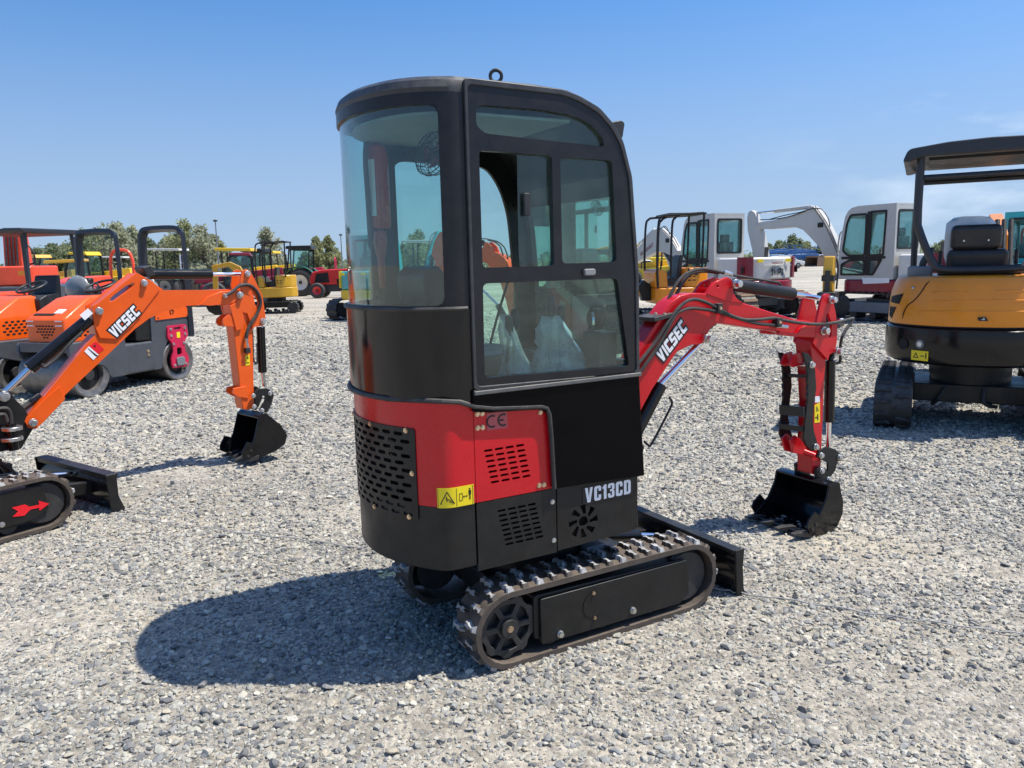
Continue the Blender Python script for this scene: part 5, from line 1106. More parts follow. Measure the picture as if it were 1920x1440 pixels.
a, b = FC.pl(1196, 482, -.135), FC.pl(1230, 454, -.135); d = (b-a).normalized()
text_mesh('TAKEUCHI', .16, face_mat((a+b)/2+Vector((0, .006, 0)), -d, (d.z, 0, -d.x) if False else (0, 0, 1)), K['crim'], 'lettering', bo_c)
# ================================================================== small yellow excavator with an open roll cage in front of them
FE_ = Fr((at(1262, 17.0).x, 17.0), R(186))
ye = thing('mini_excavator', 'small yellow excavator with an open black roll cage, parked behind the red boom', 'excavator', FE_.o, FE_.yaw); ye.scale = (1.14,)*3
for y0, y1, sg in ((.24, .45, 1), (-.45, -.24, -1)): track(ye, y0, y1, -.55, .55, .19, .19, detail=False, lugn=34, out=sg, mats=('rub', 'rub', 'blkm', 'iron'))
mb = MB(); mb.box(-.4, .4, -.24, .24, .18, .38); mb.cyl((0, 0, .3), (0, 0, .48), .3); mb.build('car_body', K['blkm'], ye)
mb = MB(); mb.ex(roundpoly([(.45, -.44), (.45, .44), (-.3, .44), (-.62, .3), (-.68, 0), (-.62, -.3), (-.3, -.44)], .12), .5, .8, 'z'); mb.build('lower_skirt', K['yel'], ye, bev=.03)
mb = MB(); mb.ex(roundpoly([(-.1, -.42), (-.1, .43), (-.34, .43), (-.6, .28), (-.66, 0), (-.6, -.28), (-.34, -.42)], .1), .8, 1.16, 'z'); tl = mb.build('tail_cover', K['yel'], ye, bev=.03)
for k in range(3):
    for j in range(2): mb = MB(); mb.box(-.3+.09*k, -.24+.09*k, .432, .436, .92+j*.07, .94+j*.07); mb.build('vent', K['dark'], tl)
text_mesh('lpc', .17, face_mat((-.24, .438, 1.08), (-1, 0, 0), (0, 0, 1)), K['ink'], 'lettering', tl, off=.008)
mb = MB(); mb.ex(roundpoly([(.22, .8), (.46, .8), (.48, 1.1), (.4, 1.16), (.24, 1.1)], .05), -.4, .4); mb.build('front_cover', K['yel'], ye, bev=.02)
mb = MB(); mb.ex(roundpoly([(-.08, .82), (.2, .82), (.2, .96), (.0, 1.0), (-.06, 1.4), (-.14, 1.4)], .04), -.2, .2); mb.build('seat', K['vinyl'], ye, bev=.02)
for sg in (1, -1): tubes(ye, 'cage_tube', 'blkm', [[(.42, sg*.42, .8), (.44, sg*.42, 1.3), (.42, sg*.42, 1.95), (.36, sg*.42, 2.1), (.2, sg*.42, 2.13), (-.45, sg*.42, 2.16)], [(-.42, sg*.42, 1.1), (-.44, sg*.42, 1.7), (-.45, sg*.42, 2.16)], [(.18, sg*.42, .9), (.16, sg*.42, 1.9), (.1, sg*.42, 2.08), (0, sg*.42, 2.14)]], .022, sm=5)
mb = MB(); mb.box(-.5, .22, -.42, .42, 2.14, 2.17); mb.build('cage_roof', K['blkm'], ye)
tubes(ye, 'control_lever', 'plas', [[(.28, .12, 1.1), (.27, .12, 1.3)], [(.28, -.12, 1.1), (.27, -.12, 1.3)]], .016)
mb = MB(); mb.ex([(.45, .55), (.62, .55), (.7, .8), (.6, .95), (.45, .85)], -.08, .08); mb.build('swing_bracket', K['blkm'], ye, bev=.01)
mb = MB(); mb.ex([(.6, .66), (.72, .66), (1.05, 1.2), (1.35, 1.45), (1.75, 1.4), (1.78, 1.5), (1.3, 1.6), (1.0, 1.45)], -.06, .06); bm_e = mb.build('boom', K['yel'], ye, bev=.01)
mb = MB(); mb.ex([(1.68, 1.55), (1.84, 1.5), (1.86, .6), (1.78, .5), (1.72, .6)], -.05, .05); mb.build('arm', K['yel'], ye, bev=.01)
mb = MB(); mb.cyl((.66, 0, .9), (.95, 0, 1.28), .04, n=12); mb.cyl((.95, 0, 1.28), (1.15, 0, 1.5), .02, m=1); mb.build('boom_cylinder', [K['blk'], K['steel']], ye)
bucket(ye, [(1.72, .5), (1.8, .54), (1.9, .5), (2.0, .4), (2.06, .25), (2.0, .12), (1.85, .03), (1.7, .0), (1.62, .02), (1.55, .05), (1.58, .12), (1.64, .28), (1.7, .42)], -.2, .2, 'blk')
# ================================================================== ochre canopy excavator at the right edge, seen from behind
FB = Fr((4.255, 7.045), R(62))
oc = thing('excavator', 'ochre yellow excavator with black canopy and black seat, its rounded tail towards the viewer', 'excavator', FB.o, FB.yaw)
for y0, y1, sg in ((.46, .76, 1), (-.76, -.46, -1)):
    track(oc, y0, y1, -.66, .72, .21, .21, lugn=38, out=sg, mats=('rub', 'rub', 'blkm', 'iron'), lugm='tyre')
    mb = MB(); mb.ex(roundpoly([(-.5, .12), (.6, .12), (.55, .3), (-.45, .3)], .05), sg*.5, sg*.72); mb.build('track_frame', K['blkm'], oc, bev=.01)
mb = MB(); mb.box(-.35, .4, -.46, .46, .2, .36); mb.cyl((0, 0, .3), (0, 0, .56), .33, n=24); mb.build('car_body', K['blkm'], oc, bev=.01)
tubes(oc, 'hose', 'rub', [[(-.36, .2, .34), (-.42, .25, .24), (-.36, .3, .18)], [(-.36, -.1, .34), (-.42, -.1, .22), (-.36, -.2, .18)]], .018)
PB = [(.42, -.72), (-.46, -.72), (-.84, -.3), (-.84, .3), (-.46, .72), (.42, .72)]
PBr = roundpoly(PB, .36, 9)
WB = Wall([(.6, -.72)]+[p for p in PBr if p[0] < .4]+[(.6, .72)])
def ring(P, kx, ky, z, x0=.0): return [((x-x0)*kx+x0, y*ky, z) for x, y in P]
mb = MB(); mb.loft([ring(PBr, a, b, z) for a, b, z in ((.9, .9, .575), (.965, .965, .60), (.995, .995, .66), (1.0, 1.0, .80), (.99, .99, .885), (.96, .96, .905))]); cwb = mb.build('counterweight', K['blk'], oc, sm=40)
mb = MB(); mb.loft([ring(PBr, a, b, z) for a, b, z in ((.95, .95, .90), (.975, .975, .93), (.965, .965, 1.1), (.955, .95, 1.2), (.935, .915, 1.27), (.92, .89, 1.315), (.89, .85, 1.335), (.5, .5, 1.342))]); hb = mb.build('engine_hood', K['yel'], oc, sm=40)
def kx_at(z):
    T = ((.90, .95, .95), (.93, .975, .975), (1.1, .965, .965), (1.2, .955, .95), (1.27, .935, .915), (1.315, .92, .89), (1.33, .89, .85))
    for a, b in zip(T, T[1:]):
        if z <= b[0]: t = (z-a[0])/(b[0]-a[0]); return a[1]+(b[1]-a[1])*t, a[2]+(b[2]-a[2])*t
    return T[-1][1:]
def wb(s, z, d):
    x, y, _ = WB(s, z, 0); a, b = kx_at(max(z, .9)); n = Vector((x, y)).normalized(); return (x*a+n.x*d, y*b+n.y*d, z)
SB = WB.mid
mb = MB(); mb.tube([wb(SB+u, z, .001) for u, z in ((.42, 1.326), (.47, 1.27), (.5, 1.2), (.56, 1.13), (.63, 1.08), (.67, 1.0), (.68, .91))], .0055, 6, sm=5); mb.build('panel_gap', K['dark'], hb)
for z, u0, u1 in ((1.21, -.75, -.1), (1.13, -.75, .38), (1.04, -.75, .5), (1.2, .1, .4)):
    mb = MB(); mb.tube([wb(SB+u0+(u1-u0)*k/14, z+.01*math.sin(k/14*3.1), -.0025) for k in range(15)], .008, 6, sm=0); mb.build('pressed_line', K['yel'], hb)
for pts in [[(SB+u, z) for u, z in L] for L in (((.70, 1.185), (.92, 1.15), (.92, 1.10), (.74, 1.09)), ((.78, 1.06), (.93, 1.06), (.93, .98), (.86, .955)))]:
    mb = MB(); mb.ex(pts, -.004, .004, f=wb, step=.04); vt = mb.build('vent', K['dark'], hb)
    for k in range(5):
        t = (k+.5)/5; a = Vector(pts[0]).lerp(Vector(pts[3]), t); b = Vector(pts[1]).lerp(Vector(pts[2]), t); mb = MB(); mb.tube([wb(a.x, a.y, .006), wb((a.x+b.x)/2, (a.y+b.y)/2, .006), wb(b.x, b.y, .006)], .003, 5, sm=0); mb.build('vent_slat', K['iron'], vt)
mb = MB(); mb.tube([wb(SB+u, .912, .0) for u in np.linspace(-1.1, 1.1, 40)], .008, 6, sm=0); mb.build('panel_gap', K['dark'], hb)
c = Vector(wb(SB+.6, 1.235, .003)); mb = MB(); mb.blob(c, (.014, .014, .014), 2, 0); mb.build('bolt', K['zinc'], hb)
mb = MB(); mb.ex(roundpoly([(SB-.06, .972), (SB+.01, .972), (SB+.02, 1.0), (SB-.04, 1.006)], .008), .0, .008, f=wb); mb.build('emblem', K['ink'], hb)
mb = MB(); mb.ex([(SB-.035, .981), (SB-.008, .981), (SB-.01, .986), (SB-.026, .987), (SB-.02, .999), (SB-.03, .998)], .008, .0088, f=wb); mb.build('emblem_mark', K['zinc'], hb)
def wcw(s, z, d): return WB(s, z, d)
for u, z, rr, m in ((.62, .745, .05, 'dark'), (.45, .758, .038, 'gsteel')):
    p = Vector(WB(SB+u, z, -.01)); q = Vector(WB(SB+u, z, .008)); mb = MB(); mb.cyl(p, q, rr, n=22); o = mb.build('port' if m == 'dark' else 'plug', K[m], cwb)
    if m != 'dark': mb = MB(); mb.cyl(q, q+(q-p).normalized()*.004, .022, n=18); mb.build('plug_cap', K['zinc'], o)
mb = MB(); mb.wrap(WB, SB+.37, SB+.53, .615, .70, .0015, .003, .02); sy = mb.build('warning_sticker', K['decy'], cwb)
mb = MB(); mb.ex([(SB+.51, .635), (SB+.455, .635), (SB+.483, .685)], .0035, .0042, f=WB, holes=[[(SB+.497, .643), (SB+.468, .643), (SB+.483, .67)]]); mb.ex([(SB+.44, .652), (SB+.405, .652), (SB+.405, .66), (SB+.44, .66)], .0035, .0042, f=WB); mb.ex([(SB+.395, .635), (SB+.385, .635), (SB+.385, .685), (SB+.395, .685)], .0035, .0042, f=WB); mb.build('pictogram', K['ink'], sy)
# seat and wrapped seat behind it
ys = .03
st = MB(); st.obox((-.42, ys, 1.44), (.12, .46, .24), ry=R(-8)); st.build('backrest', K['vinyl'], oc, bev=.05, seg=4)
st = MB(); st.obox((-.45, ys+.02, 1.66), (.10, .38, .21), ry=R(-8)); hr = st.build('headrest', K['vinyl'], oc, bev=.045, seg=4)
for yy in (-.09, .09): p = (-.505, ys+.02+yy, 1.63); mb = MB(); mb.cyl(p, (p[0]-.006, p[1], p[2]), .008, n=10); mb.build('bolt', K['zinc'], hr)
st = MB(); st.box(-.5, -.1, -.30, .32, 1.335, 1.40); st.build('seat_base', K['vinyl'], oc, bev=.02)
rr_ = random.Random(9); st = MB(); st.loft([[(-.33+.01*rr_.random()+dx_, ys+.06+w_*math.cos(R(a))*(1+.05*rr_.random()), zz+.02*rr_.random()) for a in (-20, 20, 60, 120, 160, 200, 240, 300) for dx_ in (.09*math.sin(R(a)),)] for w_, zz in ((.17, 1.40), (.2, 1.5), (.205, 1.68), (.19, 1.78), (.14, 1.82))]); st.build('plastic_wrap', mat('milky wrapping film', (.6, .62, .62), .25, coat=.5, bump=.6, bs=30), oc, sm=60)
# roll-over frame and canopy
yl, yr = .50, -.48
fp_ = [(-.62, yl, 2.33), (-.62, yl, 1.85), (-.62, yl-.02, 1.72), (-.62, yl-.13, 1.46), (-.62, yl-.2, 1.40), (-.62, .1, 1.385), (-.62, yr+.2, 1.40), (-.62, yr+.13, 1.46), (-.62, yr+.02, 1.72), (-.62, yr, 1.85), (-.62, yr, 2.33)]
mb = MB(); mb.tube(fp_, .033, 12, sm=6); mb.build('rear_hoop', K['post'], oc)
for yy in (yl, yr): tubes(oc, 'front_post', 'post', [[(.36, yy+.02, 2.33), (.4, yy+.02, 1.33)]], .03, 12, 0)
tubes(oc, 'cross_bar', 'post', [[(.37, yl, 2.2), (.37, yr, 2.2)], [(-.6, yl, 2.17), (-.6, yr, 2.17)]], .024, 10, 0)
top_ = roundpoly([(-.64, 2.30), (-.60, 2.405), (-.3, 2.44), (0, 2.45), (.3, 2.44), (.60, 2.405), (.64, 2.30), (.58, 2.30), (.5, 2.335), (-.5, 2.335), (-.58, 2.30)], .04)
mb = MB(); mb.ex(top_, -.72, .62, 'x'); mb.build('canopy', K['post'], oc, bev=.02)
mb = MB(); mb.box(-.55, .4, -.44, .44, 2.315, 2.334); mb.build('canopy_liner', K['blkm'], oc)
# exhaust, console, boom reaching away
mb = MB(); mb.tube([(-.35, .44, 1.3), (-.35, .44, 1.44), (-.33, .4, 1.52), (-.28, .38, 1.56)], .03, 10); mb.build('exhaust_pipe', K['iron'], oc)
mb = MB(); mb.box(-.45, -.2, .36, .56, 1.30, 1.42); mb.build('side_console', K['gsteel'], oc, bev=.02)
mb = MB(); mb.box(-.3, .1, -.52, -.34, 1.32, 1.44); cs = mb.build('side_console', K['plas'], oc, bev=.02); mb = MB(); mb.box(-.31, -.3, -.46, -.40, 1.38, 1.43); mb.build('tail_lamp', K['rtail'], cs)
tubes(oc, 'control_lever', 'plas', [[(.1, -.3, 1.35), (.1, -.3, 1.55)], [(.1, .3, 1.35), (.1, .3, 1.55)]], .018)
mb = MB(); mb.box(.42, .95, -.14, .14, .5, .8); mb.build('swing_post', K['blkm'], oc, bev=.02)
mb = MB(); mb.ex([(.85, .6), (1.0, .6), (1.45, 1.5), (2.2, 1.8), (3.0, 1.75), (3.02, 1.87), (2.2, 1.95), (1.3, 1.7)], -.33, -.2); bb = mb.build('boom', K['yel'], oc, bev=.01)
for yy in (-.34, -.28, -.22):
    mb = MB(); mb.tube([(.82, yy, .9), (1.1, yy, 1.45), (1.3, yy, 1.85)], .024, 8); mb.build('hose', K['rub'], bb)
mb = MB(); mb.ex([(2.9, 1.95), (3.08, 1.9), (3.1, .7), (3.0, .6), (2.94, .7)], -.07, .07); mb.build('arm', K['yel'], oc, bev=.01)
bucket(oc, [(2.85, .6), (2.95, .66), (3.1, .6), (3.25, .48), (3.32, .3), (3.25, .14), (3.05, .04), (2.85, .0), (2.75, .02), (2.65, .05), (2.7, .15), (2.75, .34), (2.82, .5)], -.3, .3, 'blk')
# ================================================================== two tandem road rollers on the left
FR = Fr((-5.386, 10.288), math.atan2(-.936, -.351))
rl = thing('road_roller', 'orange and grey tandem road roller with a red drum bracket, nearer of the pair', 'road roller', FR.o, FR.yaw, 'tandem road rollers')
for x in (.726, -.726):
    mb = MB(); mb.lathe([(.20, -.44), (.27, -.45), (.285, -.44), (.285, .44), (.27, .45), (.20, .43), (.19, .36), (.06, .35)], (x, 0, .285), n=40); dr = mb.build('drum', K['drum'], rl)
    mb = MB(); mb.cyl((x, .30, .285), (x, .37, .285), .19, n=28); mb.build('drum_disc', K['blkm'], dr)
    mb = MB(); mb.cyl((x, .36, .285), (x, .43, .285), .07, n=18); mb.build('hub', K['iron'], dr, bev=.004)
# red bracket holding the rear drum
P = roundpoly([(-.90, .78), (-.55, .78), (-.53, .62), (-.60, .55), (-.62, .42), (-.56, .3), (-.58, .18), (-.87, .18), (-.9, .3), (-.83, .42), (-.85, .55), (-.92, .62)], .04)
mb = MB(); mb.ex(P, .452, .48, holes=[rrect(-.77, -.68, .36, .46, .02), rrect(-.79, -.66, .72, .75, .012)]); br = mb.build('drum_bracket', K['cerise'], rl, bev=.005)
mb = MB(); mb.ex(rrect(-.80, -.65, .21, .33, .03), .48, .5); mb.build('bearing_cap', K['gsteel'], br, bev=.006)
for x, z in ((-.86, .73), (-.6, .73), (-.86, .64), (-.6, .64), (-.82, .52), (-.63, .52), (-.83, .22), (-.62, .22)): bolt(br, (x, .48, z), (0, 1, 0), r=.016, h=.014, m='zinc')
mb = MB(); mb.box(-.76, -.70, .481, .484, .60, .68); mb.build('warning_sticker', K['decy'], br)
# rear frame, platform, plates
P = roundpoly([(-1.08, .58), (-1.08, 1.02), (-.30, 1.02), (-.26, .2), (-.42, .2), (-.47, .42), (-.55, .56), (-.9, .6)], .04)
for y0, y1 in ((.40, .452), (-.452, -.40)): mb = MB(); mb.ex(P, y0, y1); mb.build('side_frame', K['slate'], rl, bev=.01)
mb = MB(); mb.box(-1.06, -.3, -.40, .40, .62, 1.0); mb.build('rear_body', K['slate'], rl, bev=.02)
mb = MB(); mb.ex(roundpoly([(-.98, .88), (-.98, 1.06), (-.38, 1.06), (-.36, .87)], .02), .454, .466); pp = mb.build('cover_plate', K['org'], rl, bev=.004)
for x, z in ((-.95, 1.03), (-.42, 1.03), (-.95, .9), (-.41, .9)): bolt(pp, (x, .466, z), (0, 1, 0), r=.01, m='iron')
mb = MB(); mb.tube([(-.66+.03*math.cos(R(a)), .47, .97+.035*math.sin(R(a))) for a in range(-60, 241, 20)], .007, 6, sm=0); mb.build('lift_symbol', K['blkm'], pp)
mb = MB(); mb.ex(roundpoly([(-.36, .62), (-.04, .62), (-.04, .95), (-.30, .98)], .03), -.42, .43); mb.build('step_recess', K['blkm'], rl, bev=.01)
mb = MB(); mb.box(-.36, .2, -.43, .45, .2, .6); mb.build('centre_frame', K['slate'], rl, bev=.03)
for k in (0, 1): bolt(rl, (-.2+.0*k, .45, .42+.05*k), (0, 1, 0), r=.018, h=.012, m='brass')
mb = MB(); mb.box(-.28, .2, -.16, .16, .3, .95); mb.build('articulation_joint', K['blkm'], rl, bev=.02)
# front frame with arches over the drum, hood
P = roundpoly([(.16, .2), (.16, .70), (.98, .70), (1.0, .56), (.96, .5), (.5, .36), (.44, .2)], .05)
for y0, y1 in ((.40, .455), (-.455, -.40)): mb = MB(); mb.ex(P, y0, y1); mb.build('side_frame', K['slate'], rl, bev=.012)
mb = MB(); mb.box(.2, .98, -.40, .40, .58, .70); mb.build('front_frame', K['slate'], rl, bev=.01)
rings = [[(x, y, z) for x, y in roundpoly([(x0, -w), (x1, -w), (x1, w), (x0, w)], .06, 4)] for x0, x1, w, z in ((.14, .92, .33, .705), (.14, .92, .33, .97), (.15, .90, .325, 1.0), (.18, .52, .27, 1.22), (.22, .40, .22, 1.25))]
mb = MB(); mb.loft(rings); hd = mb.build('hood', K['org'], rl, sm=30)
for k in range(6):
    for j in range(4):
        mb = None
mb = MB()
for j in range(5):
    for k in range(6-(j > 2)*(j-2)*2+0):
        n_ = 6-(j > 2)*(j-2)*2; y = -.13+.052*(k+(6-n_)/2)+(.026 if j % 2 else 0)-.0
        mb.ex([(y+.02*math.cos(R(a)), .90-j*.035+.012*math.sin(R(a))) for a in range(0, 360, 60)], .921, .924, 'x')
mb.build('mesh_openings', K['dark'], hd)
mb = MB()
for j in range(5):
    for k in range(6): mb.ex([(.32+k*.08+(.04 if j % 2 else 0)+.026*math.cos(R(a)), .93-j*.04+.014*math.sin(R(a))) for a in range(0, 360, 60)], .3305, .333)
mb.build('mesh_openings', K['dark'], hd)
mb = MB()
for j in range(4):
    for k in range(2): mb.box(.25+k*.07, .295+k*.07, -.14+j*.08, -.09+j*.08, 1.249, 1.252)
mb.build('mesh_openings', K['dark'], hd)
for yy in (-.30, .18):
    for zz in (.955, .90): mb = MB(); mb.box(.921, .924, yy, yy+.11, zz, zz+.012); mb.build('sticker', K['decw'], hd)
mb = MB(); mb.obox((.84, -.08, 1.036), (.04, .34, .01), ry=R(30)); mb.build('slot_vent', K['dark'], hd)
mb = MB(); mb.obox((.78, .12, 1.072), (.09, .13, .006), ry=R(30)); mb.build('sticker', K['decw'], hd)
# seat, wheel, console, hoop
mb = MB(); mb.ex(roundpoly([(-.72, 1.02), (-.25, 1.02), (-.25, 1.14), (-.6, 1.16), (-.68, 1.46), (-.78, 1.46)], .04), -.22, .22); mb.build('seat', K['vinyl'], rl, bev=.04)
mb = MB(); mb.blob((-.68, 0, 1.3), (.1, .25, .2), 3, .05); mb.build('plastic_wrap', mat('dusty plastic wrap', (.2, .21, .21), .28, coat=.5, bump=.6, bs=25), rl, sm=60)
mb = MB(); mb.tube([(.06+.19*math.cos(R(a))*.93, .0+.19*math.sin(R(a)), 1.36-.07*math.cos(R(a))) for a in range(0, 360, 15)], .016, 8, sm=0, closed=True); sw_ = mb.build('steering_wheel', K['plas'], rl)
for a in (0, 120, 240): mb = MB(); mb.cyl((.06, 0, 1.34), (.06+.18*math.cos(R(a)), .18*math.sin(R(a)), 1.36-.07*math.cos(R(a))), .012, n=8); mb.build('spoke', K['plas'], sw_)
mb = MB(); mb.cyl((.06, 0, 1.35), (.16, 0, 1.0), .03, n=10); mb.build('steering_column', K['plas'], rl)
mb = MB(); mb.ex(roundpoly([(.05, .95), (.26, .95), (.26, 1.2), (.14, 1.26), (.05, 1.15)], .03), -.38, .38); mb.build('dash_console', K['plas'], rl, bev=.02)
hp = [(-1.02, .45, .62), (-1.02, .45, 1.2), (-1.04, .43, 1.95), (-1.04, .40, 2.05), (-1.04, .31, 2.12), (-1.04, -.21, 2.12), (-1.04, -.30, 2.05), (-1.04, -.33, 1.95), (-1.02, -.36, 1.2), (-1.02, -.38, 1.0)]
mb = MB(); mb.tube(hp, 0, sm=5, sec=[(-.055, -.03), (.055, -.03), (.055, .03), (-.055, .03)]); mb.build('roll_hoop', K['post'], rl, bev=.012)
rl2 = copy_thing(rl, (FR.o.x-1.16, FR.o.y+.42), FR.yaw, 'orange tandem road roller cut off by the left edge, farther of the pair')
# ------------------------------------------------------------------ canopied roller and big orange machine behind them
FC2 = Fr((at(52, 14).x, 14.), R(-105))
cr_ = thing('site_dumper', 'orange machine with a black four post canopy, behind the rollers at the left edge', 'dumper', FC2.o, FC2.yaw)
for sy in (-1, 1):
    for x in (-.5, .6):
        mb = MB(); mb.bar((x*(1.05), sy*.62, 1.0), (x*.9, sy*.56, 2.25), .055, .05); mb.build('canopy_post', K['post'], cr_, bev=.01)
mb = MB(); mb.ex(roundpoly([(-.72, 2.22), (-.74, 2.3), (.74, 2.3), (.72, 2.22)], .04), -.72, .72, 'y'); mb.build('canopy', K['post'], cr_, bev=.03)
mb = MB(); mb.box(-1.1, 1.1, -.6, .6, .45, 1.0); mb.build('chassis', K['slate'], cr_, bev=.04)
mb = MB(); mb.box(.5, 1.3, -.5, .5, .9, 1.25); mb.build('hood', K['rorg'], cr_, bev=.06)
for x in (-.8, .8):
    for sy in (-1, 1):
        mb = MB(); mb.lathe([(.15, -.12), (.36, -.12), (.42, -.08), (.42, .08), (.36, .12), (.15, .12)], (x, sy*.62, .42), n=24); wv = mb.build('wheel', K['tyre'], cr_)
mb = MB(); mb.ex([(-.4, 1.0), (.0, 1.0), (.0, 1.15), (-.25, 1.18), (-.32, 1.5), (-.42, 1.5)], -.25, .25); mb.build('seat', K['vinyl'], cr_, bev=.03)
FX = Fr((at(44, 17.5).x, 17.5), R(97))
bx_ = thing('excavator', 'large red orange excavator with upright boom, seen from behind under the black canopy', 'excavator', FX.o, FX.yaw)
for sg in (1, -1): track(bx_, *((.6, 1.0) if sg > 0 else (-1.0, -.6)), -1.1, 1.1, .33, .33, detail=False, lugn=36, out=sg, mats=('iron', 'iron', 'blkm', 'iron'))
mb = MB(); mb.box(-.6, .6, -.6, .6, .35, .7); mb.build('car_body', K['blkm'], bx_)
mb = MB(); mb.ex(roundpoly([(1.0, -.95), (1.0, .95), (-.8, .95), (-1.2, .7), (-1.3, 0), (-1.2, -.7), (-.8, -.95)], .2), .7, 1.28, 'z'); mb.build('counterweight', K['slate'], bx_, bev=.05)
mb = MB(); mb.ex(roundpoly([(.0, -.75), (.0, .8), (-1.1, .7), (-1.2, 0), (-1.1, -.65)], .15), 1.285, 1.7, 'z'); mb.build('engine_hood', K['rorg'], bx_, bev=.04)
mb = MB(); mb.box(-1.23, -1.215, -.6, -.42, 1.5, 1.6); mb.build('sticker', K['amber'], bx_)
mb = MB(); mb.loft([[(x-.15, y-.2, z), (x+.15, y-.2, z), (x+.15, y+.2, z), (x-.15, y+.2, z)] for x, y, z in ((.9, .62, 1.0), (.98, .62, 1.9), (1.05, .62, 2.5))]); bmx = mb.build('boom', K['rorg'], bx_, bev=.02)
tubes(bmx, 'hose', 'iron', [[(.76, y, 1.7), (.82, y, 2.1), (.88, y, 2.52)] for y in (.5, .58, .66, .74)]+[[(.95, .44, 2.3), (.9, .22, 2.1), (.9, .18, 1.8), (.95, .4, 1.75)]], .02)
mb = MB(); mb.box(.9, 1.25, .44, .8, 2.5, 2.6); mb.build('boom_head', K['blkm'], bmx)
mb = MB(); mb.loft([[(x-.14, y-.2, z), (x+.14, y-.2, z), (x+.14, y+.15, z), (x-.14, y+.15, z)] for x, y, z in ((1.15, .64, 2.45), (1.25, .64, 1.7), (1.4, .64, .8))]); mb.build('arm', K['rorg'], bx_, bev=.02)
bucket(bx_, [(x_-1.4, z_) for x_, z_ in [(2.7, .7), (2.85, .8), (3.0, .75), (3.2, .6), (3.3, .4), (3.2, .15), (3.0, .05), (2.8, .0), (2.6, .02), (2.45, .06), (2.5, .2), (2.6, .45), (2.66, .62)]], .3, .95, 'iron')
# ================================================================== tractors, loaders and other machines in the back rows
def wheel(root, x, y, r, w, rimm, lugs=0, sg=1, zc=None):
    z = r if zc is None else zc
    mb = MB(); mb.lathe([(r*.55, -w*.5), (r*.86, -w*.55), (r*.97, -w*.42), (r, -w*.2), (r, w*.2), (r*.97, w*.42), (r*.86, w*.55), (r*.55, w*.5)], (x, y, z), n=32, cap=False)
    for k in range(lugs):
        for s in (-1, 1):
            a = 2*math.pi*(k+.5*(s > 0))/lugs; c, q = math.cos(a), math.sin(a); c2, q2 = math.cos(a+.16), math.sin(a+.16)
            mb.bar((x+r*1.005*c, y+s*.02*w, z+r*1.005*q), (x+r*.985*c2, y+s*w*.52, z+r*.985*q2), r*.06, r*.07, up=(c, 0, q))
    o = mb.build('wheel', K['tyre'], root, sm=40)
    mb = MB(); mb.lathe([(.02, -w*.1), (r*.2, -w*.1), (r*.25, -w*.25*sg*0-w*.2), (r*.52, -w*.42), (r*.58, -w*.5), (r*.58, w*.5), (r*.52, w*.42), (r*.25, w*.2), (r*.2, w*.12), (.02, w*.12)], (x, y, z), n=24); rm = mb.build('rim', K[rimm], o)
    mb = MB(); mb.cyl((x, y-w*.25, z), (x, y+w*.25, z), r*.12, n=12); mb.build('hub', K['iron'], o)
    return o
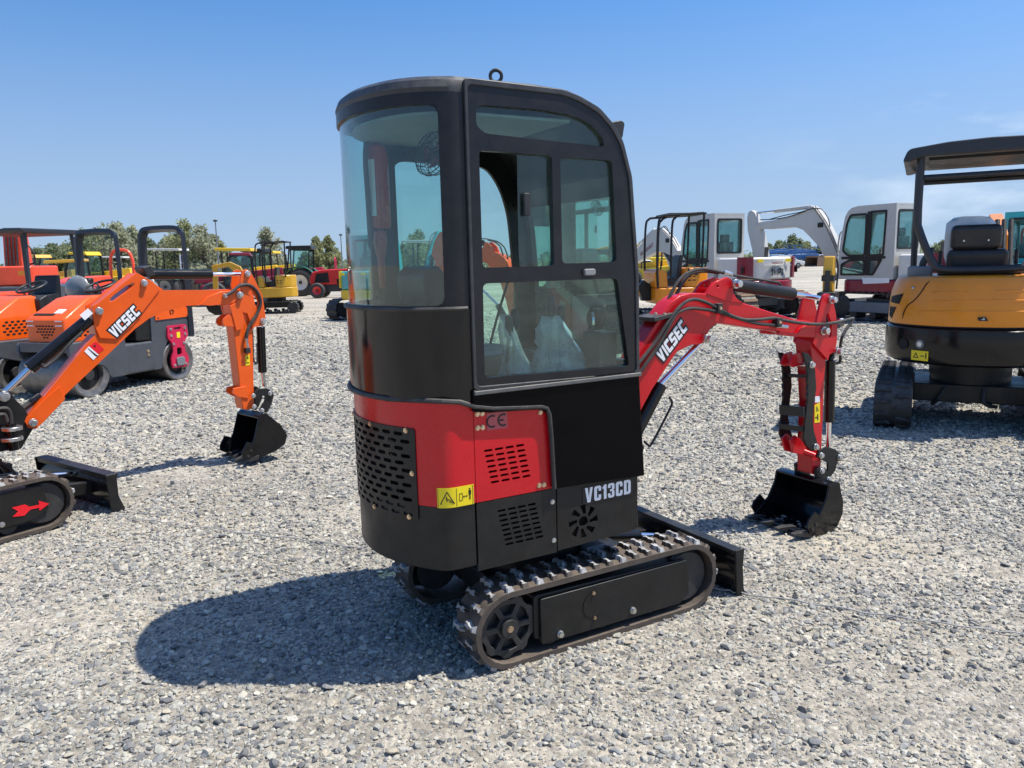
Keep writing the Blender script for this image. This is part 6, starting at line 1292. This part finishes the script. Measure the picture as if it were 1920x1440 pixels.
def tractor(px, depth, yaw, label, paint, rim, top='cab', s=1., group=None, gm=None, roofm='blkm', loader=None, name='tractor', big=False):
    e = at(px, depth); r = thing(name, label, 'tractor', e, yaw, group)
    rr, rf = (.72*s, .5*s) if big else (.58*s, .38*s); L = 2.1*s
    for sg in (1, -1):
        wheel(r, 0, sg*.72*s, rr, .38*s, rim, 16 if big else 0, sg); wheel(r, L, sg*.62*s, rf, .26*s, rim, 14 if big else 0, sg)
        mb = MB(); n_ = 9; A = [R(20+130*k/(n_-1)) for k in range(n_)]
        mb.ex([(rr*1.1*math.cos(a), rr+rr*1.1*math.sin(a)) for a in A]+[(rr*1.18*math.cos(a), rr+rr*1.18*math.sin(a)) for a in reversed(A)], sg*.5*s, sg*.93*s); mb.build('mudguard', K[paint], r, bev=.01)
    mb = MB(); mb.box(-.35*s, L+.1*s, -.22*s, .22*s, rf*.8, rf*1.7); mb.build('chassis', K['iron'], r, bev=.02)
    z0, z1 = rf*1.7, (1.42 if not big else 1.5)*s
    mb = MB(); mb.ex(roundpoly([(.55*s, z0), (L+.42*s, z0+.02), (L+.45*s, z0+.3*s), (L+.3*s, z1-.14*s), (L-.2*s, z1-.03*s), (.55*s, z1)], .1*s, 5), -.3*s, .3*s); hd = mb.build('hood', K[paint], r, bev=.05*s)
    mb = MB(); mb.ex([(L-.55*s, z0+.12*s), (L+.2*s, z0+.12*s), (L+.1*s, z1-.22*s), (L-.5*s, z1-.16*s)], -.306*s, .306*s); mb.build('grille', K['blkm'], hd)
    mb = MB(); mb.box(L+.38*s, L+.55*s, -.25*s, .25*s, rf*.9, z0+.12*s); mb.build('front_weight', K['iron'], r, bev=.02)
    mb = MB(); mb.box(-.3*s, .5*s, -.35*s, .35*s, rr*.9, rr*1.25); mb.build('platform', K['iron'], r)
    mb = MB(); mb.ex(roundpoly([(-.3*s, rr*1.25), (.1*s, rr*1.25), (.1*s, rr*1.45), (-.15*s, rr*1.5), (-.22*s, rr*2.1), (-.32*s, rr*2.1)], .03*s), -.22*s, .22*s); mb.build('seat', K['vinyl'], r)
    mb = MB(); mb.tube([(.42*s+.16*s*math.cos(R(a))*.6, .18*s*math.sin(R(a)), rr*2.05+.1*s*math.cos(R(a))) for a in range(0, 360, 30)], .015*s, 6, sm=0, closed=True); mb.build('steering_wheel', K['plas'], r)
    if top == 'cab':
        side = [(-.45*s, rr*1.3), (-.55*s, 2.42*s), (.55*s, 2.45*s), (.72*s, rr*1.3+.25*s), (.6*s, rr*1.2)]
        hole = offset_poly(side, -.07*s)
        for sg in (1, -1):
            mb = MB(); mb.ex(side, sg*.62*s, sg*.58*s, holes=[hole]); c = mb.build('cab_frame', K['blkm'], r)
            mb = MB(); mb.ex(hole, sg*.605*s, sg*.6*s); mb.build('window_pane', K['gl2'], c)
        mb = MB(); mb.ex(roundpoly([(-.66*s, 2.42*s), (.7*s, 2.46*s), (.66*s, 2.62*s), (-.6*s, 2.62*s)], .06*s), -.66*s, .66*s); mb.build('cab_roof', K[roofm], r, bev=.05*s)
        mb = MB(); mb.tube([(.72*s, .4*s, rr*2), (.75*s, .42*s, 2.2*s)], .04*s, 8); mb.build('exhaust_pipe', K['iron'], r)
    elif top == 'arch':
        mb = MB(); mb.tube([(-.42*s, .42*s, rr*1.2), (-.45*s, .40*s, 1.7*s), (-.45*s, .34*s, 2.05*s), (-.45*s, .18*s, 2.2*s), (-.45*s, -.18*s, 2.2*s), (-.45*s, -.34*s, 2.05*s), (-.45*s, -.4*s, 1.7*s), (-.42*s, -.42*s, rr*1.2)], .05*s, 10); mb.build('roll_bar', K[paint], r)
    elif top == 'canopy':
        for sg in (1, -1): tubes(r, 'canopy_post', 'blkm', [[(-.4*s, sg*.4*s, rr*1.3), (-.42*s, sg*.42*s, 2.3*s)], [(.5*s, sg*.4*s, rr*1.3), (.48*s, sg*.42*s, 2.3*s)]], .03*s, 8, 0)
        mb = MB(); mb.ex(roundpoly([(-.75*s, 2.3*s), (.9*s, 2.36*s), (.88*s, 2.44*s), (-.73*s, 2.4*s)], .03*s), -.62*s, .62*s); mb.build('canopy', K[roofm], r, bev=.02)
    if loader:
        for sg in (1, -1): mb = MB(); mb.bar((.5*s, sg*.45*s, 1.25*s), (1.5*s, sg*.45*s, 1.5*s), .09*s, .16*s); mb.bar((1.45*s, sg*.45*s, 1.53*s), (2.9*s, sg*.45*s, .55*s), .09*s, .16*s); mb.build('loader_arm', K[loader], r, bev=.01)
        mb = MB(); mb.ex([(2.85*s, .2*s), (3.5*s, .12*s), (3.5*s, .16*s), (2.95*s, .3*s), (2.9*s, .8*s), (2.84*s, .8*s)], -.8*s, .8*s); mb.build('loader_bucket', K[loader], r)
    return r
tractor(566, 41.2, R(183), 'green tractor with glazed cab and big grey rimmed wheels, beside the ochre mini excavator', 'green', 'white', 'cab', 1.0, big=True)
tractor(676, 38, R(180), 'red tractor bonnet with a red rimmed front wheel, just left of the black cab', 'sred', 'sred', 'arch', .98)
tractor(482, 46, R(170), 'dark crimson tractor with a pale stripe, half hidden behind the ochre mini excavator', 'crim', 'grey', 'cab', 1.0)
tractor(210, 25, R(262), 'orange tractor with a rounded orange roll bar, seen between the roller hoops', 'rorg', 'rorg', 'arch', 1.0)
tractor(152, 20.5, R(205), 'red tractor with a red front loader, behind the rollers', 'cerise', 'cerise', 'none', .95, loader='cerise')
tractor(212, 47, R(190), 'small tractor under a white canopy, behind the orange roll bar', 'sred', 'grey', 'canopy', 1.0, roofm='white')
tractor(318, 42, R(180), 'small tractor under a long white canopy, framed by the nearer roller hoop', 'green', 'grey', 'canopy', 1.1, roofm='white')
for k, (px, d) in enumerate(((246, 58), (262, 60), (292, 57), (304, 61))): tractor(px, d, R(150+17*k), ['bright red tractor, leftmost of the four beneath the trees', 'bright red tractor, second of the four beneath the trees', 'bright red tractor, third of the four beneath the trees', 'bright red tractor, rightmost of the four beneath the trees'][k], 'cerise', 'white', 'none', .95, 'small red tractors below the trees')
tractor(596, 62, R(185), 'grey and red tractor far off, left of the red tractor bonnet', 'sred', 'grey', 'none', 1.0)
tractor(618, 66, R(185), 'distant red tractor parked just above the nearer red bonnet', 'cerise', 'sred', 'arch', 1.0)
tractor(1893, 34, R(160), 'red tractor far behind the ochre machine, at the right edge', 'sred', 'grey', 'arch', 1.1)
tractor(803, 30, R(175), 'tractor under a pale canopy, seen through the rear cab glass', 'green', 'grey', 'canopy', 1.0, roofm='white')
# copies of the small open excavator in ochre and of the cab excavator in teal
mini = copy_thing(ye, at(512, 26.2), R(184), 'ochre yellow mini excavator with a black canopy frame, in front of the green tractor', scale=1.1)
recolor(mini, {K['yel']: K['ochre']})
for c in list(mini.children):
    for g_ in list(c.children):
        if base(g_) == 'lettering': bpy.data.objects.remove(g_)
def teal_copy(loc, yaw, label, sc, body=None):
    t = copy_thing(wd, loc, yaw, label, 'teal excavators', sc)
    recolor(t, {K['wgrey']: K['teal'], K['white']: K['teal'], K['crim']: body or K['teal']})
    for c in list(t.children):
        if base(c) == 'paper_sheet': bpy.data.objects.remove(c)
    return t
teal_copy(at(712, 22.5), R(58), 'teal excavator with a yellow tail, seen through the rear cab glass', .92, K['byel'])
teal_copy(at(1985, 14.2), R(45), 'teal excavator mostly outside the right edge, behind the ochre canopy machine', .86)
# telehandlers and yellow loaders
def telehandler(px, depth, yaw, label, paint, top='cab', sc=1.):
    r = thing('telehandler', label, 'telehandler', at(px, depth), yaw, 'loaders in the back rows')
    for x in (-1.2*sc, 1.2*sc):
        for sg in (1, -1): wheel(r, x, sg*.85*sc, .55*sc, .38*sc, paint)
    mb = MB(); mb.ex(roundpoly([(-1.9*sc, .55*sc), (1.8*sc, .55*sc), (1.8*sc, .95*sc), (.3*sc, 1.15*sc), (-1.9*sc, 1.35*sc)], .1*sc), -.7*sc, .7*sc); mb.build('chassis', K[paint], r, bev=.05)
    if top == 'cab':
        side = [(-.55*sc, 1.1*sc), (-.5*sc, 2.15*sc), (-.3*sc, 2.3*sc), (.45*sc, 2.28*sc), (.75*sc, 1.6*sc), (.8*sc, .8*sc)]
        for y in (.72*sc, -.02*sc):
            mb = MB(); mb.ex(side, y, y+.05*sc, holes=[offset_poly(side, -.08*sc)]); c = mb.build('cab_frame', K['blkm'], r); mb = MB(); mb.ex(offset_poly(side, -.08*sc), y+.02*sc, y+.026*sc); mb.build('window_pane', K['gdk'], c)
        mb = MB(); mb.ex([(-.52*sc, 2.2*sc), (.5*sc, 2.26*sc), (.44*sc, 2.36*sc), (-.4*sc, 2.36*sc)], -.03*sc, .78*sc); mb.build('cab_roof', K[paint], r, bev=.03)
    else:
        for x in (-.5*sc, .7*sc):
            for y in (-.5*sc, .5*sc): mb = MB(); mb.bar((x, y, 1.1*sc), (x, y, 2.35*sc), .07*sc, .07*sc); mb.build('canopy_post', K['iron'], r)
        mb = MB(); mb.ex(roundpoly([(-.75*sc, 2.35*sc), (1.0*sc, 2.42*sc), (.98*sc, 2.55*sc), (-.73*sc, 2.5*sc)], .04*sc), -.65*sc, .65*sc); mb.build('canopy', K[paint], r, bev=.03)
    mb = MB(); mb.bar((-1.8*sc, -.2*sc, 1.5*sc), (2.1*sc, -.2*sc, 1.15*sc), .3*sc, .32*sc); mb.build('telescopic_boom', K[paint], r, bev=.03)
    mb = MB(); mb.ex([(2.1*sc, .2*sc), (3.0*sc, .1*sc), (3.0*sc, .16*sc), (2.3*sc, .3*sc), (2.2*sc, 1.1*sc), (2.1*sc, 1.1*sc)], -.9*sc, .9*sc); mb.build('loader_bucket', K['iron'], r)
    return r
telehandler(172, 33, R(165), 'yellow telehandler with a black framed cab, left of the orange roll bar', 'byel')
telehandler(448, 39, R(185), 'yellow loader under a yellow canopy, left of the ochre mini excavator', 'byel', 'canopy')
telehandler(452, 33, R(195), 'dark crimson telehandler with arched black cab, above the orange boom', 'crim', 'cab', .92)
telehandler(500, 54, R(175), 'yellow canopied loader half hidden behind the green tractor', 'byel', 'canopy', 1.05)
telehandler(85, 36, R(150), 'yellow telehandler under the black canopy, at the left', 'ochre', 'cab', 1.)
telehandler(118, 30, R(20), 'ochre loader with a brown bucket, behind the four post canopy', 'ochre', 'canopy', .8)
telehandler(1225, 42, R(170), 'yellow loader far off, seen through the open roll cage', 'byel', 'canopy', .9)
# far lifts
def boom_lift(px, depth, yaw, label, paint, ang=0, grp='boom lifts in the far row'):
    r = thing('boom_lift', label, 'boom lift', at(px, depth), yaw, grp)
    for x in (-1.0, 1.0):
        for sg in (1, -1): wheel(r, x, sg*.85, .48, .35, 'grey')
    mb = MB(); mb.box(-1.5, 1.5, -.7, .7, .4, .85); mb.build('chassis', K[paint], r, bev=.05)
    mb = MB(); mb.box(-1.6, .9, -.8, .8, .95, 1.6); mb.build('turret', K[paint], r, bev=.08)
    d = Vector((math.cos(ang), 0, math.sin(ang)))
    mb = MB(); a = Vector((-1.3, 0, 1.8)); mb.bar(a, a+d*3.6, .3, .32); mb.bar(a+d*.3+Vector((0, .3, .25)), a+d*3.0+Vector((0, .3, .25)), .18, .2); mb.build('lift_boom', K[paint], r, bev=.02)
    c = a+d*3.9; 
    mb = MB()
    for x in (-.4, .4):
        for y in (-.8, .8): mb.bar(c+Vector((x, y, -.5)), c+Vector((x, y, .6)), .06, .06)
    for z in (-.5, .05, .6):
        for y in (-.8, .8): mb.bar(c+Vector((-.4, y, z)), c+Vector((.4, y, z)), .06, .06)
        for x in (-.4, .4): mb.bar(c+Vector((x, -.8, z)), c+Vector((x, .8, z)), .06, .06)
    mb.build('basket', K[paint], r)
    return r
boom_lift(1493, 100, R(5), 'blue boom lift in the far row, nearest the white excavator boom', 'blue')
boom_lift(1512, 112, R(170), 'blue boom lift in the far row, half behind the first blue one', 'blue', .1)
boom_lift(1452, 92, R(10), 'blue and low boom lift, leftmost in the far row', 'blue', .05)
boom_lift(1232, 62, R(175), 'yellow boom lift with its boom lying low, behind the white boom', 'byel', .1)
boom_lift(1900, 52, R(175), 'blue boom lift behind the ochre machine at the right edge', 'blue', .15)
boom_lift(590, 125, R(20), 'yellow boom lift with its pale boom raised in front of the twin poplars', 'byel', .75, 'boom lifts in the far row')
# cars and a truck along the far edge
def car(px, depth, yaw, label, paint):
    r = thing('parked_car', label, 'car', at(px, depth), yaw, 'cars along the far edge')
    mb = MB(); mb.ex(roundpoly([(-2.1, .35), (2.1, .35), (2.15, .75), (1.2, .95), (.6, 1.42), (-1.1, 1.45), (-1.9, .98), (-2.15, .9)], .12), -.85, .85); mb.build('body', K[paint], r, bev=.08)
    mb = MB(); mb.ex([(-1.6, .98), (-1.05, 1.36), (.55, 1.34), (1.0, .98)], -.86, .86); mb.build('window', K['dark'], r)
    for x in (-1.3, 1.3):
        for sg in (1, -1): wheel(r, x, sg*.78, .32, .2, 'grey')
    return r
car(1470, 88, R(10), 'pale car parked between the far blue boom lifts', 'white')
car(1546, 115, R(5), 'white car seen under the white excavator boom', 'white')
car(1440, 105, R(175), 'dark grey car at the far left of the boom lifts', 'slate')
car(1195, 58, R(30), 'white car behind the white boom at the cab edge', 'white')
# brown steel box and yellow breaker near the white machines
bxr = thing('rusty_bucket', 'rusty brown excavator bucket lying by the far blue boom lift', 'bucket', at(1533, 98), R(20))
mb = MB(); mb.ex([(-1.0, .0), (.9, .0), (1.0, .2), (.8, .9), (.1, 1.3), (-.9, 1.3), (-.9, 1.1), (0, 1.1), (.6, .8), (.75, .25), (-1.0, .12)], -1.1, 1.1); mb.build('bucket_shell', K['wood'], bxr, bev=.03)
for y in (-1.1, 1.05): mb = MB(); mb.ex([(-1.0, .0), (.9, .0), (1.0, .2), (.8, .9), (.1, 1.3), (-.9, 1.3)], y, y+.05); mb.build('side_plate', K['wood'], bxr)
br_ = thing('hydraulic_breaker', 'yellow hydraulic attachment standing in front of the white excavator cab', 'breaker', at(1556, 16.4), R(60))
mb = MB(); mb.ex(roundpoly([(-.16, .75), (.16, .75), (.2, 1.2), (.12, 1.5), (-.1, 1.5), (-.2, 1.15)], .04), -.1, .1); mb.build('breaker_body', K['ochre'], br_, bev=.02); mb = MB(); mb.box(-.215, .215, -.12, .12, .98, 1.1); mb.build('band', K['iron'], br_); mb = MB(); mb.tube([(.12, -.12, 1.45), (.25, -.14, 1.2), (.2, -.13, .8)], .02, 6); mb.build('hose', K['rub'], br_)
mb = MB(); mb.box(-.26, -.2, -.05, .05, .6, 1.2); mb.build('guide_rail', K['iron'], br_); mb = MB(); mb.box(-.35, .3, -.18, .18, .5, .75); mb.build('clamp', K['iron'], br_, bev=.02); mb = MB(); mb.cyl((0, 0, .0), (0, 0, .55), .06); mb.build('chisel', K['iron'], br_)
mb = MB(); mb.ex([(-.4, .0), (.4, .0), (.35, .1), (-.35, .1)], -.3, .3); mb.build('stand', K['iron'], br_)
# ================================================================== trees, poles, signs, cord
def leaf_mat(name, c, tr=.5):
    m, n, l, b = nt(name); b.inputs['Roughness'].default_value = .6; b.inputs['Specular IOR Level'].default_value = .25
    tc = n.new('ShaderNodeTexCoord'); no = n.new('ShaderNodeTexNoise'); no.inputs['Scale'].default_value = .9; no.inputs['Detail'].default_value = 4; l.new(tc.outputs['Object'], no.inputs['Vector'])
    cr = n.new('ShaderNodeValToRGB'); cr.color_ramp.elements[0].position = .32; cr.color_ramp.elements[0].color = (*[q*.65 for q in c], 1); cr.color_ramp.elements[1].position = .7; cr.color_ramp.elements[1].color = (*[q*1.35 for q in c], 1); l.new(no.outputs['Fac'], cr.inputs[0]); l.new(cr.outputs[0], b.inputs['Base Color'])
    t = n.new('ShaderNodeBsdfTranslucent'); l.new(cr.outputs[0], t.inputs[0]); mx_ = n.new('ShaderNodeMixShader'); mx_.inputs[0].default_value = tr; l.new(b.outputs[0], mx_.inputs[1]); l.new(t.outputs[0], mx_.inputs[2]); l.new(mx_.outputs[0], n['Material Output'].inputs['Surface'])
    return m
LEAF = [leaf_mat('olive green leaves', (.33, .345, .18)), leaf_mat('deep green leaves', (.21, .25, .14)), leaf_mat('silvery green leaves', (.41, .42, .29))]
BARK = mat('grey brown bark', (.13, .1, .08), .9, var=.3, vs=4)
def leaves(mb, c, rad, n_, size, rng):
    for _ in range(n_):
        while True:
            p = Vector((rng.uniform(-1, 1), rng.uniform(-1, 1), rng.uniform(-1, 1)))
            if .15 < p.length < 1: break
        p = Vector((c[0]+p.x*rad[0], c[1]+p.y*rad[1], c[2]+p.z*rad[2]))
        a = Vector((rng.gauss(0, 1), rng.gauss(0, 1), rng.gauss(0, 1))).normalized(); b = a.orthogonal().normalized(); q = rng.uniform(0, 6.28)
        u = (b*math.cos(q)+a.cross(b)*math.sin(q)); v = a.cross(u); s = size*rng.uniform(.6, 1.4)
        mb.add([p-u*s, p-v*s*.5, p+u*s, p+v*s*.5], [(0, 1, 2, 3)])
def tree(px, topy, hw, depth, kind, label, slim=1., seed=0, base_z=.08):
    rng = random.Random(seed*31+7); e = at(px, depth)
    H = CH+(horizon(px)-topy)*depth/FPX; W = hw*(2.35 if px < 420 else 1.9)*depth/FPX
    r = thing('tree', label, 'tree', e, rng.uniform(0, 6), 'trees along the far edge of the yard')
    mb = MB(); t0 = .035*H+.05; lean = Vector((rng.uniform(-.05, .05)*H, rng.uniform(-.05, .05)*H, H*.8)); mb.tube([(0, 0, 0), lean*.5+Vector((.02*H, 0, 0)), lean], [t0, t0*.8, t0*.5, t0*.2], 8)
    for k in range(5):
        a = rng.uniform(0, 6.28); b = lean*rng.uniform(.3, .7); mb.tube([b, b+Vector((math.cos(a)*W*.4, math.sin(a)*W*.4, H*.12)), b+Vector((math.cos(a)*W*.7, math.sin(a)*W*.7, H*.28))], [t0*.35, t0*.2, t0*.08], 6)
    mb.build('trunk', BARK, r)
    mb = MB(); nc = 60 if px < 420 else 46
    for k in range(nc):
        t = rng.uniform(0, 1); z = H*(base_z+(1-base_z)*t*.94)
        prof = (math.sin(math.pi*min(1, (t*.86+.16)))**.7)*(1 if t < .5 else (1-.2*(t-.5)*2*slim))
        a = rng.uniform(0, 6.28); d = math.sqrt(rng.uniform(0.02, 1))*W*prof*.8
        cr_ = W*rng.uniform(.22, .4)*(1-.25*t)
        leaves(mb, (lean.x*t+d*math.cos(a), lean.y*t+d*math.sin(a), z), (cr_, cr_, cr_*rng.uniform(.8, 1.5)), 58, .0022*depth, rng)
    leaves(mb, (lean.x, lean.y, H*.93), (W*.16, W*.16, H*.075), 40, .0018*depth, rng)
    mb.build('crown', LEAF[kind], r, sm=0, fix=False)
def horizon(px): r0 = ray(px, 480); return 480+FPX*r0.z/r0.y if True else 0
TREES = [(70, 470, 15, 85, 1, 'low dark bush under the black canopy'), (97, 462, 16, 80, 1, 'dark green tree seen between the canopy posts'), (124, 466, 22, 90, 0, 'olive round tree right of the canopy'),
 (160, 440, 24, 82, 1, 'dark broad tree left of the far roller hoop'), (187, 428, 28, 88, 0, 'broad olive tree inside the far roller hoop'), (218, 421, 20, 84, 2, 'tall silvery tree just right of the far roller hoop top'), (233, 418, 12, 86, 2, 'narrow tall tree between the two roller hoops'), (258, 424, 13, 90, 2, 'pale upright tree left of the near roller hoop'),
 (278, 452, 16, 95, 1, 'low dark tree at the foot of the near hoop'), (304, 458, 15, 92, 1, 'low bushy tree seen inside the near hoop'), (326, 441, 17, 86, 2, 'silvery tree in the middle of the near hoop'), (352, 416, 24, 84, 0, 'tallest olive tree, behind the right leg of the near hoop'), (380, 428, 20, 82, 2, 'silvery tree right of the near hoop'), (398, 442, 13, 84, 0, 'tree touching the tall lamp post'),
 (430, 478, 14, 110, 1, 'low dark tree right of the tall lamp post'), (498, 431, 21, 96, 2, 'single silvery tree above the ochre mini excavator'), (470, 470, 12, 112, 1, 'low tree left of the green tractor roof'), (595, 443, 12, 100, 0, 'left one of the twin poplars'), (616, 445, 13, 102, 0, 'right one of the twin poplars'), (575, 475, 10, 118, 1, 'low tree right of the green tractor roof'),
 (786, 436, 22, 90, 0, 'round tree seen through the rear cab glass'), (758, 462, 16, 105, 1, 'low tree seen through the rear cab glass'), (826, 460, 14, 110, 0, 'tree at the edge of the rear cab window'), (1204, 456, 12, 95, 0, 'tree above the low white boom'),
 (1440, 462, 12, 130, 1, 'dark low tree right of the white cab'), (1459, 455, 12, 125, 1, 'dark round tree above the far car'), (1486, 447, 17, 120, 1, 'tallest dark tree above the blue boom lifts'), (1512, 458, 14, 128, 0, 'olive tree right of the tallest dark one'), (1540, 452, 9, 122, 1, 'slim dark tree under the white boom'), (1896, 448, 17, 110, 1, 'dark tree right of the ochre machine seat'), (1770, 455, 14, 125, 1, 'dark tree behind the ochre machine posts')]
for i, (px, ty, hw, d, k, lb) in enumerate(TREES): tree(px, ty, hw, d, k, lb, seed=i)
rg_ = random.Random(11); mb = MB()
for k in range(900):
    x = rg_.uniform(-190, 190); d = rg_.uniform(165, 215); h = 2.2+1.6*rg_.random()+1.2*math.sin(x*.07)*math.sin(x*.023)
    leaves(mb, (x, d, h*.5), (2.4, 2.0, h*.55), 16, .5, rg_)
for x0, x1, n_, h0, d0 in ((50, 425, 260, 4.6, 104), (420, 645, 60, 2.6, 125), (1190, 1250, 14, 2.4, 130), (1425, 1570, 36, 2.6, 135), (700, 860, 40, 3.2, 118)):
    for k in range(n_):
        p = at(rg_.uniform(x0, x1), d0+rg_.uniform(-6, 6)); h = h0*rg_.uniform(.6, 1.15); leaves(mb, (p.x, p.y, h*.5), (1.5, 1.5, h*.55), 40, .3, rg_)
setting(mb.build('distant_trees', LEAF[1], sm=0, fix=False), 'stuff')
def pole(px, ty, depth, label):
    H = CH+(horizon(px)-ty)*depth/FPX; r = thing('lamp_post', label, 'lamp post', at(px, depth), 0, 'tall lamp posts')
    mb = MB(); mb.cyl((0, 0, 0), (0, 0, H), .09, .05, n=10); mb.build('post', K['gsteel'], r); mb = MB(); mb.lathe([(.02, 0), (.2, .02), (.22, .12), (.08, .2)], (0, 0, H), 'z', 12); mb.build('lamp_head', K['iron'], r)
pole(409, 418, 74, 'tall thin grey lamp post beside the trees at the left'); pole(641, 443, 92, 'tall thin grey lamp post against the black cab edge'); pole(1487, 440, 170, 'faint mast above the dark trees')
sg_ = thing('sign', 'small white board on a post under the trees', 'sign', at(343, 52), R(90))
mb = MB(); mb.cyl((0, 0, 0), (0, 0, 2.3), .05); mb.build('post', K['gsteel'], sg_)
mb = MB(); mb.box(-.08, -.05, -.22, .22, 1.55, 2.5); bd = mb.build('board', K['decw'], sg_, bev=.01)
mb = MB(); mb.box(-.084, -.0805, -.12, .12, 2.05, 2.4); mb.build('print', K['grey'], bd); mb = MB(); mb.box(-.084, -.0805, -.14, .14, 1.65, 1.9); mb.build('print', K['grey'], bd)
# thin cord on the stones
def cord(pts, label):
    P = [gnd(*q) for q in pts]; rng = random.Random(2); Q = []
    for a, b in zip(P, P[1:]):
        for k in range(8): t = k/8; Q.append(a.lerp(b, t)+Vector((rng.uniform(-.006, .006), rng.uniform(-.006, .006), .012+rng.uniform(-.002, .008))))
    mb = MB(); mb.tube(Q+[P[-1]+Vector((0, 0, .012))], .0035, 6, sm=2); o = mb.build('cord', mat('grey twine', (.34, .33, .32), .9, var=.2, vs=40), None); tag(o, label, 'cord', 'thin cords on the gravel')
cord([(232, 975), (330, 985), (450, 1004), (560, 1015), (690, 1034)], 'thin grey cord lying on the gravel left of the red machine')
cord([(1330, 1108), (1390, 1117), (1530, 1140), (1700, 1166), (1850, 1186), (1960, 1200)], 'thin grey cord lying on the gravel right of the blade')
